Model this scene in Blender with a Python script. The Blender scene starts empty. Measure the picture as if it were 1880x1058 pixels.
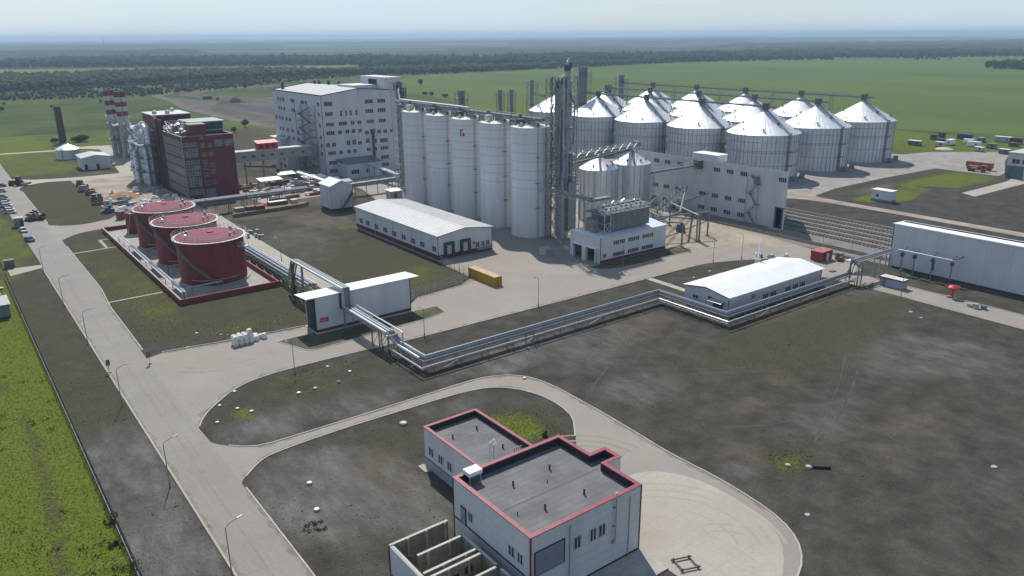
import bpy, bmesh, math, random
import numpy as np
from mathutils import Vector, Matrix
from mathutils.geometry import tessellate_polygon
R_ = math.radians
SC = bpy.context.scene
COL = SC.collection
rnd = random.Random(7)

# ------------------------------------------------------------------ camera
cam_data = bpy.data.cameras.new('camera'); cam = bpy.data.objects.new('camera', cam_data); COL.objects.link(cam)
CAM_H = 62.0
cam.matrix_world = Matrix(((0.79703, 0.19347, -0.57211, 0), (-0.60389, 0.24375, -0.75888, 0), (-0.00737, 0.95034, 0.31111, CAM_H), (0, 0, 0, 1)))
cam_data.sensor_width = 36.0; cam_data.lens = 1415 / 1880 * 36
cam_data.clip_start = 0.5; cam_data.clip_end = 80000
SC.camera = cam
# ------------------------------------------------------------------ light
SUN_AZ, SUN_EL = 67.0, 50.0
world = bpy.data.worlds.new('World'); SC.world = world; world.use_nodes = True
wn, wl = world.node_tree.nodes, world.node_tree.links
wn.clear()
wo = wn.new('ShaderNodeOutputWorld'); bg = wn.new('ShaderNodeBackground'); sky = wn.new('ShaderNodeTexSky')
sky.sky_type = 'NISHITA'; sky.sun_disc = False
sky.sun_elevation = R_(SUN_EL); sky.sun_rotation = R_(SUN_AZ - 90)
sky.air_density = 1.0; sky.dust_density = 0.3; sky.ozone_density = 2.5; sky.altitude = 100
bg.inputs[1].default_value = SKY_STRENGTH = 0.10
# thin broken cloud over the whole sky
tc = wn.new('ShaderNodeTexCoord'); mp = wn.new('ShaderNodeMapping'); nz = wn.new('ShaderNodeTexNoise'); cr = wn.new('ShaderNodeValToRGB'); mx = wn.new('ShaderNodeMixRGB')
mp.inputs['Scale'].default_value = (1.6, 1.6, 7)
nz.inputs['Scale'].default_value = 2.2; nz.inputs['Detail'].default_value = 6; nz.inputs['Roughness'].default_value = 0.6
cr.color_ramp.elements[0].position = 0.30; cr.color_ramp.elements[0].color = (.50, .50, .50, 1)
cr.color_ramp.elements[1].position = 0.74; cr.color_ramp.elements[1].color = (1, 1, 1, 1)
mx.inputs[2].default_value = (6.3, 7.5, 8.4, 1)
wl.new(tc.outputs['Generated'], mp.inputs['Vector']); wl.new(mp.outputs['Vector'], nz.inputs['Vector']); wl.new(nz.outputs['Fac'], cr.inputs['Fac'])
# the veil is thick towards the horizon and thins out overhead
sx = wn.new('ShaderNodeSeparateXYZ'); mr = wn.new('ShaderNodeMapRange'); mr.inputs[1].default_value = 0.0; mr.inputs[2].default_value = 0.45; mr.inputs[3].default_value = 1.0; mr.inputs[4].default_value = 0.22
ml = wn.new('ShaderNodeMath'); ml.operation = 'MULTIPLY'; wl.new(tc.outputs['Generated'], sx.inputs[0]); wl.new(sx.outputs['Z'], mr.inputs[0]); wl.new(cr.outputs['Color'], ml.inputs[0]); wl.new(mr.outputs[0], ml.inputs[1])
wl.new(ml.outputs[0], mx.inputs[0]); wl.new(sky.outputs[0], mx.inputs[1]); wl.new(mx.outputs[0], bg.inputs[0]); wl.new(bg.outputs[0], wo.inputs[0])
sun_d = bpy.data.lights.new('sun', 'SUN'); sun = bpy.data.objects.new('sun', sun_d); COL.objects.link(sun)
sun_d.energy = 4.1; sun_d.angle = R_(0.53); sun_d.color = (1.0, 0.95, 0.87)
S = Vector((math.cos(R_(SUN_EL)) * math.cos(R_(SUN_AZ)), math.cos(R_(SUN_EL)) * math.sin(R_(SUN_AZ)), math.sin(R_(SUN_EL))))
sun.rotation_euler = (-S).to_track_quat('-Z', 'Y').to_euler(); sun.location = (200, 300, 300)
SC.view_settings.view_transform = 'Standard'; SC.view_settings.look = 'None'; SC.view_settings.gamma = 1; SC.view_settings.use_curve_mapping = False
SC.view_settings.exposure = 0.16
SC.render.engine = 'CYCLES'; SC.cycles.use_denoising = True; SC.cycles.max_bounces = 6; SC.cycles.volume_bounces = 0
SC.cycles.use_adaptive_sampling = True; SC.cycles.adaptive_threshold = 0.02

# ------------------------------------------------------------------ materials
MATS = {}
def M(name, col, rough=0.65, metal=0.0, var=0.12, scale=0.6, stretch=(1, 1, 1), bump=0.0, bscale=8.0, spec=0.4, col2=None, lo=0.35, hi=0.65, fine=0.0):
    """principled surface whose colour wanders between two tones with a world-space noise"""
    if name in MATS: return MATS[name]
    m = bpy.data.materials.new(name); m.use_nodes = True; n, l = m.node_tree.nodes, m.node_tree.links
    b = n['Principled BSDF']; b.inputs['Roughness'].default_value = rough; b.inputs['Metallic'].default_value = metal
    b.inputs['Specular IOR Level'].default_value = spec
    g = n.new('ShaderNodeNewGeometry'); mp = n.new('ShaderNodeMapping'); mp.inputs['Scale'].default_value = stretch
    l.new(g.outputs['Position'], mp.inputs['Vector'])
    t = n.new('ShaderNodeTexNoise'); t.inputs['Scale'].default_value = scale; t.inputs['Detail'].default_value = 5; t.inputs['Roughness'].default_value = 0.62
    l.new(mp.outputs['Vector'], t.inputs['Vector'])
    r = n.new('ShaderNodeValToRGB'); l.new(t.outputs['Fac'], r.inputs['Fac'])
    c1 = tuple(c * (1 - var) for c in col); c2 = col2 or tuple(min(1, c * (1 + var)) for c in col)
    r.color_ramp.elements[0].position = lo; r.color_ramp.elements[0].color = (*c1, 1)
    r.color_ramp.elements[1].position = hi; r.color_ramp.elements[1].color = (*c2, 1)
    out = r.outputs['Color']
    if fine:
        t2 = n.new('ShaderNodeTexNoise'); t2.inputs['Scale'].default_value = bscale; t2.inputs['Detail'].default_value = 3
        l.new(g.outputs['Position'], t2.inputs['Vector'])
        r2 = n.new('ShaderNodeMapRange'); r2.inputs[1].default_value = 0.3; r2.inputs[2].default_value = 0.7; r2.inputs[3].default_value = 1 - fine; r2.inputs[4].default_value = 1 + fine
        l.new(t2.outputs['Fac'], r2.inputs[0])
        mul = n.new('ShaderNodeVectorMath'); mul.operation = 'SCALE'; l.new(out, mul.inputs[0]); l.new(r2.outputs[0], mul.inputs['Scale']); out = mul.outputs[0]
    l.new(out, b.inputs['Base Color'])
    if bump:
        bt = n.new('ShaderNodeTexNoise'); bt.inputs['Scale'].default_value = bscale; bt.inputs['Detail'].default_value = 4
        l.new(g.outputs['Position'], bt.inputs['Vector'])
        bu = n.new('ShaderNodeBump'); bu.inputs['Strength'].default_value = bump; bu.inputs['Distance'].default_value = 0.2
        l.new(bt.outputs['Fac'], bu.inputs['Height']); l.new(bu.outputs['Normal'], b.inputs['Normal'])
    MATS[name] = m; return m

WHITE = M('white_cladding', (0.57, 0.575, 0.585), 0.5, var=0.07, scale=0.35, stretch=(1, 1, 0.15))
WHITE2 = M('white_cladding_aged', (0.53, 0.54, 0.55), 0.5, var=0.08, scale=0.3, stretch=(1, 1, 0.12))
SILO_W = M('white_silo_paint', (0.66, 0.67, 0.675), 0.45, var=0.06, scale=0.5, stretch=(1, 1, 0.08))
ROOFW = M('white_roof_sheet', (0.80, 0.81, 0.80), 0.5, var=0.05, scale=0.25)
ROOFG = M('pale_grey_roof_sheet', (0.50, 0.51, 0.50), 0.5, var=0.08, scale=0.3)
ROOFB = M('bitumen_roof', (0.150, 0.150, 0.152), 0.85, var=0.24, scale=0.22, bump=0.15, bscale=6, fine=0.12)
COPING = M('crimson_coping', (0.25, 0.035, 0.06), 0.45, var=0.1, scale=0.8)
MAROON = M('maroon_plinth', (0.11, 0.02, 0.035), 0.6, var=0.15)
BRICKRED = M('dark_red_cladding', (0.125, 0.022, 0.023), 0.6, var=0.14, scale=0.3, stretch=(1, 1, 0.3))
TANKRED = M('dark_red_tank_paint', (0.170, 0.024, 0.021), 0.5, var=0.16, scale=0.35, stretch=(1, 1, 0.35))
TANKTOP = M('faded_red_tank_roof', (0.225, 0.056, 0.080), 0.75, spec=.2, var=0.10, scale=0.4)
BUNDRED = M('red_bund_paint', (0.20, 0.026, 0.02), 0.6, var=0.15, scale=0.5)
REDBRIGHT = M('bright_red_paint', (0.50, 0.03, 0.035), 0.5, var=0.12)
SIGNRED = M('pink_red_sign', (0.50, 0.05, 0.10), 0.5, var=0.05)
GALV = M('galvanised_steel', (0.60, 0.63, 0.66), 0.45, metal=0.7, var=0.10, scale=0.7, stretch=(1, 1, 0.2))
GALVR = M('galvanised_roof', (0.86, 0.87, 0.88), 0.5, metal=0.55, var=0.07, scale=0.5)
STEEL = M('grey_painted_steel', (0.20, 0.215, 0.23), 0.5, metal=0.3, var=0.18, scale=1.2)
STEELD = M('dark_steel', (0.095, 0.108, 0.12), 0.55, metal=0.3, var=0.25, scale=1.0)
STEELL = M('pale_steel', (0.42, 0.43, 0.44), 0.45, metal=0.4, var=0.15, scale=1.0)
PIPEG = M('grey_insulated_pipe', (0.23, 0.25, 0.28), 0.45, metal=0.35, var=0.12, scale=1.5)
PIPEW = M('bright_pipe_jacket', (0.70, 0.71, 0.71), 0.35, metal=0.35, var=0.1, scale=1.5)
GLASS = M('dark_window_glass', (0.035, 0.042, 0.05), 0.12, var=0.4, scale=0.4, spec=0.6)
FRAME = M('white_window_frame', (0.52, 0.53, 0.54), 0.5, var=0.08)
FRAMED = M('dark_trim', (0.05, 0.045, 0.05), 0.5, var=0.15)
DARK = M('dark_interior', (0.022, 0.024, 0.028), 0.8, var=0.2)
CONC = M('raw_concrete', (0.36, 0.345, 0.31), 0.85, var=0.14, scale=0.7, bump=0.2, fine=0.1)
CONCD = M('stained_concrete', (0.235, 0.22, 0.18), 0.9, var=0.22, scale=0.8, bump=0.2, fine=0.1)
KERB = M('kerb_concrete', (0.40, 0.375, 0.33), 0.85, var=0.15, scale=0.5, fine=0.15)
def ROADM(name, c, dust, dlo=.50, dhi=.68):
    """worn concrete: broad tone drift, dusty brown films, dark oil and tyre smears"""
    m = M(name, c, .85, var=.07, scale=.07, bump=.06, bscale=2.0, fine=.05); n, l = m.node_tree.nodes, m.node_tree.links; b = n['Principled BSDF']
    src = b.inputs['Base Color'].links[0].from_socket; g = n.new('ShaderNodeNewGeometry')
    def lay(src, sc, stretch, lo, hi, col, amt):
        mp = n.new('ShaderNodeMapping'); mp.inputs['Scale'].default_value = stretch; t = n.new('ShaderNodeTexNoise'); t.inputs['Scale'].default_value = sc; t.inputs['Detail'].default_value = 7; t.inputs['Roughness'].default_value = .68
        l.new(g.outputs['Position'], mp.inputs['Vector']); l.new(mp.outputs[0], t.inputs['Vector']); r = n.new('ShaderNodeMapRange'); r.inputs[1].default_value = lo; r.inputs[2].default_value = hi; r.inputs[4].default_value = amt; r.interpolation_type = 'SMOOTHSTEP'; l.new(t.outputs['Fac'], r.inputs[0])
        x = n.new('ShaderNodeMixRGB'); l.new(r.outputs[0], x.inputs[0]); l.new(src, x.inputs[1]); x.inputs[2].default_value = (*col, 1); return x.outputs[0]
    o = lay(src, .055, (1, 1, 1), dlo, dhi, dust, .75); o = lay(o, .5, (1, .25, 1), .55, .75, tuple(k * .72 for k in c), .45); o = lay(o, 1.3, (1, 1, 1), .62, .74, tuple(k * .6 for k in c), .4); o = lay(o, .16, (.5, 1, 1), .56, .72, tuple(min(1, k * 1.22) for k in c), .5)
    l.new(o, b.inputs['Base Color']); return m
ROAD = ROADM('road_concrete', (0.245, 0.226, 0.203), (.255, .222, .185))
ROAD2 = ROADM('worn_road_concrete', (0.268, 0.243, 0.213), (.278, .236, .192), .46, .64)
YARD = ROADM('pale_yard_concrete', (0.37, 0.342, 0.292), (.32, .28, .225), .46, .66)
SANDY = M('sandy_yard', (0.31, 0.26, 0.20), 0.9, var=0.24, scale=0.10, bump=0.3, bscale=2.5, fine=0.2)
GRAVEL = M('dusty_gravel', (0.27, 0.25, 0.225), 0.9, var=0.18, scale=0.15, bump=0.3, bscale=3, fine=0.18)
VERGE = M('thin_verge_grass', (0.065, 0.068, 0.032), 0.95, var=0.35, scale=0.35, bump=0.4, bscale=4, col2=(0.10, 0.095, 0.055), fine=0.25)
BALLAST = M('rail_ballast', (0.185, 0.17, 0.152), 0.95, var=0.16, scale=0.3, bump=0.4, bscale=5, fine=0.25)
EARTHD = M('black_earth', (0.024, 0.019, 0.016), 0.95, var=0.35, col2=(.052, .043, .036), scale=0.16, bump=0.5, bscale=1.2, fine=0.3)
EARTHB = M('brown_earth', (0.19, 0.135, 0.085), 0.95, var=0.3, scale=0.2, bump=0.5, bscale=1.5, fine=0.25)
YELLOW = M('yellow_container_paint', (0.42, 0.235, 0.015), 0.55, var=0.16, scale=0.6)
RUST = M('rusty_steel', (0.20, 0.075, 0.035), 0.7, var=0.3, scale=1.0)
BROWNST = M('brown_stack_paint', (0.085, 0.036, 0.031), 0.6, var=0.15)
BAGW = M('white_big_bags', (0.66, 0.65, 0.63), 0.8, var=0.12, scale=1.5)
TYRE = M('black_rubber', (0.02, 0.02, 0.02), 0.8, var=0.2)
RAILM = M('rail_steel', (0.42, 0.40, 0.38), 0.4, metal=0.6, var=0.2)
SLEEPER = M('tarred_sleeper', (0.075, 0.062, 0.052), 0.9, var=0.15)
GREENBOX = M('blue_green_metal', (0.10, 0.16, 0.165), 0.5, metal=0.2, var=0.2, scale=0.8)
BLUEC = M('blue_container_paint', (0.045, 0.075, 0.16), 0.5, var=0.2)
CREAM = M('cream_paint', (0.50, 0.45, 0.30), 0.6, var=0.12)
TIMBER = M('raw_timber', (0.36, 0.25, 0.14), 0.8, var=0.25, scale=2.0)
def LEAFY(name, c1, c2, scale=.3, bscale=1.5, tr=.5):
    """leaf or blade: diffuse with light passing through"""
    m = M(name, c1, .9, var=.0, scale=scale, col2=c2, fine=.3, bscale=bscale); n, l = m.node_tree.nodes, m.node_tree.links; b = n['Principled BSDF']; b.inputs['Specular IOR Level'].default_value = .15
    t = n.new('ShaderNodeBsdfTranslucent'); x = n.new('ShaderNodeMixShader'); x.inputs[0].default_value = tr; l.new(b.inputs['Base Color'].links[0].from_socket, t.inputs['Color'])
    l.new(b.outputs[0], x.inputs[1]); l.new(t.outputs[0], x.inputs[2]); l.new(x.outputs[0], n['Material Output'].inputs['Surface']); return m
LEAF = LEAFY('tree_leaves', (0.032, 0.052, 0.018), (0.070, 0.100, 0.034), .08)
LEAF2 = LEAFY('pale_bush_leaves', (0.055, 0.085, 0.022), (0.105, 0.145, 0.045), .12)
BARK = M('bark', (0.09, 0.07, 0.05), 0.9, var=0.25)

# ------------------------------------------------------------------ building blocks
ORG = {}
class MB:
    def __init__(s): s.v = []; s.f = []
    def add(s, vs, fs):
        o = len(s.v); s.v += [tuple(p) for p in vs]; s.f += [tuple(i + o for i in f) for f in fs]; return s
    def box(s, x0, y0, z0, x1, y1, z1):
        return s.add([(x0, y0, z0), (x1, y0, z0), (x1, y1, z0), (x0, y1, z0), (x0, y0, z1), (x1, y0, z1), (x1, y1, z1), (x0, y1, z1)],
                     [(0, 3, 2, 1), (4, 5, 6, 7), (0, 1, 5, 4), (1, 2, 6, 5), (2, 3, 7, 6), (3, 0, 4, 7)])
    def bar(s, p, q, w=0.1, h=None):
        p, q = Vector(p), Vector(q); d = q - p
        if d.length < 1e-6: return s
        d.normalize(); u = Vector((0, 0, 1)) if abs(d.z) < 0.95 else Vector((1, 0, 0))
        a = d.cross(u).normalized() * (w / 2); b = a.cross(d).normalized() * ((h or w) / 2)
        vs = [c + i * a + j * b for c in (p, q) for i, j in ((-1, -1), (1, -1), (1, 1), (-1, 1))]
        return s.add(vs, [(0, 3, 2, 1), (4, 5, 6, 7), (0, 1, 5, 4), (1, 2, 6, 5), (2, 3, 7, 6), (3, 0, 4, 7)])
    def tube(s, pts, r, n=8, cap=True):
        pts = [Vector(p) for p in pts]; rings = []
        for i, p in enumerate(pts):
            d = ((pts[i] - pts[i - 1]).normalized() if i else Vector()) + ((pts[i + 1] - pts[i]).normalized() if i < len(pts) - 1 else Vector())
            d.normalize(); u = Vector((0, 0, 1)) if abs(d.z) < 0.9 else Vector((1, 0, 0))
            a = d.cross(u).normalized(); b = a.cross(d).normalized()
            k = r
            if 0 < i < len(pts) - 1:
                c = (pts[i] - pts[i - 1]).normalized().dot((pts[i + 1] - pts[i]).normalized()); k = r / max(0.6, math.sqrt(max(0.0, (1 + c) / 2)))
            rings.append([p + k * (math.cos(2 * math.pi * j / n) * a + math.sin(2 * math.pi * j / n) * b) for j in range(n)])
        vs = [q for rg in rings for q in rg]; fs = []
        for i in range(len(pts) - 1):
            for j in range(n): fs.append((i * n + j, i * n + (j + 1) % n, (i + 1) * n + (j + 1) % n, (i + 1) * n + j))
        if cap: fs += [tuple(range(n - 1, -1, -1)), tuple((len(pts) - 1) * n + j for j in range(n))]
        return s.add(vs, fs)
    def lathe(s, cx, cy, prof, n=32, cap_top=True, cap_bot=False, a0=0.0, a1=2 * math.pi):
        full = abs(a1 - a0 - 2 * math.pi) < 1e-6; m = n if full else n + 1
        vs = [(cx + r * math.cos(a0 + (a1 - a0) * j / n), cy + r * math.sin(a0 + (a1 - a0) * j / n), z) for r, z in prof for j in range(m)]
        fs = []
        for i in range(len(prof) - 1):
            for j in range(n): fs.append((i * m + j, i * m + (j + 1) % m, (i + 1) * m + (j + 1) % m, (i + 1) * m + j))
        if full and cap_top: fs.append(tuple((len(prof) - 1) * m + j for j in range(m)))
        if full and cap_bot: fs.append(tuple(range(m - 1, -1, -1)))
        return s.add(vs, fs)
    def prism(s, poly, z0, z1, top=True, bot=False, sides=True):
        n = len(poly); area = sum(poly[i][0] * poly[(i + 1) % n][1] - poly[(i + 1) % n][0] * poly[i][1] for i in range(n))
        if area < 0: poly = poly[::-1]
        vs = [(x, y, z0) for x, y in poly] + [(x, y, z1) for x, y in poly]; fs = []
        if sides: fs += [(i, (i + 1) % n, n + (i + 1) % n, n + i) for i in range(n)]
        if top or bot:
            for t in tessellate_polygon([[Vector((x, y, 0)) for x, y in poly]]):
                a, b, c = t
                ar = (poly[b][0] - poly[a][0]) * (poly[c][1] - poly[a][1]) - (poly[c][0] - poly[a][0]) * (poly[b][1] - poly[a][1])
                if ar < 0: b, c = c, b
                if top: fs.append((n + a, n + b, n + c))
                if bot: fs.append((a, c, b))
        return s.add(vs, fs)
    def quad(s, a, b, c, d): return s.add([a, b, c, d], [(0, 1, 2, 3)])
    def mesh(s, name, m, smooth=False, off=(0, 0, 0)):
        me = bpy.data.meshes.new(name)
        me.from_pydata([(x - off[0], y - off[1], z - off[2]) for x, y, z in s.v], [], s.f)
        if m: me.materials.append(m)
        if smooth:
            me.shade_smooth(); me.set_sharp_from_angle(angle=R_(35))
        me.update(); return me
    def build(s, name, m, parent=None, smooth=False):
        off = ORG.get(parent.name, (0, 0, 0)) if parent else (0, 0, 0)
        o = bpy.data.objects.new(name, s.mesh(name, m, smooth, off)); COL.objects.link(o)
        if parent: o.parent = parent
        ORG[o.name] = off; return o
def tag(o, label=None, cat=None, group=None, kind=None):
    if label: o['label'] = label
    if cat: o['category'] = cat
    if group: o['group'] = group
    if kind: o['kind'] = kind
    return o
def thing(name, label, cat, loc=(0, 0, 0), group=None):
    o = bpy.data.objects.new(name, None); COL.objects.link(o); o.location = loc; o.empty_display_size = 0.5
    ORG[o.name] = tuple(loc); return tag(o, label, cat, group)
def single(name, mb, m, label, cat, group=None, smooth=False):
    """a thing that is one mesh, its origin at the middle of its base"""
    xs = [p[0] for p in mb.v]; ys = [p[1] for p in mb.v]; off = ((min(xs) + max(xs)) / 2, (min(ys) + max(ys)) / 2, min(p[2] for p in mb.v))
    o = bpy.data.objects.new(name, mb.mesh(name, m, smooth, off)); COL.objects.link(o); o.location = off; ORG[o.name] = off
    return tag(o, label, cat, group)
def struct(name, mb, m, smooth=False): return tag(mb.build(name, m, None, smooth), kind='structure')
def copy_tree(o, parent=None):
    c = o.copy(); COL.objects.link(c)
    if parent: c.parent = parent
    for ch in list(o.children): copy_tree(ch, c)
    return c
def dup(o, loc, rz=None, label=None):
    c = copy_tree(o); c.location = loc
    if rz is not None: c.rotation_euler = (0, 0, rz)
    if label: c['label'] = label
    return c
def stuff_part(o): o['kind'] = 'stuff'; return o
_WIN = {}
def win(parent, axis, plane, a0, a1, z0, z1, n=2, rows=1, frame=None, glass=None, name='window', t=0.09):
    """window on a wall facing -Y (axis y) or -X (axis x): frame with mullions, pane as a sub-part behind them"""
    w, h = round(abs(a1 - a0), 2), round(z1 - z0, 2); frame = frame or FRAME; glass = glass or GLASS
    key = (axis, w, h, n, rows, frame.name, glass.name, t)
    if key not in _WIN:
        f, g = MB(), MB(); e = 0.07
        def bx(mb, u0, v0, u1, v1, d0, d1):
            if axis == 'y': mb.box(u0, -d1, v0, u1, -d0, v1)
            else: mb.box(-d1, u0, v0, -d0, u1, v1)
        bx(f, -w / 2, -h / 2, w / 2, -h / 2 + e, 0, t); bx(f, -w / 2, h / 2 - e, w / 2, h / 2, 0, t)
        bx(f, -w / 2, -h / 2 + e, -w / 2 + e, h / 2 - e, 0, t); bx(f, w / 2 - e, -h / 2 + e, w / 2, h / 2 - e, 0, t)
        for i in range(1, n):
            u = -w / 2 + w * i / n; bx(f, u - 0.06, -h / 2 + e, u + 0.06, h / 2 - e, 0, t)
        for i in range(1, rows):
            v = -h / 2 + h * i / rows; bx(f, -w / 2 + e, v - 0.04, w / 2 - e, v + 0.04, 0, t * 0.8)
        bx(g, -w / 2 + e, -h / 2 + e, w / 2 - e, h / 2 - e, 0.0, t * 0.4)
        _WIN[key] = (f.mesh('window_frame', frame), g.mesh('window_pane', glass))
    fm, gm = _WIN[key]; off = ORG[parent.name]
    c = ((a0 + a1) / 2, plane, (z0 + z1) / 2) if axis == 'y' else (plane, (a0 + a1) / 2, (z0 + z1) / 2)
    o = bpy.data.objects.new(name, fm); COL.objects.link(o); o.parent = parent; o.location = (c[0] - off[0], c[1] - off[1], c[2] - off[2])
    p = bpy.data.objects.new('pane', gm); COL.objects.link(p); p.parent = o
    return o
def shared(name, me, parent, loc):
    """one of many alike pieces sharing a mesh; loc is in world metres"""
    off = ORG[parent.name]; o = bpy.data.objects.new(name, me); COL.objects.link(o); o.parent = parent
    o.location = (loc[0] - off[0], loc[1] - off[1], loc[2] - off[2]); return o
def lattice(mb, x0, y0, x1, y1, z0, z1, step, r=0.12, diag=True):
    n = max(1, round((z1 - z0) / step)); cs = [(x0, y0), (x1, y0), (x1, y1), (x0, y1)]
    for k in range(n + 1):
        z = z0 + (z1 - z0) * k / n
        for i in range(4):
            (a, b), (c, d) = cs[i], cs[(i + 1) % 4]; mb.bar((a, b, z), (c, d, z), r)
            if diag and k < n:
                z2 = z0 + (z1 - z0) * (k + 1) / n
                mb.bar((a, b, z), (c, d, z2), r * 0.7); mb.bar((c, d, z), (a, b, z2), r * 0.7)
    return mb
def girder(mb, p, q, w, h, step, r=0.1):
    """a latticed bridge between two points (floor line), four chords, rails and diagonals"""
    p, q = Vector(p), Vector(q); d = q - p; L = d.length; n = max(1, round(L / step)); s = Vector((-d.y, d.x, 0)).normalized() * (w / 2); u = Vector((0, 0, h))
    for i in (-1, 1):
        mb.bar(p + i * s, q + i * s, r); mb.bar(p + i * s + u, q + i * s + u, r)
        for k in range(n + 1):
            a = p + d * (k / n) + i * s; mb.bar(a, a + u, r * 0.7)
            if k < n:
                b = p + d * ((k + 1) / n) + i * s
                mb.bar(a if k % 2 else a + u, b + u if k % 2 else b, r * 0.7)
    for k in range(n + 1):
        a = p + d * (k / n); mb.bar(a - s, a + s, r * 0.7)
    return mb
# ------------------------------------------------------------------ the ground
def vnoise(X, Y, scale, seed, octaves=4):
    out = np.zeros_like(X); amp, tot = 1.0, 0.0
    for o in range(octaves):
        rs = np.random.RandomState(seed + o); L = rs.rand(257, 257); u = X / scale + 37.3 * o; v = Y / scale + 11.7 * o
        iu = np.floor(u).astype(int); iv = np.floor(v).astype(int); fu = u - iu; fv = v - iv
        fu = fu * fu * (3 - 2 * fu); fv = fv * fv * (3 - 2 * fv); iu %= 256; iv %= 256
        out += amp * (L[iu, iv] * (1 - fu) * (1 - fv) + L[iu + 1, iv] * fu * (1 - fv) + L[iu, iv + 1] * (1 - fu) * fv + L[iu + 1, iv + 1] * fu * fv)
        tot += amp; amp *= 0.55; scale /= 2.1
    return out / tot
def sstep(a, b, x): t = np.clip((x - a) / (b - a), 0, 1); return t * t * (3 - 2 * t)
GX0, GX1, GY0, GY1, GS = -70, 520, 20, 620, 1.25
gx = np.arange(GX0, GX1 + .1, GS); gy = np.arange(GY0, GY1 + .1, GS)
GXX, GYY = np.meshgrid(gx, gy, indexing='ij')
def cover(X, Y):
    """how much of the ground is lush, thin grass, pale ash, brown clay - what grows and lies where"""
    lush = np.zeros_like(X); thin = np.full_like(X, 0.20); ash = np.full_like(X, 0.06) + 0; clay = np.zeros_like(X)
    def blob(A, x, y, rx, ry, v, soft=0.5):
        d = np.hypot((X - x) / rx, (Y - y) / ry) + (n1 - 0.5) * 0.9
        w = 1 - sstep(1 - soft, 1 + soft, d); A[:] = A * (1 - w) + v * w
    n1 = vnoise(X, Y, 14, 3); n2 = vnoise(X, Y, 45, 9); n3 = vnoise(X, Y, 5, 21)
    # rough steppe everywhere outside the works
    nb = vnoise(X, Y, 30, 77, 5); ash += .72 * (nb - .42); clay += .6 * np.clip(vnoise(X, Y, 24, 78, 5) - .50, 0, 1); thin += .7 * (vnoise(X, Y, 38, 79, 5) - .5)
    outside = np.maximum(sstep(0, 8, 11 - X), sstep(470, 520, Y)); outside = np.maximum(outside, sstep(430, 450, X))
    outside = np.maximum(outside, sstep(0, 10, Y - 428) * sstep(0, 6, 60 - X) + sstep(0, 10, Y - 535))
    thin += outside * 0.6; lush += outside * (0.35 + 0.5 * n2)
    # the meadow west of the fence
    meadow = 1 - sstep(10.2, 11.0, X + (n3 - .5)); meadow *= 1 - sstep(236, 250, Y)
    lush = np.maximum(lush, meadow * (0.86 + 0.4 * (n1 - 0.4))); thin = np.maximum(thin, meadow)
    tr = np.abs(X - (3.6 + 1.2 * np.sin(Y / 17)) + (n1 - .5) * 3.0); track = (1 - sstep(0.5, 2.4, tr)) * (1 - sstep(165, 185, Y)) * sstep(0.40, 0.6, n3 + 0.15)
    lush *= 1 - 0.5 * track; ash = np.maximum(ash, track * 0.6); 
    # verge west of the main road: ash grey near, green-brown further up
    verge = sstep(10.5, 11.2, X) * (1 - sstep(19.5, 20.5, X)); near = 1 - sstep(124, 140, Y + (n1 - .5) * 16)
    ash = ash * (1 - verge) + verge * (near * (0.68 + 0.7 * (n1 - .45)) + (1 - near) * 0.12)
    thin = thin * (1 - verge) + verge * ((1 - near) * (0.55 + 0.6 * (n1 - .5)) + near * 0.10)
    # plot south of the crossroad and the one round the front building
    blob(thin, 46, 128, 20, 7, 0.45); blob(ash, 38, 118, 9, 7, 0.62); blob(ash, 50, 116, 8, 5, 0.5); blob(lush, 35, 124, 2.2, 3.4, 0.55, .9); blob(lush, 48, 126, 8, 1.2, 0.42, .9); blob(lush, 52, 133, 8, 1.8, .4, .9)
    blob(ash, 37, 94, 9, 12, 1.0); blob(ash, 44, 84, 6, 8, 1.0); blob(ash, 33, 100, 4, 6, .55); blob(clay, 46, 94, 4, 9, .5); blob(thin, 55, 100, 9, 6, .5); blob(ash, 62, 104, 8, 3, .35)
    blob(lush, 68, 91, 6, 7, 0.62, .5); blob(thin, 68, 91, 9, 9, .8)
    # the wide black-earth field in front
    blob(ash, 92, 116, 16, 5, 0.72); blob(ash, 84, 112, 7, 3, .85); blob(ash, 103, 108, 14, 9, .50); blob(clay, 120, 112, 10, 4.5, .6); blob(clay, 112, 106, 9, 4, .45)
    blob(thin, 140, 86, 30, 13, .55); blob(ash, 152, 66, 13, 10, .58); blob(ash, 160, 60, 10, 10, .5); blob(thin, 160, 86, 26, 5, .75)
    blob(ash, 96, 88, 10, 6, .5); blob(clay, 106, 73, 4, 3, .7, .7); blob(clay, 92, 62, 5, 3.5, .65, .7); blob(ash, 112, 62, 12, 6, .42); blob(clay, 118, 50, 15, 7, .42); blob(clay, 120, 76, 4, 2, .55, .8); blob(thin, 96, 58, 5, 5, .7)
    blob(lush, 95, 57, 4, 2.5, .55, .8); blob(ash, 88, 60, 5, 3, .55); blob(clay, 178, 92, 8, 4, .5); blob(clay, 152, 96.5, 14, 2.4, .85, .6); blob(ash, 86, 82, 5, 8, .25)
    # grass round the tanks, lawn strips by the road
    blob(thin, 36, 215, 9, 55, .85, .3); blob(lush, 36, 225, 8, 55, .34, .5); blob(thin, 52, 175, 24, 14, .80); blob(lush, 38, 200, 5, 22, .45, .7); blob(lush, 50, 168, 16, 5, .35, .8)
    blob(thin, 58, 180, 15, 9, .55); blob(lush, 71, 188, 4, 10, .7)
    # block between the tanks and the warehouse
    blob(thin, 95, 230, 18, 55, .35); blob(ash, 91, 236, 11, 18, .55); blob(ash, 88, 215, 7, 14, .42); blob(thin, 100, 190, 14, 26, .85, .4); blob(lush, 100, 175, 12, 14, .38, .7)
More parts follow.
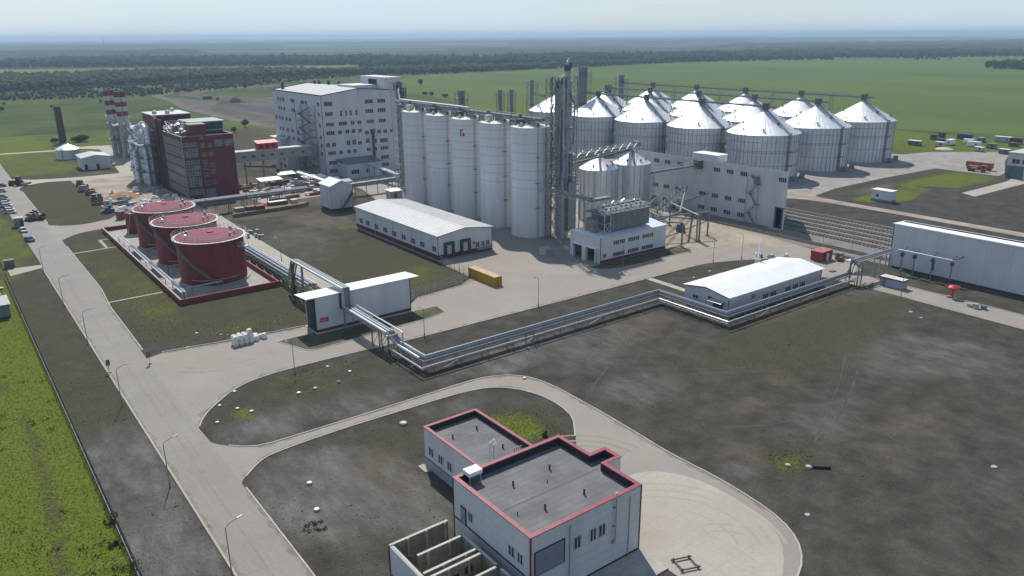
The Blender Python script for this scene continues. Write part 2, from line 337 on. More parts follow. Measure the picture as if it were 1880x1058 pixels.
    blob(clay, 108, 258, 10, 13, .95, .5); blob(clay, 93, 278, 12, 6, .75); blob(ash, 108, 250, 10, 10, .5); blob(lush, 110, 240, 4, 3, .6)
    # green slab lot and the lawns to the north
    blob(thin, 39, 355, 13, 58, .85, .2); blob(lush, 39, 355, 13, 58, .25, .3); blob(ash, 39, 350, 12, 50, .30); blob(thin, 48, 465, 20, 45, .9, .3); blob(lush, 44, 470, 22, 45, .55, .4)
    blob(thin, 14, 300, 7, 60, .9, .2); blob(lush, 13, 300, 8, 60, .52, .3); blob(thin, 75, 425, 8, 8, .8); blob(lush, 78, 440, 10, 10, .6)
    blob(clay, 58, 420, 10, 5, .8); blob(clay, 66, 365, 16, 26, .9); blob(ash, 66, 365, 16, 26, .55); blob(clay, 120, 300, 40, 20, .95); blob(ash, 125, 300, 45, 20, .6); blob(clay, 110, 335, 12, 30, .8)
    # north of the white block and round the tracks
    blob(clay, 225, 740, 60, 60, .6); blob(clay, 200, 590, 30, 60, .75); blob(ash, 215, 560, 40, 80, .55); blob(thin, 165, 540, 35, 70, .75); blob(lush, 160, 540, 30, 60, .25); blob(clay, 255, 560, 40, 80, .55)
    # east yard: lawn, earthworks
    blob(thin, 350, 152, 45, 14, .95, .3); blob(lush, 352, 152, 44, 12, .62, .4); blob(lush, 300, 151, 16, 8, .85, .4); blob(thin, 300, 151, 16, 8, .95, .4); blob(clay, 322, 163, 22, 4, .75)
    blob(thin, 470, 195, 60, 40, .95, .3); blob(lush, 470, 200, 60, 35, .60, .4); blob(clay, 520, 232, 60, 8, .7); blob(thin, 440, 240, 20, 30, .95); blob(lush, 440, 240, 20, 30, .6)
    k = (n3 - .5) * .5
    return [np.clip(a + k * s, 0, 1) for a, s in ((lush, .8), (thin, .9), (ash, .9), (clay, .8))]
def ground_material(name, grid=True):
    m = bpy.data.materials.new(name); m.use_nodes = True; n, l = m.node_tree.nodes, m.node_tree.links
    b = n['Principled BSDF']; b.inputs['Roughness'].default_value = 0.95; b.inputs['Specular IOR Level'].default_value = 0.06
    g = n.new('ShaderNodeNewGeometry')
    def noise(sc, det=5, rough=.65, stretch=None):
        t = n.new('ShaderNodeTexNoise'); t.inputs['Scale'].default_value = sc; t.inputs['Detail'].default_value = det; t.inputs['Roughness'].default_value = rough
        if stretch:
            mp = n.new('ShaderNodeMapping'); mp.inputs['Scale'].default_value = stretch; mp.inputs['Rotation'].default_value = (0, 0, R_(18)); l.new(g.outputs['Position'], mp.inputs['Vector']); l.new(mp.outputs[0], t.inputs['Vector'])
        else: l.new(g.outputs['Position'], t.inputs['Vector'])
        return t.outputs['Fac']
    def ramp(src, stops):
        r = n.new('ShaderNodeValToRGB'); l.new(src, r.inputs['Fac']); e = r.color_ramp.elements
        while len(e) < len(stops): e.new(0.5)
        for k, (p, c) in enumerate(stops): e[k].position = p; e[k].color = (*c, 1)
        return r.outputs['Color']
    def mix(f, a, bb):
        x = n.new('ShaderNodeMixRGB'); l.new(f, x.inputs[0]); l.new(a, x.inputs[1]); l.new(bb, x.inputs[2]); return x.outputs[0]
    def thresh(w, tex, soft=.22):
        # weight w decides, the fine texture frays the edge
        a = n.new('ShaderNodeMath'); a.operation = 'MULTIPLY_ADD'; a.inputs[1].default_value = 0.75; l.new(tex, a.inputs[0]); l.new(w, a.inputs[2])
        r = n.new('ShaderNodeMapRange'); r.inputs[1].default_value = 0.875 - soft; r.inputs[2].default_value = 0.875 + soft; r.interpolation_type = 'SMOOTHSTEP'
        l.new(a.outputs[0], r.inputs[0]); return r.outputs[0]
    at = n.new('ShaderNodeAttribute'); at.attribute_name = 'cover'; sp = n.new('ShaderNodeSeparateColor'); l.new(at.outputs['Color'], sp.inputs[0])
    lush, thin, ash, clay = sp.outputs[0], sp.outputs[1], sp.outputs[2], at.outputs['Alpha']
    fine, mid, streak = noise(1.6, 6, .7), noise(0.22, 5, .65), noise(0.30, 8, .74, (1, 0.45, 1))
    soil = ramp(mid, [(.3, (.043, .040, .033)), (.5, (.062, .058, .048)), (.72, (.092, .086, .072))])
    ashc = ramp(streak, [(.25, (.072, .069, .064)), (.5, (.122, .117, .109)), (.78, (.205, .198, .184))])
    clayc = ramp(streak, [(.3, (.078, .064, .050)), (.72, (.165, .137, .108))])
    thinc = ramp(fine, [(.28, (.043, .043, .024)), (.72, (.084, .081, .045))])
    lushc = ramp(fine, [(.25, (.062, .088, .013)), (.5, (.102, .132, .017)), (.78, (.158, .180, .030))])
    c = mix(thresh(ash, streak, .42), soil, ashc); c = mix(thresh(clay, mid, .42), c, clayc); c = mix(thresh(thin, fine, .42), c, thinc); c = mix(thresh(lush, fine, .25), c, lushc)
    grain = noise(3.2, 8, .84); gr = n.new('ShaderNodeMapRange'); gr.inputs[1].default_value = .30; gr.inputs[2].default_value = .70; gr.inputs[3].default_value = .62; gr.inputs[4].default_value = 1.38; l.new(grain, gr.inputs[0])
    sc_ = n.new('ShaderNodeVectorMath'); sc_.operation = 'SCALE'; l.new(c, sc_.inputs[0]); l.new(gr.outputs[0], sc_.inputs['Scale']); c = sc_.outputs[0]
    l.new(c, b.inputs['Base Color'])
    bu = n.new('ShaderNodeBump'); bu.inputs['Strength'].default_value = 0.55; bu.inputs['Distance'].default_value = 0.35
    l.new(fine, bu.inputs['Height']); l.new(bu.outputs['Normal'], b.inputs['Normal'])
    return m
def grid_ground():
    nx, ny = len(gx), len(gy); Z = np.zeros_like(GXX)
    co = np.stack([GXX, GYY, Z], -1).reshape(-1, 3).astype(np.float32)
    i, j = np.meshgrid(np.arange(nx - 1), np.arange(ny - 1), indexing='ij'); a = (i * ny + j).ravel()
    q = np.stack([a, a + ny, a + ny + 1, a + 1], -1).astype(np.int32)
    me = bpy.data.meshes.new('ground'); me.vertices.add(len(co)); me.vertices.foreach_set('co', co.ravel())
    me.loops.add(q.size); me.loops.foreach_set('vertex_index', q.ravel()); me.polygons.add(len(q))
    me.polygons.foreach_set('loop_start', np.arange(0, q.size, 4, dtype=np.int32)); me.update(calc_edges=True)
    lu, th, ac, cl = cover(GXX, GYY); at = me.attributes.new('cover', 'FLOAT_COLOR', 'POINT')
    at.data.foreach_set('color', np.stack([lu, th, ac, cl], -1).reshape(-1).astype(np.float32))
    me.materials.append(ground_material('site_ground'))
    o = bpy.data.objects.new('ground', me); COL.objects.link(o); tag(o, kind='structure')
grid_ground()
FARG = M('far_steppe', (0.048, 0.074, 0.018), 0.95, var=0.25, scale=0.012, col2=(0.085, 0.112, 0.030), spec=.05, bump=0.3, bscale=0.3, fine=0.12)
FIELD = M('young_crop_field', (0.086, 0.126, 0.030), 0.95, spec=.05, var=0.14, scale=0.006, stretch=(1, 0.25, 1), bump=0.2, bscale=0.5, fine=0.05)
FIELD2 = M('pale_crop_field', (0.125, 0.175, 0.045), 0.95, spec=.05, var=0.08, scale=0.004, fine=0.05, bscale=0.1)
FARBAND = M('far_woods_and_fields', (0.026, 0.044, 0.018), 0.95, spec=.03, var=0.3, scale=0.0011, stretch=(1, 1, 1), col2=(0.075, 0.105, 0.038), lo=.45, hi=.68)
struct('terrain', MB().prism([(-30000, -2000), (30000, -2000), (30000, 30000), (-30000, 30000)], -1, -0.06, sides=False), FARBAND)
struct('steppe', MB().prism([(-900, -600), (1500, -600), (1600, 300), (1500, 1280), (270, 1240), (-900, 1080)], -1, -0.04, sides=False), FARG)
struct('crop_field', MB().prism([(420, 296), (529, 268), (549, 196), (600, -300), (1500, -600), (2500, 200), (2500, 1000), (2204, 1277), (1535, 1249), (1133, 1200), (667, 1167), (480, 900), (420, 620), (425, 420)], -1, -0.012, sides=False), FIELD)
struct('pale_field', MB().prism([(-300, 1380), (120, 1573), (640, 1560), (900, 1660), (610, 1830), (164, 2065), (-600, 2200)], -1, -0.012, sides=False), FIELD2)
def sheet(name, poly, z, m): return struct(name, MB().prism(poly, z - 1, z, sides=False), m)
def curve(pts, k=3):
    """Catmull-Rom through the points of an open line"""
    P = [Vector((*p, 0)) for p in pts]; P = [2 * P[0] - P[1]] + P + [2 * P[-1] - P[-2]]; out = []
    for i in range(1, len(P) - 2):
        for t in range(k):
            u = t / k; a, b, c, d = P[i - 1:i + 3]
            q = 0.5 * ((2 * b) + (-a + c) * u + (2 * a - 5 * b + 4 * c - d) * u * u + (-a + 3 * b - 3 * c + d) * u ** 3); out.append((q.x, q.y))
    return out + [tuple(pts[-1])]
def kerb(line, side=1, w=0.22, h=0.13, m=None, name='kerb'):
    """a kerb row of stones along a line (side +1: to the left of its run)"""
    mb = MB(); P = [Vector((*p, 0)) for p in line]; ns = []
    for i in range(len(P)):
        d = (P[min(i + 1, len(P) - 1)] - P[max(i - 1, 0)]).normalized(); ns.append(Vector((-d.y, d.x, 0)) * side)
    for i in range(len(P) - 1):
        a, b, c, d = P[i], P[i + 1], P[i + 1] + ns[i + 1] * w, P[i] + ns[i] * w
        vs = [(*p.xy, z) for z in (0, h) for p in (a, b, c, d)]
        mb.add(vs, [(4, 5, 6, 7), (0, 1, 5, 4), (2, 3, 7, 6), (1, 2, 6, 5), (3, 0, 4, 7)])
    return struct(name, mb, m or KERB)
# roads
sheet('main_road', [(20.2, 40), (27.4, 40), (27.5, 103), (27.7, 160.5), (28.3, 200), (29.5, 218), (29.6, 280), (29.3, 410), (30, 500), (33.5, 560), (24, 560), (22, 480), (20.4, 362)], 0.020, ROAD)
xr_s = curve([(27.5, 120), (27.3, 123), (29, 126.9), (32.4, 131), (38, 135.6), (45.5, 137.6), (61, 137.4), (76, 136.4), (110, 135.7), (147, 135.2), (160, 135.2), (170.8, 134.6), (179.5, 131.4), (186, 128), (192.4, 124), (191, 119), (180, 118)])
sheet('cross_road', [(27.4, 160.5), (31, 161.8), (45, 159.6), (60.5, 158), (86, 155.5), (91, 160), (105.5, 161.8), (111, 165), (112, 185.4), (133, 185.4), (136, 260), (146, 300), (146, 330), (188, 332), (215, 300), (214, 215), (211, 146), (206, 112), (199, 104), (187, 104), (181, 112)] + xr_s[::-1], 0.026, ROAD2)
lp_o = curve([(27.3, 119.2), (28.3, 116.2), (33, 111.8), (41, 111.2), (54.8, 111), (72.2, 111), (78, 110), (82, 107.4), (84.3, 101.8), (84.4, 90), (83.9, 80), (83.2, 70), (83.3, 60), (82.1, 50.4), (79, 44.6), (73.6, 41.2), (66, 40)])
lp_i = curve([(27.5, 102.6), (28.5, 104), (32.1, 107.2), (36, 108.2), (45.6, 108.7), (58.8, 108.4), (71.4, 107.6), (77.4, 104.4), (80.4, 97.4), (79.6, 89), (75.3, 83)])
sheet('loop_road', lp_o + [(62.3, 40), (62.3, 66), (66, 73), (72, 79)] + lp_i[::-1] + [(27.4, 103)], 0.032, ROAD2)
yd = curve([(62.2, 40), (70, 41.3), (77, 45.5), (80.4, 51), (81.2, 58), (80.2, 64), (76.5, 68.5), (70, 70)])
sheet('concrete_yard', yd + [(65.2, 70), (65.2, 62.6), (62.3, 62.6)], 0.038, YARD)
sheet('side_path', [(183.5, 30), (193, 30), (193.8, 61.8), (194.3, 92.7), (195, 100), (191, 104.2), (185.5, 104.2), (185, 97), (185.2, 84), (184.3, 58)], 0.030, ROAD2)
sheet('stub_road', [(12, 245.5), (20.3, 249.5), (20.3, 253), (12, 254)], 0.024, YARD)
sheet('tank_path', curve([(75, 178), (75.3, 200), (75.6, 245), (76.4, 290)]) + curve([(82, 290), (80.6, 250), (79.4, 200), (79, 178)]), 0.024, YARD)
sheet('lot_road', curve([(28.3, 274), (29.3, 280), (31.5, 284), (36.1, 288.6), (44.1, 291.2), (50, 289.5), (58, 290)]) + [(70, 300), (70, 312), (52, 312)] + curve([(48.6, 306), (39.3, 302.6), (32.2, 305.3), (27.9, 311.5)]), 0.030, ROAD2)
sheet('north_road', curve([(28.4, 432), (31, 425), (38, 418), (50, 414), (61, 412.3), (84, 412.8), (112, 407)]) + [(112, 396), (84, 399)] + curve([(62, 402), (49, 405), (42, 407), (36, 405), (31, 400), (28.4, 392)]), 0.030, YARD)
sheet('tank_road', [(30, 530), (61, 526), (79, 533), (93, 527), (96, 500), (90, 440), (84, 412), (73, 412), (76, 440), (80, 480), (82, 512), (76, 521), (61, 520.5), (30, 525)], 0.034, YARD)
sheet('silo_yard', [(268, 174), (285, 171), (301, 173.9), (338, 174), (384.5, 172), (385, 144), (395, 145.6), (434.5, 161), (470, 172), (436, 200), (416, 204), (416, 400), (282, 400), (280, 200)], 0.020, GRAVEL)
sheet('perimeter_path', curve([(266, 182), (269, 174.4), (272.5, 163.8), (273.9, 134.5), (272.7, 91.5), (271, 40)]) + curve([(277.5, 40), (278.6, 93.7), (279, 134.5), (279.5, 160), (281, 170), (290, 172)]), 0.028, SANDY)
sheet('earth_path', [(328, 130), (332, 136.5), (373, 136), (395, 140), (395, 132), (377, 129)], 0.028, YARD)
for nm, p in (('earthworks', [(279.6, 168), (290, 170.5), (299, 170), (296, 164), (284, 157), (286, 150), (293, 143), (300, 141.5), (310, 144), (330, 148), (331, 156), (338, 150), (341, 138), (333, 134), (330, 120), (345, 80), (330, 40), (279.3, 40), (279.4, 135)]),): sheet(nm, p, 0.012, EARTHD)
sheet('dark_strip', [(250, 200), (266, 182), (268.5, 174), (272, 163.5), (273.4, 134.5), (271, 60), (255, 60), (254, 165), (249, 190)], 0.010, EARTHD)
sheet('rail_bed', [(209, 60), (253.5, 60), (253.5, 380), (213, 380), (209, 300)], 0.014, BALLAST)
BALLF = M('far_ballast', (.105, .094, .085), .95, spec=.05, var=.25, scale=.05, fine=.2, stretch=(1, .15, 1))
sheet('rail_bed', [(213, 380), (253.5, 380), (253.5, 560), (262, 620), (285, 760), (280, 800), (230, 780), (214, 732), (213, 582), (215, 420)], 0.014, BALLF)
kb = curve([(280, 800), (262, 850), (250, 900), (242, 950), (260, 985), (312, 1032), (420, 1060)]) 
sheet('rail_curve', kb + [(430, 1048), (320, 1020), (280, 985), (262, 950), (272, 905), (300, 850), (310, 790)], 0.016, BALLF)
sheet('dirt_track', curve([(200, 560), (196, 640), (198, 774), (210, 860), (214, 953), (230, 990), (300, 1060)]) + curve([(318, 1053), (246, 986), (224, 941), (219, 860), (208, 774), (206, 640), (209, 560)]), 0.012, M('dirt_track', (.15, .13, .11), .95, spec=.05, var=.2, scale=.05))
sheet('clay_works', [(285, 560), (330, 600), (360, 720), (330, 820), (290, 860), (283, 760)], 0.010, M('clay_works', (0.15, 0.105, 0.08), .95, var=.3, scale=.03, bump=.4, bscale=.3))
sheet('sand_yard', [(102, 297), (142, 297), (146, 330), (146, 343), (103, 343), (103, 352), (101.6, 323), (101.6, 300)], 0.014, SANDY)
sheet('sand_yard', [(50.6, 316), (56, 304), (80.8, 301), (80.8, 323), (79.5, 362), (79, 399), (50.6, 404.6)], 0.014, SANDY)
sheet('sandy_apron', [(172, 150), (179, 147), (190, 140), (200, 134), (208, 128), (211.5, 146), (213.5, 200), (180, 215), (176, 172)], 0.032, SANDY)
# soil islands inside the paving, each with its kerb
def island(poly, name='verge'):
    k = [poly[i] for i in range(len(poly))] + [poly[0]]
    struct(name, MB().prism(poly, 0, 0.10), VERGE); return kerb(k, -1 if sum(poly[i][0] * poly[(i + 1) % len(poly)][1] - poly[(i + 1) % len(poly)][0] * poly[i][1] for i in range(len(poly))) > 0 else 1)
island([(52.3, 152.8), (55.5, 144.5), (57, 143.6), (86, 145.3), (90.5, 146.6), (91, 151), (86, 151.4), (58, 153.0)])
island(curve([(142, 152.8), (143.5, 149), (148, 147), (155.2, 146.4), (170, 146.2), (178.5, 146.6), (179, 149.5), (176.5, 152.8)], 2))
kerb(xr_s[4:44], -1); kerb(lp_o[4:], 1); kerb(lp_i[3:], -1)
kerb([(20.2, 60), (20.2, 160), (20.25, 249)], 1, w=0.3, m=YARD); kerb([(27.4, 44), (27.5, 101)], -1); kerb([(28.1, 166), (28.4, 200), (29.5, 217), (29.55, 272)], -1)
kerb(curve([(31, 162.2), (45, 160), (60.5, 158.4)]), 1); kerb([(29.3, 312), (29.4, 388)], -1, w=.4, m=YARD)
kerb(curve([(193.9, 61.8), (194.4, 92.7), (195, 99)]), -1); kerb([(184.2, 40), (184.1, 58), (185, 84)], 1)
# rail embankments going north, tyre arcs on the yard and roads
DARKB = M('dark_embankment', (.075, .060, .048), .95, var=.3, scale=.06, bump=.4, bscale=.6, fine=.25)
sheet('embankment', [(203, 300), (209, 300), (213.5, 420), (212, 582), (213, 732), (229, 782), (250, 820), (232, 900), (224, 940), (216, 900), (208, 780), (203, 640), (203, 480)], .008, DARKB)
sheet('embankment', [(253.5, 330), (258, 420), (262, 560), (272, 640), (296, 770), (300, 850), (275, 905), (268, 900), (288, 850), (284, 770), (262, 640), (254, 560)], .018, DARKB)
sheet('embankment', [(300, 700), (420, 880), (430, 900), (310, 740)], .018, DARKB); sheet('embankment', [(268, 985), (330, 1036), (420, 1064), (420, 1076), (320, 1050), (258, 1000)], .018, DARKB)
def arc(cx, cy, r, a0, a1, w, z, m, name='tyre_mark'):
    P = [(cx + r * math.cos(R_(a0 + (a1 - a0) * k / 24)), cy + r * math.sin(R_(a0 + (a1 - a0) * k / 24))) for k in range(25)]; Q = [(cx + (r + w) * math.cos(R_(a0 + (a1 - a0) * k / 24)), cy + (r + w) * math.sin(R_(a0 + (a1 - a0) * k / 24))) for k in range(25)]
    b = MB()
    for k in range(24): b.add([(*P[k], z), (*P[k + 1], z), (*Q[k + 1], z), (*Q[k], z)], [(0, 1, 2, 3) if a1 < a0 else (3, 2, 1, 0)])
    return struct(name, b, m)
TM1 = ROADM('yard_tyre_smear', (.335, .308, .262), (.37, .342, .292), .42, .6); TM2 = ROADM('road_tyre_smear', (.235, .205, .172), (.275, .24, .202), .42, .6)
for r, w in ((11.0, .5), (12.7, .45), (14.4, .5), (8.2, .4)): arc(66, 54, r, -35, 75, w, .043, TM1)
for r, w in ((5.5, .4), (7.0, .4)): arc(70, 48, r, 20, 120, w, .045, TM1)
for r, w in ((9.0, .5), (10.6, .5), (12.4, .45)): arc(68, 73, r, 5, 70, w, .037, TM2)
for r, w in ((12, .6), (14, .55)): arc(42, 159, r, -140, -75, w, .031, TM2)
for r, w in ((24, .5), (26, .5), (33, .6)): arc(186, 114, r, 72, 118, w, .040, ROADM('sandy_tyre_smear', (.24, .2, .155), (.30, .25, .19), .42, .6))
for dx in (22.0, 23.8, 24.6, 26.2): sheet('tyre_mark', [(dx, 44), (dx + .45, 44), (dx + .5, 300), (dx + .05, 300)], .0235, ROADM('main_road_wear', (.238, .212, .185), (.255, .228, .198), .4, .6))
# faint wheel ruts across the black-earth field
RUT = M('wheel_rut', (.05, .047, .042), .95, var=.25, scale=.3, col2=(.085, .08, .07), fine=.3)
for a_, b_ in (((100, 92), (124, 78)), ((101.6, 94.4), (125.8, 80.2)), ((104, 58), (140, 74)), ((106, 56.4), (142, 72.2)), ((118, 60), (112, 44)), ((96, 70), (110, 64)), ((86, 92), (99, 100))):
    d = Vector((b_[0] - a_[0], b_[1] - a_[1], 0)).normalized(); nn = Vector((-d.y, d.x)) * .16; n_ = 10; P, Q = [], []
    for k in range(n_ + 1): f = k / n_; w = (a_[0] + (b_[0] - a_[0]) * f + .5 * math.sin(f * 5 + a_[0]), a_[1] + (b_[1] - a_[1]) * f + .5 * math.cos(f * 4 + a_[1])); P.append((w[0] + nn.x, w[1] + nn.y)); Q.append((w[0] - nn.x, w[1] - nn.y))
    sheet('wheel_rut', P + Q[::-1], .006, RUT)
# slab joints and dirt washed along the kerbs
JNT = M('slab_joint', (.205, .188, .168), .95, var=.2)
b = MB()
for k in range(44): y = 46 + k * 6.0; b.add([(20.3, y, .0245), (27.35, y, .0245), (27.35, y + .07, .0245), (20.3, y + .07, .0245)], [(0, 1, 2, 3)])
b.add([(23.55, 44, .0247), (23.65, 44, .0247), (23.75, 300, .0247), (23.65, 300, .0247)], [(0, 1, 2, 3)]); struct('slab_joint', b, JNT)
b = MB()
for k in range(9): y = 58 + k * 5; b.add([(63 if k < 3 else 64, y - 10, .0415), (78.5 - abs(k - 3) * 1.2, y - 10, .0415), (78.5 - abs(k - 3) * 1.2, y - 9.94, .0415), (63 if k < 3 else 64, y - 9.94, .0415)], [(0, 1, 2, 3)])
for k in range(3): x = 67 + k * 5; b.add([(x, 45, .0418), (x + .06, 45, .0418), (x + .06, 66, .0418), (x, 66, .0418)], [(0, 1, 2, 3)])
struct('slab_joint', b, M('pale_slab_joint', (.30, .275, .238), .95, var=.15))
DUST = M('washed_dirt', (.215, .188, .155), .95, var=.2, scale=.5, col2=(.255, .228, .192), fine=.15)
def dirt_edge(line, side, z, seed, w0=.2, w1=.7):
    q_ = random.Random(seed); P, Q = [], []
    for i in range(len(line) - 1):
        a, b_ = Vector(line[i]), Vector(line[i + 1]); d = b_ - a; n = max(1, int(d.length / 1.1)); nn = Vector((-d.y, d.x)).normalized() * side
        for k in range(n): p = a + d * k / n; w = q_.uniform(w0, w1) * (.4 + q_.random()); P.append(tuple(p)); Q.append(tuple(p + nn * w))
    b = MB()
    for i in range(len(P) - 1): b.add([(*P[i], z), (*P[i + 1], z), (*Q[i + 1], z), (*Q[i], z)], [(0, 1, 2, 3) if side > 0 else (3, 2, 1, 0)])
    struct('washed_dirt', b, DUST)
dirt_edge([(20.25, 60), (20.25, 160), (20.3, 249)], -1, .0225, 1); dirt_edge([(27.35, 44), (27.4, 101)], 1, .0226, 2); dirt_edge([(28.1, 166), (28.4, 200), (29.4, 217)], 1, .0227, 3)
dirt_edge(xr_s[4:40], 1, .0285, 4, .3, 1.3); dirt_edge(lp_o[6:40], -1, .0345, 5, .2, .8); dirt_edge(lp_i[3:24], 1, .0346, 6, .2, .8); dirt_edge([(31, 161.6), (45, 159.5), (60.5, 157.9)], -1, .0286, 7, .4, 1.6); dirt_edge([(91, 159.8), (105, 161.6), (110.8, 165.2), (111.8, 184)], -1, .0287, 8, .5, 2.2); dirt_edge([(184.3, 58), (185.2, 84), (185, 97)], -1, .0325, 9)
# thin concrete walks
for nm, p in (('walk', [(28.5, 260.3), (39, 260.9), (42, 261.1), (42, 261.9), (28.5, 261.2)]), ('walk', [(38.9, 262), (39.7, 262), (39.9, 273.4), (43.4, 273.3), (43.4, 274.2), (38.9, 274.2)]), ('walk', [(28.4, 203.6), (41.5, 204), (41.5, 204.8), (28.4, 204.4)]), ('walk', [(146.6, 134.8), (148.6, 134.8), (148.3, 120), (146.3, 120)])):
    sheet(nm, p, 0.036, YARD)
# ------------------------------------------------------------------ the front building
t = thing('technical_building', 'white flat-roofed technical building with crimson parapet and lower annex in front', 'building', (53.5, 64, 0))
NBP = [(44.8, 56.4), (62.2, 56.4), (62.2, 62.7), (64.9, 62.7), (64.9, 65.7), (62.2, 65.7), (62.2, 72), (44.8, 72)]
def inset(poly, d):
    n = len(poly); out = []
    for i in range(n):
        a, b, c = Vector(poly[i - 1]), Vector(poly[i]), Vector(poly[(i + 1) % n])
        d1, d2 = (b - a).normalized(), (c - b).normalized(); n1, n2 = Vector((-d1.y, d1.x)), Vector((-d2.y, d2.x))
        k = (n1 + n2) / (1 + n1.dot(n2)); out.append(tuple(b + k * d))
    return out
def ringwall(mb, outer, inner, z0, z1):
    n = len(outer)
    for i in range(n):
        j = (i + 1) % n; a, b, c, d = outer[i], outer[j], inner[j], inner[i]
        vs = [(*p, z) for z in (z0, z1) for p in (a, b, c, d)]
        mb.add(vs, [(4, 5, 6, 7), (0, 1, 5, 4), (2, 3, 7, 6), (0, 3, 2, 1)])
    return mb
w = MB().prism(NBP, 0.0, 8.2, top=False); ringwall(w, NBP, inset(NBP, 0.42), 8.2, 9.38); w.build('wall', WHITE, t)
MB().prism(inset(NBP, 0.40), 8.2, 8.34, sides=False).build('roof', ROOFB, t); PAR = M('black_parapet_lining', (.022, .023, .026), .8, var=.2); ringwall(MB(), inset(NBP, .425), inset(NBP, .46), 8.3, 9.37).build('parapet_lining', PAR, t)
ringwall(MB(), inset(NBP, -0.10), inset(NBP, 0.50), 9.385, 9.50).build('coping', COPING, t)
ANP = [(51.3, 72.02), (60.7, 72.02), (60.7, 90.2), (51.3, 90.2)]
w = MB().prism(ANP, 1.72, 5.6, top=False); ringwall(w, ANP, inset(ANP, 0.35), 5.6, 6.58); w.build('annex_wall', WHITE, t)
MB().prism(inset(ANP, -0.03), 0, 1.60, top=True).build('annex_plinth', M('blue_grey_plinth', (0.26, 0.29, 0.33), .6, var=.1), t)
MB().prism(inset(ANP, -0.05), 1.6, 1.72, top=True).build('plinth_trim', FRAMED, t)
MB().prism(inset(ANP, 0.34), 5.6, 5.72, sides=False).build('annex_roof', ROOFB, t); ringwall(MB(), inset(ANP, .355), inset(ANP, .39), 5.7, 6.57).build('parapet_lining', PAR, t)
ringwall(MB(), inset(ANP, -0.09), inset(ANP, 0.42), 6.585, 6.70).build('annex_coping', COPING, t)
# coping joints, felt laps on the roof
for k in range(6): MB().box(46.9 + k * 2.7, 56.28, 9.5, 46.94 + k * 2.7, 56.92, 9.512).build('coping_joint', MAROON, t)
for k in range(5): MB().box(44.68, 58.8 + k * 2.6, 9.5, 45.32, 58.84 + k * 2.6, 9.512).build('coping_joint', MAROON, t)
FELT = M('felt_lap', (.136, .136, .139), .9, var=.2, scale=.6)
for k in range(14): MB().box(45.3, 57.4 + k * 1.0, 8.34, 61.7, 57.43 + k * 1.0, 8.348).build('felt_lap', FELT, t)
for k in range(7): MB().box(51.75, 74 + k * 2.2, 5.72, 60.25, 74.04 + k * 2.2, 5.728).build('felt_lap', FELT, t)
PNJ = M('cladding_joint', (.40, .41, .42), .5, var=.05)
for z in (1.2, 2.4, 3.6, 4.8, 6.0, 7.2, 8.4): MB().box(49.95, 56.385, z, 62.1, 56.4 - .002, z + .025).build('cladding_joint', PNJ, t)
for z in (5.2, 6.4, 7.6, 8.8): MB().box(44.785, 56.6, z, 44.798, 71.9, z + .025).build('cladding_joint', PNJ, t)
# corner trims, plinth line
for x, y in ((44.8, 56.4), (62.2, 56.4), (44.8, 72)): MB().box(x - .06, y - .06, 0, x + .12, y + .12, 9.38).build('corner_trim', COPING if (x, y) == (44.8, 56.4) else MAROON, t)
MB().box(44.72, 56.5, 3.78, 44.80, 71.9, 3.98).build('wall_trim', FRAMED, t)
MB().box(45, 56.34, 0, 62.0, 56.40, 0.35).build('plinth', FRAMED, t)
for x0, x1 in ((51.2, 52.25), (53.7, 54.7), (55.1, 56.2)): win(t, 'y', 56.4, x0, x1, 4.95, 6.65, 2, t=.12)
for y0, y1 in ((67.7, 68.7), (59.3, 60.4), (57.7, 58.7)): win(t, 'x', 44.8, y0, y1, 5.0, 6.45, 2, t=.12)
for y0, y1 in ((87.6, 88.9), (85.0, 86.2), (82.6, 83.8)): win(t, 'x', 51.3, y0, y1, 2.5, 4.0, 2, t=.12)
DOORM = M('grey_violet_shutter', (0.23, 0.235, 0.28), 0.5, var=0.08)
d = MB().box(45.3, 56.28, 4.05, 49.8, 56.40, 7.30).build('shutter_surround', FRAMED, t)
for k in range(9): MB().box(45.42, 56.22, 4.2 + k * .335, 49.55, 56.28, 4.2 + k * .335 + .315).build('shutter_slat', DOORM, d)
d = MB().box(44.68, 69.2, 3.98, 44.80, 70.4, 6.3).build('door', FRAMED, t); MB().box(44.62, 69.3, 4.0, 44.68, 70.3, 6.2).build('door_leaf', DOORM, d)
# flue on the front wall, downpipes
f = MB().tube([(57.75, 56.1, 3.3), (57.75, 56.1, 10.1)], .11, 10).build('wall_flue', GALV, t, True)
MB().lathe(57.75, 56.1, [(.2, 10.05), (.2, 10.2), (.02, 10.35)], 10).build('flue_cap', PIPEW, f)
for z in (8.1, 5.5): MB().box(57.4, 56.2, z, 57.7, 56.4, z + .1).build('flue_bracket', STEEL, f)
MB().box(57.35, 56.15, 3.1, 57.9, 56.4, 3.5).build('flue_box', STEELL, f)
for x in (50.55, 60.25): MB().tube([(x, 56.3, .1), (x, 56.3, 8.65)], .06, 6).build('downpipe', STEELL, t)
for x, y in ((50.6, 67.2), (56.7, 67.4), (50.6, 60.9), (56.4, 60.4), (54.5, 65.2), (47.3, 62)):
    big = (x, y) not in ((54.5, 65.2), (47.3, 62)); MB().lathe(x, y, [(.13 if big else .07, 8.34), (.13 if big else .07, 9.15 if big else 8.8)], 10).build('roof_drain_vent', STEELD, t)
for x, y in ((53.7, 86), (58, 86), (57.9, 79.3)): MB().lathe(x, y, [(.13, 5.72), (.13, 6.4)], 10).build('roof_drain_vent', STEELD, t)
MB().box(45.3, 63.6, 8.34, 61.7, 63.8, 8.36).build('roof_seam', M('bitumen_seam', (.12, .12, .122), .9), t)
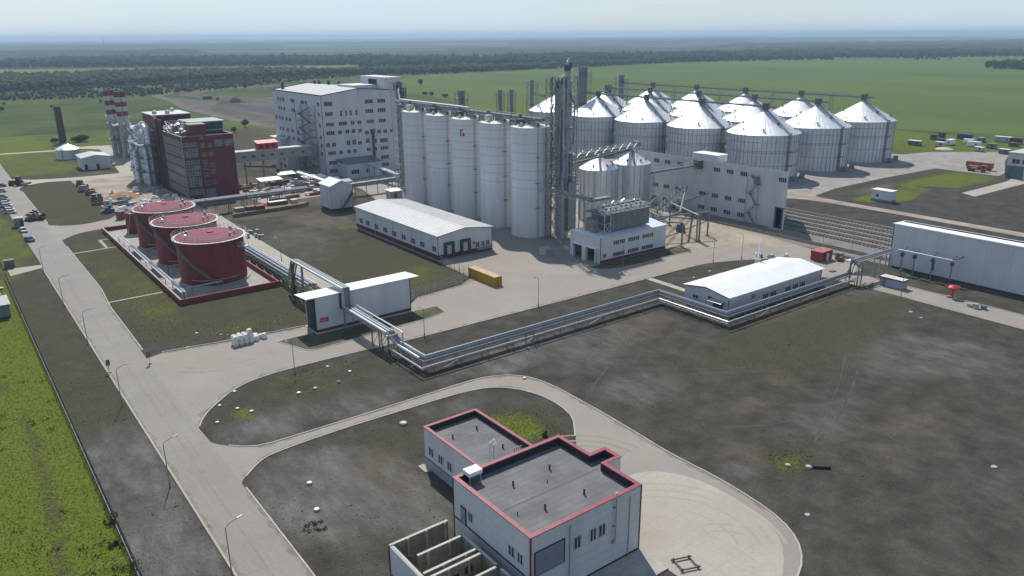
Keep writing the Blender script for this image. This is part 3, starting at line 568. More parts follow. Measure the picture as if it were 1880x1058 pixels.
# triple flue above the annex
for i, (x, y, h) in enumerate(((52.4, 74.6, 10.4), (52.9, 74.2, 10.2), (53.3, 75.0, 10.3))):
    f = MB().tube([(x, y, 5.9), (x, y, h)], .14, 10).build('flue', GALV, t, True); MB().lathe(x, y, [(.26, h - .02), (.26, h + .12), (.05, h + .35)], 10).build('flue_cap', PIPEW, f)
MB().bar((52.2, 74.6, 9.2), (53.5, 74.9, 9.2), .06).bar((52.2, 74.6, 7.6), (53.5, 74.9, 7.6), .06).build('flue_stay', STEEL, t)
for k in range(4): MB().tube([(57.6 + k * .4, 76.2, 5.96), (57.6 + k * .4, 76.2, 7.2)], .07, 6).build('vent_pipe', STEEL, t)
MB().bar((57.4, 76.2, 7.1), (59.0, 76.2, 7.1), .06).build('vent_rail', STEEL, t)
# white rooftop unit on legs
u = MB().box(46.2, 70.4, 9.6, 48.2, 71.9, 10.15).build('roof_unit', ROOFW, t)
for x, y in ((46.4, 70.6), (48.0, 70.6), (46.4, 71.7), (48.0, 71.7)): MB().box(x - .06, y - .06, 8.34, x + .06, y + .06, 9.6).build('unit_leg', STEELL, u)
MB().box(46.5, 70.7, 8.9, 47.9, 71.6, 9.59).build('unit_body', STEELD, u)
# forecourt slab at the front (ramp) and a hatch
MB().prism([(46, 51.5), (62.4, 51.5), (62.4, 56.3), (46, 56.3)], 0, .16).build('apron', CONC, t)
single('concrete_doorstep', MB().box(50.2, 88.4, 0, 51.25, 90.6, .18), YARD, 'small pale concrete slab at the far corner of the annex', 'slab')

# ------------------------------------------------------------------ roofless settling tank beside it
t = thing('settling_basin', 'roofless concrete basin with notched inner walls beside the front building', 'basin', (39.3, 64, 0))
HZ = 4.0
def wall_run(name, p, q, th, z1, z0=0.0, m=None):
    (x0, y0), (x1, y1) = p, q; mb = MB()
    if abs(x1 - x0) > abs(y1 - y0): mb.box(min(x0, x1), y0 - th / 2, z0, max(x0, x1), y0 + th / 2, z1)
    else: mb.box(x0 - th / 2, min(y0, y1), z0, x0 + th / 2, max(y0, y1), z1)
    return mb.build(name, m or CONCD, t)
RIM = M('pale_concrete_rim', (0.48, 0.46, 0.41), .85, var=.1)
def rim(p, q, th=.34, z=HZ):
    (x0, y0), (x1, y1) = p, q; mb = MB()
    if abs(x1 - x0) > abs(y1 - y0): mb.box(min(x0, x1) - .02, y0 - th / 2, z, max(x0, x1) + .02, y0 + th / 2, z + .07)
    else: mb.box(x0 - th / 2, min(y0, y1) + .18, z, x0 + th / 2, max(y0, y1) - .18, z + .07)
    return mb.build('wall_rim', RIM, t)
for p, q in (((35.2, 71.5), (43.4, 71.5)), ((35.4, 48), (35.4, 71.3)), ((43.25, 60.6), (43.25, 68.0)), ((36.9, 67.8), (43.0, 67.8)), ((35.8, 64.6), (43.0, 64.6)), ((35.8, 63.6), (43.0, 63.6)), ((38.5, 60.5), (43.0, 60.5)), ((43.25, 50), (43.25, 60.0))):
    wall_run('basin_wall', p, q, .24, HZ); rim(p, q)
for x, y in ((37.6, 71.5), (40.2, 71.5), (42.9, 71.5)): MB().box(x - .16, y - .30, 1.5, x + .16, y - .12, HZ + .02).build('pilaster', CONC, t)
for x, y in ((38.2, 67.8), (41.2, 67.8), (38.4, 64.6), (41.4, 64.6), (38.4, 63.6), (41.2, 63.6), (40, 60.5)): MB().box(x - .14, y - .26, 2.2, x + .14, y - .12, HZ + .02).build('pilaster', CONC, t)
for x, z in ((37.2, 2.1), (39.3, 2.0), (41.2, 2.3)): 
    o = MB().box(x - .5, 63.40, z, x + .5, 63.47, z + .85).build('wall_opening', DARK, t)
MB().box(35.0, 48, 0, 43.6, 71.7, .12).build('basin_floor', CONCD, t)
MB().box(35.14, 48, 0, 35.24, 71.6, HZ - .02).build('outer_cladding', WHITE, t); MB().box(35.06, 71.4, 0, 35.3, 71.66, HZ).build('corner_trim', MAROON, t)
# junk in the gap between
for i, (x, y, s, m, l) in enumerate(((44.1, 68.6, .8, STEELL, 'pale metal box in the gap beside the basin'), (44.0, 65.6, .7, STEELD, 'dark metal drum box in the gap beside the basin'), (44.1, 62.6, .6, STEEL, 'small grey pump box in the gap beside the basin'))):
    single('pump_box', MB().box(x - s / 2, y - s / 2, 0, x + s / 2, y + s / 2, s).box(x - s / 2 - .04, y - s / 2 - .04, s, x + s / 2 + .04, y + s / 2 + .04, s + .08), m, l, 'box')
# metal frame on the yard
def frame_bm():
    b = MB()
    for p, q in (((63.6, 52.2), (66.2, 51.2)), ((63.0, 50.2), (65.6, 49.2))): b.bar((*p, .3), (*q, .3), .16)
    for k in (0.12, .88):
        a = (63.6 + 2.6 * k, 52.2 - 1.0 * k, .3); c = (63.0 + 2.6 * k, 50.2 - 1.0 * k, .3); b.bar(a, c, .14); b.bar((a[0], a[1], 0), (a[0], a[1], .5), .16); b.bar((c[0], c[1], 0), (c[0], c[1], .5), .16)
    return b
single('lifting_cradle', frame_bm(), STEELD, 'loose dark steel lifting cradle lying on the pale yard', 'cradle')

# ------------------------------------------------------------------ drive-through loading shed
t = thing('loading_shed', 'narrow white drive-through loading shed with overhanging roof by the crossroad', 'shed', (72.4, 154.5, 0))
MB().box(61, 152.3, .75, 84.7, 152.55, 8.1).build('front_wall', WHITE, t); MB().box(61, 157.4, .0, 84.7, 157.65, 7.6).build('back_wall', WHITE2, t)
MB().box(61, 152.24, .1, 84.7, 152.3, .75).build('plinth', MAROON, t)
MB().box(60.6, 151.2, 0, 85.1, 158.3, .16).build('base_slab', CONC, t)
b = MB(); b.add([(58.9, 151.9, 8.2), (87, 151.9, 8.2), (87, 158.4, 7.7), (58.9, 158.4, 7.7), (58.9, 151.9, 8.36), (87, 151.9, 8.36), (87, 158.4, 7.86), (58.9, 158.4, 7.86)], [(0, 3, 2, 1), (4, 5, 6, 7), (0, 1, 5, 4), (1, 2, 6, 5), (2, 3, 7, 6), (3, 0, 4, 7)]); b.build('roof', ROOFW, t)
for x in (60.9, 84.6): MB().box(x, 152.2, .1, x + .15, 152.32, 8.1).build('corner_trim', FRAMED, t)
MB().tube([(67.9, 152.15, .2), (67.9, 152.15, 4.5)], .08, 6).build('downpipe', STEELL, t)
sg = MB().box(61.9, 152.2, 2.3, 63.9, 152.29, 3.3).build('sign', SIGNRED, t); MB().box(62.15, 152.16, 2.65, 63.5, 152.2, 2.85).build('sign_band', M('sign_band', (.62, .35, .4), .6), sg)
for x in (63, 68, 73, 78, 83): MB().bar((x, 152.6, 7.9), (x, 157.3, 7.5), .2).build('rafter', STEELD, t)
MB().box(66.7, 152.05, 4.8, 69.2, 152.24, 8.0).build('pipe_chase', STEELD, t); MB().box(61.05, 152.56, .2, 84.65, 152.62, 8.0).build('shade_lining', STEEL, t); MB().box(61.05, 157.33, .17, 84.65, 157.39, 7.9).build('shade_lining', STEEL, t); MB().box(61.0, 152.63, .165, 84.6, 157.32, .19).build('shade_floor', STEELD, t)  # dark lining sheets and floor put the drive-through's inner shade into the colour

# ------------------------------------------------------------------ warehouse with two dock doors
t = thing('dock_warehouse', 'low white warehouse with ridged roof and two black-framed dock doors', 'warehouse', (122.7, 212, 0))
b = MB().prism([(113, 185.5), (132.3, 185.5), (132.3, 238), (113, 238)], 1.35, 7.0, top=False)
b.add([(113, 185.5, 7.0), (132.3, 185.5, 7.0), (122.3, 185.5, 8.25)], [(0, 1, 2)]); b.add([(113, 238, 7.0), (132.3, 238, 7.0), (122.3, 238, 8.25)], [(0, 2, 1)]); b.build('wall', WHITE, t)
MB().prism([(112.94, 185.44), (132.36, 185.44), (132.36, 238.06), (112.94, 238.06)], 0, 1.35, top=True).build('plinth', MAROON, t)
def gable_roof(t, x0, x1, y0, y1, ze, zr, th=.14, m=ROOFW, axis='y', xr=None, name='roof_slope', seams=0, sm=None):
    """two roof slopes meeting in a ridge that runs along y (or x), each a sheet with thickness"""
    out = []
    for side in (0, 1):
        b = MB()
        if axis == 'y':
            r = xr if xr is not None else (x0 + x1) / 2; e = x0 if side == 0 else x1
            P = [(e, y0, ze), (r, y0, zr), (r, y1, zr), (e, y1, ze)]
        else:
            r = xr if xr is not None else (y0 + y1) / 2; e = y0 if side == 0 else y1
            P = [(x0, e, ze), (x0, r, zr), (x1, r, zr), (x1, e, ze)]
        b.add(P + [(p[0], p[1], p[2] + th) for p in P], [(0, 1, 2, 3), (7, 6, 5, 4), (0, 4, 5, 1), (1, 5, 6, 2), (2, 6, 7, 3), (3, 7, 4, 0)])
        o = b.build(name, m, t); out.append(o)
        if seams:
            s = MB()
            for k in range(1, seams):
                f = k / seams
                if axis == 'y': y = y0 + (y1 - y0) * f; s.bar((e, y, ze + th + .02), (r, y, zr + th + .02), .10, .06)
                else: x = x0 + (x1 - x0) * f; s.bar((x, e, ze + th + .02), (x, r, zr + th + .02), .10, .06)
            stuff_part(s.build('roof_seams', sm or m, t))
    return out
gable_roof(t, 112.6, 132.8, 185.0, 238.5, 7.03, 8.3, m=ROOFG, xr=122.3, seams=40)
MB().box(122.15, 185, 8.44, 122.45, 238.5, 8.5).build('ridge_cap', ROOFW, t)
for x in (112.95, 132.2): MB().box(x, 185.38, 0, x + .14, 185.5, 7.0).build('corner_trim', COPING, t)
b = MB(); b.bar((112.6, 184.95, 7.1), (122.3, 184.95, 8.38), .1, .16).bar((122.3, 184.95, 8.38), (132.8, 184.95, 7.1), .1, .16); b.build('verge_trim', MAROON, t)
for y0, y1 in ((233, 235.6), (227.9, 230.9), (221.9, 224.8), (216, 218.7), (210, 212.9), (204, 206.7), (198.3, 201.2), (192.8, 195.5), (186.2, 188.7)): win(t, 'x', 113, y0 + .1, y1 - .1, 2.15, 3.75, 2, 2, t=.1)
for x0, x1 in ((115.0, 118.4), (120.7, 124.1)):
    d = MB().box(x0, 184.7, .5, x0 + .75, 185.5, 4.85).box(x1 - .75, 184.7, .5, x1, 185.5, 4.85).box(x0 + .75, 184.7, 4.1, x1 - .75, 185.5, 4.85).build('dock_seal', FRAMED, t)
    MB().box(x0 + .75, 185.3, 1.2, x1 - .75, 185.49, 4.1).build('dock_door', STEELL, d)
    for k in range(4): MB().box(x0 + .78, 185.25, 1.25 + k * .7, x1 - .78, 185.3, 1.25 + k * .7 + .66).build('door_panel', FRAME, d)
MB().box(125.2, 185.4, 2.8, 126.2, 185.48, 3.5).build('sign', SIGNRED, t)
st = MB().box(126.4, 184.2, 1.0, 131.9, 185.4, 1.15).build('landing', CONC, t)
b = MB()
for x in (126.4, 127.8, 129.2, 130.6, 131.9): b.bar((x, 184.2, 1.1), (x, 184.2, 2.1), .06)
b.bar((126.4, 184.2, 2.1), (131.9, 184.2, 2.1), .06).bar((126.4, 184.2, 1.6), (131.9, 184.2, 1.6), .05); b.build('railing', STEELL, st)
for x0, x1 in ((126.3, 127.7), (128.3, 129.6), (130.0, 131.4)): win(t, 'y', 185.5, x0, x1, 1.55, 3.2, 2, t=.1)
b = MB().box(112.0, 186, 0, 112.9, 237.5, .08); b.build('drip_paving', CONCD, t)
for y in (200, 212, 224): MB().tube([(112.85, y, .2), (112.85, y, 6.9)], .06, 6).build('downpipe', STEELL, t)

# ------------------------------------------------------------------ yellow shipping container
def container(name, label, x0, y0, x1, y1, h, m, group=None, ribs=True, z=0.0, roofm=None):
    t = thing(name, label, 'container', ((x0 + x1) / 2, (y0 + y1) / 2, z), group)
    MB().box(x0 + .05, y0 + .05, z + .12, x1 - .05, y1 - .05, z + h - .06).build('body', m, t)
    f = MB()
    for x in (x0, x1 - .14):
        for y in (y0, y1 - .14): f.box(x, y, z, x + .14, y + .14, z + h)
    for x in (x0, x1 - .12): f.box(x, y0 + .14, z, x + .12, y1 - .14, z + .16).box(x, y0 + .14, z + h - .12, x + .12, y1 - .14, z + h)
    for y in (y0, y1 - .12): f.box(x0 + .14, y, z, x1 - .14, y + .12, z + .16).box(x0 + .14, y, z + h - .12, x1 - .14, y + .12, z + h)
    f.build('frame', m, t)
    MB().box(x0 + .12, y0 + .12, z + h - .05, x1 - .12, y1 - .12, z + h - .02).build('roof', roofm or m, t)
    if ribs:
        r = MB(); L = y1 - y0; W = x1 - x0
        if L >= W:
            n = int(L / .55)
            for k in range(1, n): r.box(x0 + .01, y0 + L * k / n - .09, z + .17, x0 + .05, y0 + L * k / n + .09, z + h - .13)
            r.bar((x0 + W * .5, y0 + .02, z + .16), (x0 + W * .5, y0 + .02, z + h - .12), .06)
            for u in (.2, .4, .6, .8): r.bar((x0 + W * u, y0 + .0, z + .3), (x0 + W * u, y0 + .0, z + h - .2), .04)
        else:
            n = int(W / .55)
            for k in range(1, n): r.box(x0 + W * k / n - .09, y0 + .01, z + .17, x0 + W * k / n + .09, y0 + .05, z + h - .13)
        stuff_part(r.build('corrugation', m, t))
    return t
container('shipping_container', 'long yellow shipping container standing on the plaza by the warehouse', 110.9, 154.6, 113.3, 166.8, 2.6, YELLOW, roofm=M('bleached_roof', (0.44, 0.33, 0.20), .7, var=.15))

# ------------------------------------------------------------------ low workshop with the bright roof
t = thing('workshop', 'long low white workshop under a bright white roof behind the pipe rack', 'building', (160, 110.5, 0))
b = MB().prism([(141, 104), (178.8, 104), (178.8, 117), (141, 117)], 0, 4.15, top=False)
b.add([(141, 104, 4.15), (141, 117, 4.15), (141, 110.5, 5.15)], [(0, 2, 1)]); b.add([(178.8, 104, 4.15), (178.8, 117, 4.15), (178.8, 110.5, 5.15)], [(0, 1, 2)]); b.build('wall', WHITE2, t)
gable_roof(t, 140.5, 179.3, 103.5, 117.5, 4.15, 5.2, axis='x', m=ROOFW, seams=32)
b = MB(); b.bar((140.45, 103.5, 4.22), (140.45, 110.5, 5.28), .08, .2).bar((140.45, 110.5, 5.28), (140.45, 117.5, 4.22), .08, .2); b.build('verge_trim', COPING, t)
for x in (141, 178.7): MB().box(x - .06, 103.94, 0, x + .12, 104.02, 4.1).build('corner_trim', FRAMED, t)
MB().box(141.2, 103.93, .1, 178.6, 103.99, .4).build('plinth', MAROON, t)
for x0, x1 in ((154, 156.2), (157, 159.4), (163.2, 165.4), (166.3, 168.5), (169.4, 171.6)): win(t, 'y', 104, x0, x1, 1.0, 2.35, 3, t=.1)
MB().box(149.6, 103.8, 2.3, 150.8, 104, 3.1).build('wall_unit', STEEL, t)
win(t, 'x', 141, 112.8, 114.4, 1.6, 2.5, 2); MB().box(140.75, 108.6, 2.5, 141, 109.8, 3.2).build('wall_unit', STEELD, t)
d = MB().box(140.85, 105.6, .1, 141, 108.4, 2.3).build('door', FRAMED, t)
b = MB(); b.add([(141, 105.0, 2.9), (141, 109, 2.9), (139.4, 109, 2.55), (139.4, 105.0, 2.55), (141, 105.0, 3.0), (141, 109, 3.0), (139.4, 109, 2.65), (139.4, 105.0, 2.65)], [(0, 1, 2, 3), (7, 6, 5, 4), (0, 4, 5, 1), (1, 5, 6, 2), (2, 6, 7, 3), (3, 7, 4, 0)]); b.build('door_canopy', STEELL, t)
f = MB().tube([(171.5, 118.4, 0), (171.5, 118.4, 9.6)], .22, 10).build('flue', ROOFW, t, True); b = MB(); lattice(b, 170.9, 117.9, 172.1, 119.1, 0, 6.5, 1.6, .09); b.build('flue_frame', ROOFW, f)

# ------------------------------------------------------------------ service building with open truck bays and bins on its roof
t = thing('truck_bay_building', 'white two-storey building with open truck bays and dark bins on its roof', 'building', (160, 160, 0))
b = MB()
def bay_wall(b, x, ys, z0, z1, zt):
    """left wall with two bay openings"""
    (a0, a1), (c0, c1) = ys
    b.box(x, 153, z0, x + .25, a0, z1).box(x, a1, z0, x + .25, c0, z1).box(x, c1, z0, x + .25, 166, z1)
    b.box(x, a0, zt, x + .25, a1, z1).box(x, c0, zt, x + .25, c1, z1)
b = MB().box(147.05, 153, .6, 173.8, 153.25, 7.5).box(173.55, 153.25, 0, 173.8, 166, 7.5).box(147.05, 165.75, 0, 173.55, 166, 7.5); b.build('wall', WHITE, t)
b = MB(); bay_wall(b, 146.8, ((154.5, 158.5), (159.9, 163.9)), 0, 7.6, 4.0); b.build('bay_wall', WHITE, t)
MB().box(146.9, 152.93, .0, 173.8, 153.0, .95).build('plinth', MAROON, t)
MB().box(147.2, 153.3, 0.02, 173.5, 165.7, .12).build('bay_floor', CONCD, t)
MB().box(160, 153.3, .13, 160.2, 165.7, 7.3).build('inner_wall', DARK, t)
for y0, y1 in ((154.3, 154.6), (158.4, 160.0), (163.8, 164.2)): MB().box(146.0, y0, 0, 146.79, y1, 4.2).build('bay_pier', WHITE, t)
MB().box(145.9, 154.2, 4.2, 146.79, 164.3, 4.5).build('bay_canopy', ROOFW, t)
b = MB(); b.add([(146.6, 152.8, 7.55), (174, 152.8, 7.55), (174, 159.5, 8.4), (146.6, 159.5, 8.4)], [(0, 1, 2, 3)]); b.add([(146.6, 159.5, 8.4), (174, 159.5, 8.4), (174, 166.2, 7.55), (146.6, 166.2, 7.55)], [(0, 1, 2, 3)])
b.add([(146.6, 152.8, 7.53), (174, 152.8, 7.53), (174, 166.2, 7.53), (146.6, 166.2, 7.53)], [(0, 3, 2, 1)]); b.add([(146.6, 152.8, 7.54), (146.6, 159.5, 8.4), (146.6, 166.2, 7.54)], [(0, 1, 2)]); b.build('roof', M('blue_white_roof', (.62, .66, .72), .5, var=.06), t)
MB().box(146.72, 152.9, 0, 146.9, 153.05, 7.5).build('corner_trim', COPING, t)
for z0, z1 in ((4.75, 6.05), (1.3, 2.55)):
    for x0, x1 in ((151.8, 156.4), (157.7, 162.3), (163.6, 168.3)): win(t, 'y', 153, x0, x1, z0, z1, 6, t=.1)
MB().box(147.8, 152.9, 1.7, 149.1, 152.99, 2.7).build('sign', SIGNRED, t)
# bins on the roof
BINM = M('dark_corrugated_bin', (0.17, 0.185, 0.205), .5, metal=.4, var=.15, scale=1.0, stretch=(1, 1, .2))
for i in range(8):
    for j in range(2):
        x0 = 152 + i * 2.05; y0 = 155 + j * 4.0
        bn = MB().box(x0, y0, 8.45, x0 + 1.98, y0 + 3.9, 13.3).build('storage_bin', BINM, t)
        if j == 0: MB().box(x0 + .94, y0 - .05, 8.5, x0 + 1.02, y0, 13.2).build('bin_stiffener', STEELD, bn)
b = MB()
for x in (149.6, 152.0):
    for y in (154.6, 162.6): b.bar((x, y, 7.8), (x, y, 15.4), .2)
for z in (10.8, 13.3, 15.4): b.bar((149.6, 154.6, z), (152, 154.6, z), .16).bar((149.6, 154.6, z), (149.6, 162.6, z), .16).bar((149.6, 162.6, z), (152, 162.6, z), .16)
b.bar((149.6, 154.6, 8), (152, 154.6, 10.8), .12).bar((152, 154.6, 8), (149.6, 154.6, 10.8), .12).bar((149.6, 154.6, 8), (149.6, 162.6, 13.3), .12); b.build('bin_frame', STEELL, t)
MB().box(147.8, 157.0, 8.0, 149.4, 160.6, 12.0).build('stair_housing', STEEL, t)
dk = MB().box(149.5, 154.6, 13.42, 168.6, 163.0, 13.55).build('bin_deck', STEELD, t)
b = MB(); n = 12
for k in range(n + 1):
    x = 149.5 + 19.1 * k / n
    for y in (154.6, 163.0): b.bar((x, y, 13.55), (x, y, 14.6), .07)
for y in (154.6, 163.0):
    for z in (14.1, 14.6): b.bar((149.5, y, z), (168.6, y, z), .06)
for x in (149.5, 168.6):
    for z in (14.1, 14.6): b.bar((x, 154.6, z), (x, 163.0, z), .06)
b.build('deck_railing', STEELL, t)
for i in range(8):
    x = 153 + i * 2.05
    MB().lathe(x, 156.6, [(.6, 13.55), (.6, 14.0), (.25, 14.5), (.25, 14.9)], 10).build('bin_inlet', PIPEW, t); MB().lathe(x, 161, [(.6, 13.55), (.6, 14.0), (.25, 14.4), (.25, 14.9)], 10).build('bin_inlet', STEELL, t)
MB().box(151, 158.5, 14.7, 168.4, 159.1, 15.2).build('drag_conveyor', STEEL, t)
b = MB(); q = random.Random(8)
for k in range(54):
    x, y = q.uniform(149.8, 168), q.uniform(154.9, 162.8); z = q.uniform(13.7, 15.0); a = q.choice(((q.uniform(1, 3.2), 0, 0), (0, q.uniform(1, 3), 0), (.2, 0, q.uniform(.6, 1.4)), (q.uniform(.6, 1.5), q.uniform(-1, 1), .6))); b.bar((x, y, z), (x + a[0], y + a[1], z + a[2]), q.uniform(.1, .26))
stuff_part(b.build('deck_pipes', PIPEW, t))
for k in range(6): x = 150.3 + k * 3.1; MB().box(x, 157.4, 13.55, x + 1.2, 158.2, 14.4 + .3 * (k % 2)).build('deck_cabinet', (STEELL, STEEL)[k % 2], t)
for i in range(8): MB().tube([(153 + i * 2.05, 158.8, 14.9), (153 + i * 2.05, 156.6, 14.6)], .2, 6).build('spout', STEELL, t)
# ------------------------------------------------------------------ red tank farm
t = thing('bund_wall', 'low red containment wall with grey floor around the red tanks', 'bund wall', (54.8, 230, 0))
b = MB(); ringwall(b, [(42.4, 190.4), (67.3, 190.4), (67.3, 286), (42.4, 286)], [(42.75, 190.75), (66.95, 190.75), (66.95, 285.6), (42.75, 285.6)], 0.05, 1.45); b.build('wall', BUNDRED, t)
MB().box(42.6, 190.6, 0.0, 67.1, 285.8, .12).build('bund_floor', M('bund_floor', (.33, .31, .285), .85, var=.16, scale=.3), t)
MB().box(42.36, 190.36, 1.452, 42.8, 286, 1.5).build('wall_cap', CONC, t)
def railing_ring(b, cx, cy, r, z, n=40, h=1.1, p=.045):
    for k in range(n):
        a0, a1 = 2 * math.pi * k / n, 2 * math.pi * (k + 1) / n; P = (cx + r * math.cos(a0), cy + r * math.sin(a0)); Q = (cx + r * math.cos(a1), cy + r * math.sin(a1))
        b.bar((*P, z), (*P, z + h), p * 1.3)
        for f in (.5, 1.0): b.bar((*P, z + h * f), (*Q, z + h * f), p)
    return b
TANK_LABEL = ['front red storage tank with pink dome roof nearest the loading shed', 'middle red storage tank with pink dome roof', 'rear red storage tank with pink dome roof nearest the red block']
for i, cy in enumerate((208.3, 231.6, 255.0)):
    cx, R, Ht = 56.0, 8.5, 12.0
    t = thing('storage_tank', TANK_LABEL[i], 'tank', (cx, cy, 0), 'big red storage tanks in the bund')
    MB().lathe(cx, cy, [(R + .7, .12), (R + .7, .45), (R, .5)], 48).build('foundation', CONC, t, True)
    MB().lathe(cx, cy, [(R, .45), (R, Ht)], 64, cap_top=False).build('shell', TANKRED, t, True)
    for z in (2.4, 4.8, 7.2, 9.6): MB().lathe(cx, cy, [(R, z - .04), (R + .03, z - .04), (R + .03, z + .04), (R, z + .04)], 64, cap_top=False).build('weld_band', TANKRED, t, True)
    MB().lathe(cx, cy, [(R + .15, Ht), (R + .15, Ht + .12), (R * .8, Ht + .42), (R * .45, Ht + .72), (R * .12, Ht + .85), (.01, Ht + .86)], 64, cap_top=False).build('dome_roof', TANKTOP, t, True)
    MB().lathe(cx, cy, [(R + .95, Ht - .12), (R + .95, Ht - .02), (R + .05, Ht - .02)], 64, cap_top=False).build('rim_walkway', STEELL, t)
    b = railing_ring(MB(), cx, cy, R + .9, Ht, 44); railing_ring(b, cx, cy, R - 1.2, Ht + .3, 36, 1.0, .04); stuff_part(b.build('roof_railing', STEELL, t))
    MB().box(cx - .5, cy - .8, Ht + .86, cx + .9, cy + .5, Ht + 1.12).build('hatch', BUNDRED, t)
    for k, (dx, dy) in enumerate(((-5, 3), (-6.3, -1), (5.5, -3.5), (6.2, 1.5), (3.8, -5.2))):
        MB().lathe(cx + dx, cy + dy, [(.28, Ht + .3), (.28, Ht + 1.0), (.42, Ht + 1.0), (.42, Ht + 1.25), (.05, Ht + 1.4)], 10).build('roof_vent', PIPEW if k == 1 else STEEL, t)
    # winding stair on the west side
    b = MB(); s2 = MB(); n = 44
    for k in range(n):
        a = R_(262) - R_(80) * (k / n); z = .6 + (Ht - .7) * k / n; r0, r1 = R + .05, R + .95
        c0 = (cx + r0 * math.cos(a), cy + r0 * math.sin(a)); c1 = (cx + r1 * math.cos(a), cy + r1 * math.sin(a)); b.bar((*c0, z), (*c1, z), .3, .05)
        a2 = R_(262) - R_(80) * ((k + 1) / n); d1 = (cx + r1 * math.cos(a2), cy + r1 * math.sin(a2)); z2 = .6 + (Ht - .7) * (k + 1) / n
        s2.bar((*c1, z), (*d1, z2), .06, .28); s2.bar((*c1, z + 1.05), (*d1, z2 + 1.05), .05); s2.bar((*c1, z + .55), (*d1, z2 + .55), .04)
        if k % 2 == 0: s2.bar((*c1, z), (*c1, z + 1.05), .05)
    stuff_part(b.build('stair_treads', STEEL, t)); stuff_part(s2.build('stair_rail', STEEL, t))
    # cooling ring and riser pipes
    a = R_(250)
    for ang in (256, 284, 300): a = R_(ang); MB().tube([(cx + (R + .12) * math.cos(a), cy + (R + .12) * math.sin(a), .5), (cx + (R + .12) * math.cos(a), cy + (R + .12) * math.sin(a), Ht - .3)], .06, 6).build('riser_pipe', RUST if ang != 256 else TANKRED, t)
    MB().tube([(cx + (R + .25) * math.cos(R_(q)), cy + (R + .25) * math.sin(R_(q)), 2.0) for q in range(215, 300, 6)], .09, 6).build('ring_pipe', STEELL, t)
    # foam chamber platform
    p = MB().box(cx + 4.6, cy - 8.6, Ht - 2.3, cx + 7.4, cy - 6.0, Ht - 2.2).build('foam_platform', STEELL, t)
    b = MB()
    for x in (4.6, 6.0, 7.4): b.bar((cx + x, cy - 8.6, Ht - 2.2), (cx + x, cy - 8.6, Ht - 1.1), .05)
    for z in (1.1, 1.65): b.bar((cx + 4.6, cy - 8.6, Ht - z), (cx + 7.4, cy - 8.6, Ht - z), .05).bar((cx + 4.6, cy - 8.6, Ht - z), (cx + 4.6, cy - 6.5, Ht - z), .05)
    b.bar((cx + 4.6, cy - 8.6, Ht - 2.3), (cx + 4.8, cy - 7.0, Ht - 3.6), .06).bar((cx + 7.4, cy - 8.6, Ht - 2.3), (cx + 6.2, cy - 6.2, Ht - 3.6), .06)
    stuff_part(b.build('platform_rail', STEELL, p)); MB().lathe(cx + 6, cy - 7.6, [(.3, Ht - 2.2), (.3, Ht - 1.3), (.1, Ht - 1.0)], 10).build('foam_chamber', STEEL, p)
t = thing('day_tank', 'small dark red tank with railed white top behind the rear tank', 'tank', (51.8, 278, 0))
MB().lathe(51.8, 278, [(3.2, .1), (3.2, 7.0), (0.01, 7.5)], 32, cap_top=False).build('shell', TANKRED, t, True); stuff_part(railing_ring(MB(), 51.8, 278, 3.2, 7.05, 20).build('roof_railing', STEELL, t))
MB().box(50.6, 277, 7.3, 53, 279, 8.0).build('top_equipment', STEELL, t); MB().bar((48.7, 277, .2), (49.8, 275.4, 7.0), .5, .12).build('ladder', STEELL, t)
t = thing('sump_tank', 'short brown-red drum tank at the north end of the tank row', 'tank', (51.6, 303, 0)); MB().lathe(51.6, 303, [(1.5, 0), (1.5, 3.0), (.01, 3.3)], 24, cap_top=False).build('shell', M('brown_red_paint', (.20, .07, .055), .6), t, True); MB().lathe(51.6, 303, [(1.6, 2.9), (1.6, 3.05), (1.5, 3.05)], 24, cap_top=False).build('rim_ring', STEELL, t)
# pipes on the west side of the bund and between tanks
def pipe_rack(name, label, pts_list, r_m, posts, ph, group=None, pm=None, cross=None):
    x, y, z = pts_list[0][0]; t = thing(name, label, 'pipe rack', (x, y, 0), group)
    for pts, (r, m) in zip(pts_list, r_m): MB().tube(pts, r, 10).build('pipe', m, t, True)
    if cross: stuff_part(cross.build('bracing', STEEL, t))
    pb = MB().box(-.07, -.07, 0, .07, .07, ph).mesh('post', pm or STEEL)
    for x, y in posts: shared('post', pb, t, (x, y, 0))
    return t
pipe_rack('pipe_rack', 'pipe bundle on low posts along the west bund wall beside the tanks', [[(43.6 + k * .45, 268, 2.4), (43.6 + k * .45, 193.2, 2.4), (43.6 + k * .45, 193.2, .4)] for k in range(3)], [(.13, PIPEW), (.11, PIPEG), (.11, PIPEW)], [(43.4, y) for y in range(194, 269, 7)], 2.4)
b = MB()
for y in (196.5, 219.8, 243.2): pass
for i, y in enumerate((196.8, 220.0, 243.4)):
    t = thing('branch_pipe', ('branch pipe in front of the first red tank', 'branch pipe between the first and middle red tanks', 'branch pipe between the middle and rear red tanks')[i], 'pipe', (44, y, 0), 'branch pipes feeding the red tanks')
    MB().tube([(44, y, 2.2), (52 if i else 54.5, y + .4, 2.2), (53 if i else 55.5, y + 2.4, 1.2)], .16, 8).build('pipe', STEELL, t, True); MB().box(47, y - .1, .1, 47.2, y + .1, 2.1).build('post', STEEL, t)
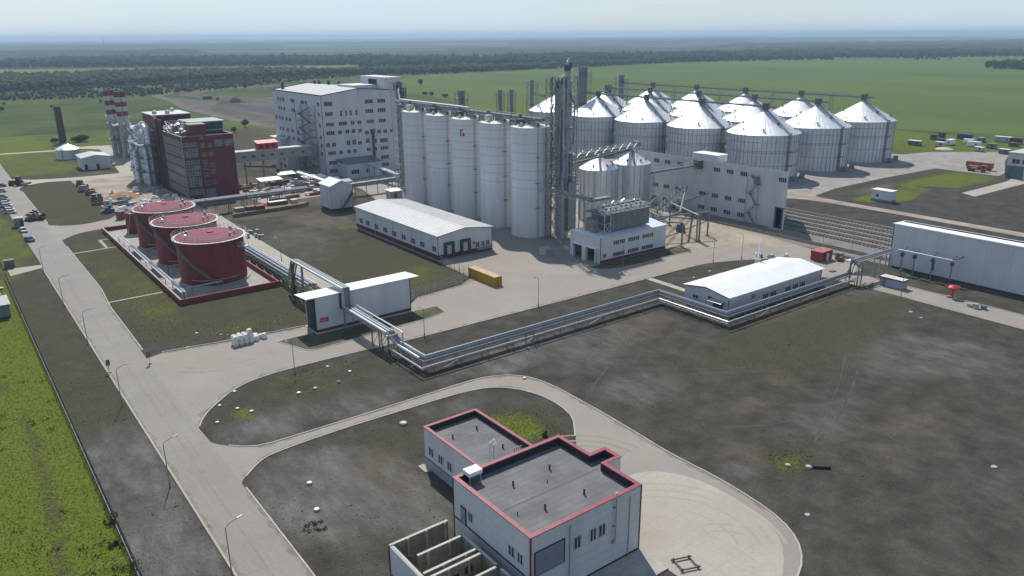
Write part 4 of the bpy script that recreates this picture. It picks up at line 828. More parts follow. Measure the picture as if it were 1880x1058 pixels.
# ------------------------------------------------------------------ long pipe rack east of the tanks, up to the bridge
t = thing('pipe_rack', 'tall pipe rack with thick grey pipes between the tanks and the pale path', 'pipe rack', (69, 230, 0))
for x, z, r, m in ((68.6, 3.2, .28, PIPEG), (69.5, 3.4, .42, PIPEG), (70.5, 3.4, .42, PIPEG), (71.4, 3.3, .28, STEELL), (68.8, 2.0, .12, PIPEW), (70.0, 1.9, .12, PIPEW), (71.2, 2.0, .1, RUST)):
    MB().tube([(x, 300, z), (x, 176 if z > 2.5 else 170, z)], r, 10).build('pipe', m, t, True)
pst = MB()
for x in (68.2, 71.8): pst.box(x - .09, -.09, 0, x + .09, .09, 3.0)
pst.box(68.1, -.08, 2.5, 71.9, .08, 2.7).box(68.1, -.08, 1.6, 71.9, .08, 1.75); pm = pst.mesh('trestle', STEEL)
for y in range(178, 300, 6): shared('trestle', pm, t, (0, y, 0))
b = MB()
for y in range(178, 294, 6):
    for x in (68.2, 71.8): b.bar((x, y, .2), (x, y + 6, 2.5), .07)
stuff_part(b.build('bracing', STEEL, t))
# the high crossing behind, through and before the loading shed
t = thing('pipe_bridge', 'raised pipe bridge crossing the loading shed and the crossroad', 'pipe bridge', (68.5, 150, 0))
for x, r, m in ((67.4, .3, STEELL), (68.2, .3, PIPEG), (68.9, .2, PIPEG)):
    MB().tube([(x, 184, 3.4), (x, 180.5, 9.2), (x, 151.6, 9.2), (x, 151.6, 5.0), (x, 132, 4.9), (x + 1.2, 130.0, 2.65), (x + 1.2, 121, 2.65)], r, 10).build('pipe', m, t, True)
MB().tube([(69.6, 151.4, 5.4), (69.6, 129.8, 5.4), (69.6, 129.2, 5.2), (69.6, 129.2, .5)], .16, 8).build('bright_pipe', PIPEW, t, True)
for x, y in ((67.0, 179.6), (69.4, 179.6)): MB().box(x - .22, y - .22, 0, x + .22, y + .22, 8.6).build('pylon', BROWNST if x < 68 else STEEL, t)
for x in (67.1, 69.2):
    MB().box(x - .1, 150.9, 0.2, x + .1, 151.1, 4.8).build('post', STEEL, t)
    for y in (137.8, 134.6, 130.8): MB().box(x - .12, y - .12, 0, x + .12, y + .12, 4.6).build('post', STEEL, t)
b = MB()
for x in (67.1, 69.2): b.bar((x, 151, 4.5), (x, 130.8, 4.5), .16); b.bar((x, 151, 4.1), (x, 130.8, 4.1), .1); b.bar((x, 137.8, .3), (x, 134.6, 4.3), .1).bar((x, 134.6, .3), (x, 130.8, 4.3), .1)
for k in range(12): y = 131 + k * 1.8; b.bar((67.1, y, 4.45), (69.2, y, 4.45), .1); b.bar((67.1, y, 4.1), (67.1, y + 1.8, 4.5), .06)
stuff_part(b.build('truss', STEELL, t))
MB().box(66.6, 151.55, 4.7, 69.3, 152.0, 4.9).build('bracket_plate', STEELD, t)
# the rack across the front field
t = thing('pipe_rack', 'long low pipe rack zigzagging across the black earth field', 'pipe rack', (100, 118, 0))
def offs(pts, d):
    out = []
    for i, p in enumerate(pts):
        a = Vector(pts[max(i - 1, 0)]); b_ = Vector(p); c = Vector(pts[min(i + 1, len(pts) - 1)])
        d1 = (b_ - a).normalized() if i else (c - b_).normalized(); d2 = (c - b_).normalized() if i < len(pts) - 1 else d1
        n1, n2 = Vector((-d1.y, d1.x)), Vector((-d2.y, d2.x)); out.append(tuple(b_ + (n1 + n2) / (1 + n1.dot(n2)) * d))
    return out
RK = [(67.4, 131), (67.4, 118.2), (133.2, 118.2), (133.2, 98.0), (184.8, 98.0)]
for d, z, r, m in ((2.15, 2.65, .46, PIPEG), (1.25, 2.35, .17, STEEL)):
    P = offs(RK, d); MB().tube([(x, y, z) for x, y in P], r, 10).build('pipe', m, t, True)
P = offs(RK, -.15); MB().tube([(x, y, 1.95) for x, y in P], .13, 8).build('bright_pipe', PIPEW, t, True)
P = offs(RK, .5); MB().tube([(x, y, 1.1) for x, y in P], .10, 8).build('drain_pipe', STEEL, t, True)
P = offs(RK, 1.3); MB().tube([(x, y, 1.1) for x, y in P], .09, 8).build('drain_pipe', RUST, t, True)
pm_x = MB().box(-.06, -.25, 0, .06, -.13, 2.0).box(-.07, 2.3, 0, .07, 2.44, 2.2).box(-.05, -.25, 1.75, .05, 2.44, 1.85).box(-.05, 1.0, 2.12, .05, 2.7, 2.2).box(-.05, -.25, .9, .05, 2.44, 1.0).mesh('trestle', STEEL)
pm_y = MB().box(-.25 + .11, -.06, 0, -.13 + .11, .06, 2.0).box(2.3, -.07, 0, 2.44, .07, 2.2).box(-.14, -.05, 1.75, 2.44, .05, 1.85).box(1.0, -.05, 2.12, 2.7, .05, 2.2).box(-.14, -.05, .9, 2.44, .05, 1.0).mesh('trestle', STEEL)
for x in [70 + 6.4 * k for k in range(10)] + [136.5 + 6.0 * k for k in range(9)]: shared('trestle', pm_x, t, (x, 118.2 if x < 133 else 98.0, 0))
for y in (122, 127): shared('trestle', pm_y, t, (67.2, y, 0))
for y in (101, 106, 111, 115.5): shared('trestle', pm_y, t, (133.0, y, 0))
for x in (92.5, 94.5): MB().box(x - .1, 117.9, 0, x + .1, 118.1, 3.4).build('stop_post', STEEL, t)
b = MB()
for x0 in (70, 89.2, 108.4, 142.5, 160.5): b.bar((x0, 118.0 if x0 < 133 else 97.8, .2), (x0 + 6.4 if x0 < 133 else x0 + 6, 118.0 if x0 < 133 else 97.8, 1.8), .07)
stuff_part(b.build('bracing', STEEL, t))
# risers and the high gantry towards the rail side
t = thing('pipe_gantry', 'high pipe gantry reaching from the rack to the long rail building', 'pipe gantry', (195, 97, 0))
for d, r, m in ((2.15, .44, PIPEG), (1.25, .2, STEEL), (0.3, .16, STEELL)):
    MB().tube([(184.8, 98 + d, 2.65), (186.2, 98 + d, 5.9), (204.2, 97 + d, 6.1)], r, 10).build('pipe', m, t, True)
MB().tube([(203.8, 97.2, 6.5), (204.6, 83, 6.3)], .2, 8).build('bright_pipe', PIPEW, t, True)
for x, y in ((185.2, 97.6), (185.2, 99.8), (187.0, 97.6), (195.2, 97.4), (195.2, 99.0), (200.6, 97.2), (200.6, 98.6)): MB().box(x - .13, y - .13, 0, x + .13, y + .13, 5.7).build('post', STEELL if x > 194 else STEEL, t)
for i, (x, y) in enumerate(((203.9, 96.0), (204.1, 92.8), (204.3, 88.2), (204.5, 83.4))):
    MB().box(x - .12, y - .12, 0, x + .12, y + .12, 6.3).build('post', STEEL, t)
    MB().box(x - .45, y - .35, 4.9, x + .45, y + .35, 5.9).build('valve_box', STEELD, t); MB().bar((x, y, 6.6), (x + 2.6, y + .2, 7.0), .22).build('swing_arm', STEELD, t)
MB().tube([(204.3, 88.0, 5.0), (204.0, 87.7, 2.6)], .35, 8).build('hose', STEELD, t)
MB().bar((204.5, 83.4, 6.5), (207.4, 82.0, 7.1), .25).build('swing_arm', STEELD, t)

# ------------------------------------------------------------------ white bolted silos
SIL = []
SPOS = [192.3, 209.5, 226.7, 243.9, 261.1]
SL = ['first white silo of the row, beside the lattice tower', 'second white silo, counting from the lattice tower', 'white silo marked with the red emblem near its top', 'fourth white silo, next beyond the one with the emblem', 'last white silo of the row, beside the tall white block']
stif = MB().box(-.07, -.10, 0, .07, .10, 14.5).mesh('stiffener', SILO_W)
for i, cy in enumerate(SPOS):
    cx, R, Ht = 152.8, 6.15, 34.9
    t = thing('white_silo', SL[i], 'silo', (cx, cy, 0), 'row of tall white silos')
    MB().lathe(cx, cy, [(R, .4), (R, Ht)], 72, cap_top=False).build('shell', SILO_W, t, True)
    MB().lathe(cx, cy, [(R + .35, 0), (R + .35, .5), (R, .55)], 48, cap_top=False).build('base_ring', CONC, t, True)
    for k, z in enumerate((33.0, 30.2, 27.4, 24.6, 21.8, 19.0, 16.2)): MB().lathe(cx, cy, [(R, z - .07), (R + .06, z - .07), (R + .06, z + .07), (R, z + .07)], 72, cap_top=False).build('band', M('silo_band', (.46, .475, .485), .5), t, True)
    for k in range(40):
        a = R_(9 * k + 3)
        o = shared('stiffener', stif, t, (cx + (R + .05) * math.cos(a), cy + (R + .05) * math.sin(a), .55)); o.rotation_euler = (0, 0, a + math.pi / 2)
    MB().lathe(cx, cy, [(R + .12, Ht), (R + .12, Ht + .15), (R * .5, Ht + .75), (1.2, Ht + 1.15), (.01, Ht + 1.2)], 48, cap_top=False).build('roof', M('cream_white_roof', (.74, .73, .68), .5, var=.08), t, True)
    stuff_part(railing_ring(MB(), cx, cy, R - .1, Ht + .15, 28, 1.1, .05).build('roof_railing', STEELL, t))
    for k, (dx, dy) in enumerate(((-4.5, -1), (-3.5, 3), (3, -4), (4.5, 2), (-1, -5), (1, 5))):
        MB().lathe(cx + dx, cy + dy, [(.4, Ht + .3), (.4, Ht + 1.3), (.55, Ht + 1.3), (.1, Ht + 1.7)], 8).build('roof_vent', (CREAM, STEELD, PIPEW)[k % 3], t)
    MB().box(cx - 1.2, cy - 1.2, Ht + 1.0, cx + 1.2, cy + 1.2, Ht + 2.3).build('inlet_box', STEEL, t)
    b = MB(); a = R_(252); px, py = cx + (R + .3) * math.cos(a), cy + (R + .3) * math.sin(a)
    b.bar((px - .25, py, .6), (px - .25, py, Ht), .06).bar((px + .25, py, .6), (px + .25, py, Ht), .06)
    for k in range(12): b.bar((px - .25, py, 1 + k * 2.8), (px + .25, py, 1 + k * 2.8), .06)
    stuff_part(b.build('ladder', STEEL, t))
    for z in (10, 18, 26): MB().box(px - .8, py - .6, z, px + .8, py + .4, z + .08).build('rest_platform', STEEL, t)
    if i == 2:
        # emblem as it reads from the air: an angular red letter-like mark of two pieces
        def patch(b, pts, r):
            vs = [(cx + rr * math.cos(a), cy + rr * math.sin(a), z) for rr in (r, r + .05) for a, z in pts]; n = len(pts)
            b.add(vs, [tuple(range(n))[::-1], tuple(range(n, 2 * n))] + [(k, (k + 1) % n, n + (k + 1) % n, n + k) for k in range(n)])
        EM = M('emblem_red', (.30, .018, .03), .5)
        a0 = math.atan2(223.9 - cy, 147.4 - cx) % (2 * math.pi)
        b = MB(); patch(b, [(a0 - .04, 29.4), (a0 + .035, 29.4), (a0 + .035, 31.3), (a0 + .13, 31.3), (a0 + .13, 31.7), (a0 - .04, 31.7)], R + .02); b.build('emblem', EM, t)
        b = MB(); patch(b, [(a0 + .09, 29.4), (a0 + .22, 29.4), (a0 + .22, 30.0), (a0 + .13, 30.8), (a0 + .10, 30.4)], R + .02); b.build('emblem', EM, t)
    SIL.append(t)
# gallery along the silo tops
t = thing('silo_gallery', 'steel conveyor gallery running over the tops of the white silos', 'conveyor gallery', (152.3, 228, 36))
MB().box(151.3, 186, 37.0, 153.3, 275, 37.9).build('conveyor', STEEL, t)
MB().box(153.5, 186, 36.7, 154.6, 275, 36.8).build('walkway', STEELD, t)
b = girder(MB(), (152.6, 184, 36.6), (152.6, 276, 36.6), 3.6, 1.6, 2.6, .14); stuff_part(b.build('girder', STEELL, t))
MB().box(151.5, 230, 38.2, 153.1, 274, 38.8).build('upper_conveyor', STEELL, t); MB().box(151.6, 226, 37.9, 153, 232, 38.7).build('transition_box', STEELL, t)
for cy in SPOS:
    MB().tube([(151.5, cy + .5, 37.2), (150.0, cy - 2, 35.4)], .22, 6).build('spout', STEELL, t); MB().lathe(150.6, cy + 2.5, [(.7, 36), (.7, 38.3), (.3, 38.8)], 10).build('drive_motor', STEEL, t)
    MB().box(148.3, cy - .2, 36.0, 150.4, cy + 1.6, 37.4).build('filter_box', PIPEW if cy in (209.5, 261.1) else STEELD, t)
for y in (200.9, 218.1, 235.3, 252.5): MB().box(151.0, y - .2, 34.8, 154.2, y + .2, 36.6).build('saddle', STEEL, t)

# ------------------------------------------------------------------ lattice towers
def tower(name, label, x0, y0, x1, y1, H, step, legs_w=.3, br=.16, m=STEEL, core=()):
    t = thing(name, label, 'tower', ((x0 + x1) / 2, (y0 + y1) / 2, 0))
    for x, y in ((x0, y0), (x1, y0), (x1, y1), (x0, y1)): MB().box(x - legs_w / 2, y - legs_w / 2, 0, x + legs_w / 2, y + legs_w / 2, H).build('tower_leg', m, t)
    stuff_part(lattice(MB(), x0, y0, x1, y1, .3, H, step, br).build('bracing', m, t))
    for nm, cm, mb in core: mb.build(nm, cm, t)
    return t
X0, X1, Y0, Y1 = 155.7, 161.2, 180.0, 185.5
TWS = M('tower_steel', (.36, .38, .40), .5, metal=.3, var=.15); LEGS = M('leg_steel', (.38, .40, .42), .5, metal=.3, var=.12)
t = tower('lattice_tower', 'tall dark lattice elevator tower between the white silos and the truck bays', X0, Y0, X1, Y1, 50.2, 4.6, .34, .19, TWS)
for k, (x, y, w_, h) in enumerate(((156.7, 181.2, .8, 50), (158.2, 181.4, .9, 54.0), (159.4, 182.2, .9, 54.6), (156.9, 184.0, .8, 49), (158.8, 184.3, .8, 47), (160.4, 184.2, .7, 44))):
    e = MB().box(x - w_ / 2, y - w_ / 2, .4, x + w_ / 2, y + w_ / 2, h).build('elevator_leg', LEGS, t)
    MB().box(x - w_ / 2 - .25, y - w_ / 2 - .2, h - 2.2, x + w_ / 2 + .25, y + w_ / 2 + .2, h - .4).build('elevator_head', STEELD, e); MB().lathe(x, y, [(.4, h), (.3, h + .7), (.1, h + .8)], 8).build('head_cap', STEELL, e)
for z in (10, 19.4, 26.5, 35, 42, 50.2): MB().box(X0 + .1, Y0 + .1, z - .1, X1 - .1, Y1 - .1, z).build('platform', STEEL, t)
b = MB()
for z in (10, 19.4, 26.5, 35, 42, 50.2):
    for k in range(6): x = X0 + (X1 - X0) * k / 5; b.bar((x, Y0, z), (x, Y0, z + 1.1), .06)
    b.bar((X0, Y0, z + 1.1), (X1, Y0, z + 1.1), .07).bar((X0, Y0, z + 1.1), (X0, Y1, z + 1.1), .07).bar((X1, Y0, z + 1.1), (X1, Y1, z + 1.1), .07)
stuff_part(b.build('platform_railing', STEELL, t))
for x0, y0, x1, y1, z0, z1 in ((156.6, 181.8, 160.6, 185.2, 38.5, 48.6), (156.2, 180.6, 157.6, 183.2, 0.5, 30)):
    c_ = MB().box(x0, y0, z0, x1, y1, z1).build('shaft_casing', LEGS, t)
    for z in range(int(z0) + 4, int(z1), 4): MB().box(x0 - .04, y0 - .05, z, x1 + .04, y0, z + .14).build('casing_joint', STEELL, c_)
# dryer column beside the tower's foot, down-spouts
for (x0, y0, x1, y1, z0, z1, m) in ((157.4, 178.9, 160.2, 180.8, 3, 18.5, STEEL), (159.6, 181.2, 160.8, 183, 6, 27, STEEL)): MB().box(x0, y0, z0, x1, y1, z1).build('dryer_casing', m, t)
for k in range(5): MB().box(157.35 + k * .68, 178.78, 3.2, 157.47 + k * .68, 178.9, 18.3).build('casing_rib', STEELL, t)
for k, pts in enumerate(([(157, 182, 33), (155.6, 180.3, 30), (155.0, 179.8, 22)], [(158.6, 183, 40), (161, 184.4, 34), (163.0, 185, 27.5)], [(157.4, 181.4, 46), (155.5, 180.5, 40), (155.2, 180.5, 22), (154.4, 179.9, 18)], [(159, 182, 47), (160.4, 180.2, 42), (159.6, 179.8, 30)], [(158, 181, 30), (156.6, 179.4, 24), (156.6, 179.4, 17)])):
    MB().tube(pts, .26, 8).build('spout', STEELD if k in (0, 2) else STEEL, t)
t = tower('annex_lattice', 'slim open lattice frame standing just west of the dark elevator tower', 153.3, 183.4, 155.4, 185.4, 49.6, 3.2, .14, .08, STEEL)
for z in (18, 34, 46): MB().box(153.4, 183.5, z - .08, 155.3, 185.3, z).build('platform', STEEL, t)
# catwalk conveyor tower -> bins
t = thing('catwalk_conveyor', 'horizontal conveyor catwalk from the lattice tower to the dark bins', 'conveyor', (152, 175, 16))
MB().box(151.3, 163.2, 16.0, 152.7, 183, 16.9).build('conveyor', STEEL, t); stuff_part(girder(MB(), (152, 163, 15.6), (152, 185.5, 15.6), 2.4, 1.6, 2.4, .1).build('girder', STEELL, t))
MB().box(152.8, 163.2, 15.4, 160, 165.0, 16.2).build('cross_conveyor', STEEL, t)
for y in (167, 176):
    for x in (150.9, 153.0): MB().box(x, y - .12, 0, x + .24, y + .12, 15.6).build('post', STEEL, t)
# tower beside the white block
t = tower('lattice_tower', 'slim grey lattice tower between the last white silo and the tall white block', 158.6, 289, 163.0, 293, 44.2, 3.4, .25, .14, STEELL)
MB().box(160.2, 290.2, .5, 161.6, 291.6, 44.8).build('elevator_leg', STEEL, t); MB().box(159.4, 289.6, 41, 162.2, 292.2, 44.4).build('elevator_head', STEELD, t); MB().box(161.6, 289.4, 33.5, 164.0, 291.0, 42).build('head_spout', STEELD, t)
MB().tube([(161, 290, 41), (157.5, 286, 37.5), (154, 280, 37.4)], .35, 8).build('spout', STEEL, t); MB().tube([(160.6, 289.5, 42), (155, 280, 41), (150.5, 270, 36.5)], .3, 8).build('spout', STEEL, t)

# ------------------------------------------------------------------ twin small steel silos
SSL = ['left of the two small steel silos behind the dark bins', 'right of the two small steel silos, nearer the rail building']
for i, (cx, cy) in enumerate(((186.2, 196.2), (203.4, 197.0))):
    t = thing('small_steel_silo', SSL[i], 'silo', (cx, cy, 0), 'pair of small steel silos'); R, He, Hp = 6.7, 18.0, 21.9
    MB().lathe(cx, cy, [(R, 0), (R, He)], 56, cap_top=False).build('shell', GALV, t, True)
    MB().lathe(cx, cy, [(R + .15, He), (.5, Hp)], 28, cap_top=True).build('cone_roof', GALVR, t)
    b = MB()
    for k in range(28): a = 2 * math.pi * k / 28; b.bar((cx + (R + .1) * math.cos(a), cy + (R + .1) * math.sin(a), He + .06), (cx + .5 * math.cos(a), cy + .5 * math.sin(a), Hp + .06), .07)
    stuff_part(b.build('roof_ribs', GALVR, t))
    sm = MB().box(-.06, -.12, 0, .06, .12, He).mesh('stiffener', STEELL)
    for k in range(20): a = R_(18 * k); o = shared('stiffener', sm, t, (cx + (R + .06) * math.cos(a), cy + (R + .06) * math.sin(a), 0)); o.rotation_euler = (0, 0, a + math.pi / 2)
    a = R_(232); b = MB(); p0 = (cx + (R + .2) * math.cos(a), cy + (R + .2) * math.sin(a)); b.bar((*p0, He + .2), (cx + .5 * math.cos(a), cy + .5 * math.sin(a), Hp + .5), .7, .12); b.build('roof_ladder', STEELD, t)
    MB().lathe(cx, cy, [(.55, Hp), (.55, Hp + .6), (.1, Hp + .9)], 10).build('peak_cap', STEELL, t)
    for ang in (205, 262, 300): a = R_(ang); MB().lathe(cx + 5 * math.cos(a), cy + 5 * math.sin(a), [(.3, He + .8), (.3, He + 1.7), (.1, He + 1.9)], 8).build('roof_vent', STEELD, t)
# sloping conveyors over them
t = thing('inclined_conveyor', 'sloping lattice conveyor above the twin small silos', 'conveyor', (180, 197, 22))
stuff_part(girder(MB(), (162, 184.5, 24.9), (209.5, 200.4, 22.9), 2.4, 1.6, 3.0, .12).build('girder', STEELL, t)); MB().bar((162, 184.5, 25.4), (209.5, 200.4, 23.4), 1.0, .7).build('conveyor', STEEL, t)
MB().box(208, 199.4, 23, 210, 201.4, 24.8).build('end_box', STEEL, t); MB().bar((163, 186.5, 22.6), (204, 198, 22.5), .8, .5).build('lower_conveyor', STEELD, t)
for x, y, z in ((195, 195.6, 23), (209, 200.2, 22.9)): MB().box(x - .15, y - .15, 0, x + .15, y + .15, z).build('post', STEEL, t)
for i, (cx, cy) in enumerate(((186.2, 196.2), (203.4, 197.0))): MB().tube([(cx, cy, 23.6), (cx, cy, 22.3)], .25, 8).build('spout', STEELL, t)

# ------------------------------------------------------------------ rail loading building
t = thing('rail_elevator_building', 'big pale windowed block over the tracks with outside zigzag stair', 'building', (230, 180, 0))
b = MB().box(222, 148.6, 0, 222.3, 216, 19.2).box(222, 144.8, 7.0, 222.3, 148.6, 19.2).box(222, 144.8, 0, 222.3, 145.3, 7.0)
b.add([(222.3, 144.9, 0), (240, 157.4, 0), (240, 157.4, 15.2), (222.3, 144.9, 19.1)], [(0, 1, 2, 3)]).box(239.7, 157.5, 0, 240, 216, 15.0); b.add([(222.3, 216, 0), (240, 216, 0), (240, 216, 15.2), (222.3, 216, 19.1)], [(3, 2, 1, 0)]); b.build('wall', WHITE2, t)
b = MB(); P = [(222.05, 144.6, 19.15), (240.2, 157.3, 14.8), (240.2, 216.2, 14.8), (222.05, 216.2, 19.15)]; b.add(P + [(x, y, z + .15) for x, y, z in P], [(3, 2, 1, 0), (4, 5, 6, 7), (0, 1, 5, 4), (1, 2, 6, 5), (2, 3, 7, 6), (3, 0, 4, 7)]); b.build('roof', ROOFW, t)
MB().box(222.4, 174, 18.6, 228, 185, 21.1).build('roof_house', WHITE, t); MB().box(222.2, 173.8, 21.1, 228.2, 185.2, 21.25).build('roof_house_cover', ROOFW, t)
MB().prism([(222.35, 145.4), (239.6, 157.9), (239.6, 215.8), (222.35, 215.8)], 0, .1).build('track_floor', STEELD, t); MB().box(222.32, 148.7, .1, 222.4, 215.8, 6.9).build('shade_lining', DARK, t); MB().box(229, 151, .12, 229.2, 175, 7).build('inner_column_wall', DARK, t)  # near-black lining and inner wall carry the unlit depth of the opening as colour
for y0, y1 in ((145.4, 145.9), (147.9, 148.55)): MB().box(221.95, y0, 0, 222.0, y1, 7).build('door_trim', STEELD, t)
MB().box(221.9, 144.7, 7.0, 222.0, 148.7, 7.25).build('door_trim', STEELD, t); MB().box(219.4, 144.5, 0, 221.9, 148.8, .2).build('door_slab', CONC, t)
for y in (202, 196.4, 190.4, 173.4, 167.7, 162, 146.7): win(t, 'x', 222, y - 1.45, y + 1.45, 15.6, 17.2, 4, t=.1)
for y in (202, 196.4, 190.6, 179.2, 173.4, 167.7, 161.9):
    win(t, 'x', 222, y - 1.45, y + 1.45, 6.3, 7.9, 4, t=.1); win(t, 'x', 222, y - 1.45, y + 1.45, 1.3, 2.9, 4, t=.1)
# outside stair
b = MB(); lv = [0.3, 3.6, 7.0, 10.4, 13.8, 16.6]
for i in range(len(lv) - 1):
    a, c = (155.6, 158.4) if i % 2 == 0 else (158.4, 155.6); b.bar((221.2, a, lv[i]), (221.2, c, lv[i + 1]), .55, .12).bar((220.7, a, lv[i] + 1), (220.7, c, lv[i + 1] + 1), .07)
    b.box(220.6, c - .8 if c > 157 else c - 1.0, lv[i + 1] - .1, 221.95, c + 1.0 if c > 157 else c + .8, lv[i + 1])
for y in (154.7, 159.3): b.bar((220.7, y, 0), (220.7, y, 17.4), .14)
stuff_part(b.build('outside_stair', STEEL, t)); MB().box(221.0, 155.4, 13.6, 221.95, 157, 16.4).build('stair_housing', STEEL, t)
bx = MB().box(218.8, 185.2, .3, 221.95, 188.6, 4.3).build('entrance_porch', WHITE, t); MB().box(218.74, 186.2, 1.5, 218.8, 187.8, 3.4).build('porch_window', GLASS, bx); MB().box(218.6, 185, 4.3, 221.95, 188.8, 4.45).build('porch_roof', ROOFW, bx)
MB().box(219.5, 191, .2, 221.9, 203, 1.2).build('loading_dock', STEELL, t)
t = thing('inclined_conveyor', 'sloping lattice conveyor from the twin silos into the rail building wall', 'conveyor', (210, 190, 16))
stuff_part(girder(MB(), (204, 201.4, 11.5), (221.0, 181.6, 16.6), 2.2, 1.7, 2.4, .12).build('girder', STEELL, t)); MB().bar((204, 201.4, 12), (221.5, 181.0, 17.2), 1.0, .8).build('conveyor', STEEL, t); MB().box(220.2, 179.6, 16.0, 221.95, 182.6, 18.9).build('head_box', STEELD, t)
for x, y, z in ((204, 201.4, 12), (211, 193.5, 14)): b = MB(); lattice(b, x - .7, y - .7, x + .7, y + .7, 0, z, 2.4, .1); stuff_part(b.build('support_lattice', STEEL, t))
# ------------------------------------------------------------------ long windowless rail shed on the right
t = thing('rail_shed', 'long windowless white shed with narrow pale roof beside the tracks', 'shed', (211, 70, 0))
MB().box(208.6, 40, 0.3, 214.6, 101.6, 12.0).build('wall', M('shed_cladding', (.56, .565, .585), .5, var=.05, scale=.3, stretch=(1, 1, .15)), t); b = MB(); P = [(208.3, 39.8, 12.25), (215, 39.8, 11.9), (215, 102, 11.9), (208.3, 102, 12.25)]; b.add([(x, y, 12.0) for x, y, z in P] + P, [(3, 2, 1, 0), (4, 5, 6, 7), (0, 1, 5, 4), (1, 2, 6, 5), (2, 3, 7, 6), (3, 0, 4, 7)]); b.build('roof', ROOFW, t)
MB().box(208.45, 40, 0, 208.6, 101.6, .32).build('plinth', FRAMED, t); MB().box(208.5, 101.5, 0, 208.7, 101.66, 12).build('corner_trim', FRAMED, t)
pm = MB().box(-.02, -.035, .33, 0, .035, 11.9).mesh('panel_joint', M('panel_joint', (.42, .43, .45), .5))
for k in range(10): shared('panel_joint', pm, t, (208.6, 95.5 - k * 6, 0))

# ------------------------------------------------------------------ corrugated steel silos
rows = [212.5, 248.5, 284.8, 321, 357]; cols = [303, 344.2, 385.3]
RN = ['nearest the rail building', 'second from the near end', 'third from the near end', 'fourth from the near end', 'farthest from the rail building']
CN = ['front line', 'middle line', 'back line']
R, He, Hp = 15.95, 20.1, 29.0
shell = MB().lathe(0, 0, [(R, .3), (R, He)], 96, cap_top=False).mesh('shell', GALV, True)
cone = MB().lathe(0, 0, [(R + .25, He - .05), (R * .55, He + (Hp - He) * .455), (.9, Hp)], 48, cap_top=True).mesh('cone_roof', GALVR)
ribs = MB()
for k in range(48): a = 2 * math.pi * k / 48; ribs.bar(((R + .2) * math.cos(a), (R + .2) * math.sin(a), He + .04), (.9 * math.cos(a), .9 * math.sin(a), Hp + .05), .10, .10)
ribs = ribs.mesh('roof_ribs', GALVR)
stv = MB()
for k in range(52): a = 2 * math.pi * k / 52; c, s = math.cos(a), math.sin(a); stv.bar(((R + .08) * c, (R + .08) * s, .3), ((R + .08) * c, (R + .08) * s, He), .15)
stv = stv.mesh('stiffeners', M('silo_stiffener', (.34, .355, .37), .5, metal=.4, var=.1))
ringm = MB().lathe(0, 0, [(R, -.10), (R + .22, -.10), (R + .22, .10), (R, .10)], 96, cap_top=False).mesh('wind_ring', MATS['silo_stiffener'], True)
base = MB().lathe(0, 0, [(R + .5, 0), (R + .5, .35), (R, .35)], 64, cap_top=False).mesh('base_ring', CONC, True)
vent = MB().lathe(0, 0, [(.3, 0), (.3, .8), (.55, .8), (.55, 1.05), (.1, 1.2)], 10).mesh('roof_vent', STEELD)
stair = MB()
av = R_(259)
stair.bar(((R + .4) * math.cos(av), (R + .4) * math.sin(av), He + .3), (1.2 * math.cos(av), 1.2 * math.sin(av), Hp + .4), .8, .2)
for sgn in (-1, 1):
    o = Vector((-math.sin(av), math.cos(av), 0)) * .5 * sgn
    stair.bar(Vector(((R + .4) * math.cos(av), (R + .4) * math.sin(av), He + 1.3)) + o, Vector((1.2 * math.cos(av), 1.2 * math.sin(av), Hp + 1.4)) + o, .07)
stair = stair.mesh('roof_stair', MATS['silo_stiffener'])
lad = MB(); a = av
lad.bar(((R + .6) * math.cos(a), (R + .6) * math.sin(a), .3), ((R + .6) * math.cos(a), (R + .6) * math.sin(a), He + 1), .7, .6)
lad = lad.mesh('ladder_cage', MATS['silo_stiffener'])
plat = MB().box(-1.3, -1.0, 0, 1.3, 1.0, .12).mesh('rest_platform', STEELD)
cap = MB().lathe(0, 0, [(1.1, Hp - .2), (1.1, Hp + .7), (.3, Hp + 1.1)], 12).mesh('peak_cap', STEEL)
fan = MB().box(-1.0, -1.3, 0, 1.0, 1.3, 2.2).box(-1.3, -.6, .3, -1.0, .6, 1.6).mesh('fan_box', STEEL)
for ci, x in enumerate(cols):
    for ri, y in enumerate(rows):
        t = thing('steel_silo', f'big corrugated steel silo with cone roof, {CN[ci]}, {RN[ri]}', 'silo', (x, y, 0), 'corrugated steel silos with cone roofs')
        for nm, me in (('shell', shell), ('cone_roof', cone), ('base_ring', base), ('roof_stair', stair), ('ladder_cage', lad), ('peak_cap', cap)): shared(nm, me, t, (x, y, 0))
        for nm, me in (('roof_ribs', ribs), ('stiffeners', stv)): stuff_part(shared(nm, me, t, (x, y, 0)))
        for z in (17.0, 13.2, 12.5, 6.8): shared('wind_ring', ringm, t, (x, y, z))
        for k in range(9):
            a = R_(40 * k + 15); rr = 13.2 if k % 3 else 9.3; shared('roof_vent', vent, t, (x + rr * math.cos(a), y + rr * math.sin(a), He + (Hp - He) * (1 - rr / R) - .1))
        for z in (6.8, 12.9, 19.6): shared('rest_platform', plat, t, (x + (R + 1.2) * math.cos(av), y + (R + 1.2) * math.sin(av), z))
        for ang in (268, 302): a = R_(ang); shared('fan_box', fan, t, (x + (R + 2.4) * math.cos(a), y + (R + 2.4) * math.sin(a), 0)).rotation_euler = (0, 0, a)
ROWC = ['conveyor catwalk over the front line of steel silos', 'conveyor catwalk over the middle line of steel silos', 'conveyor catwalk over the back line of steel silos']
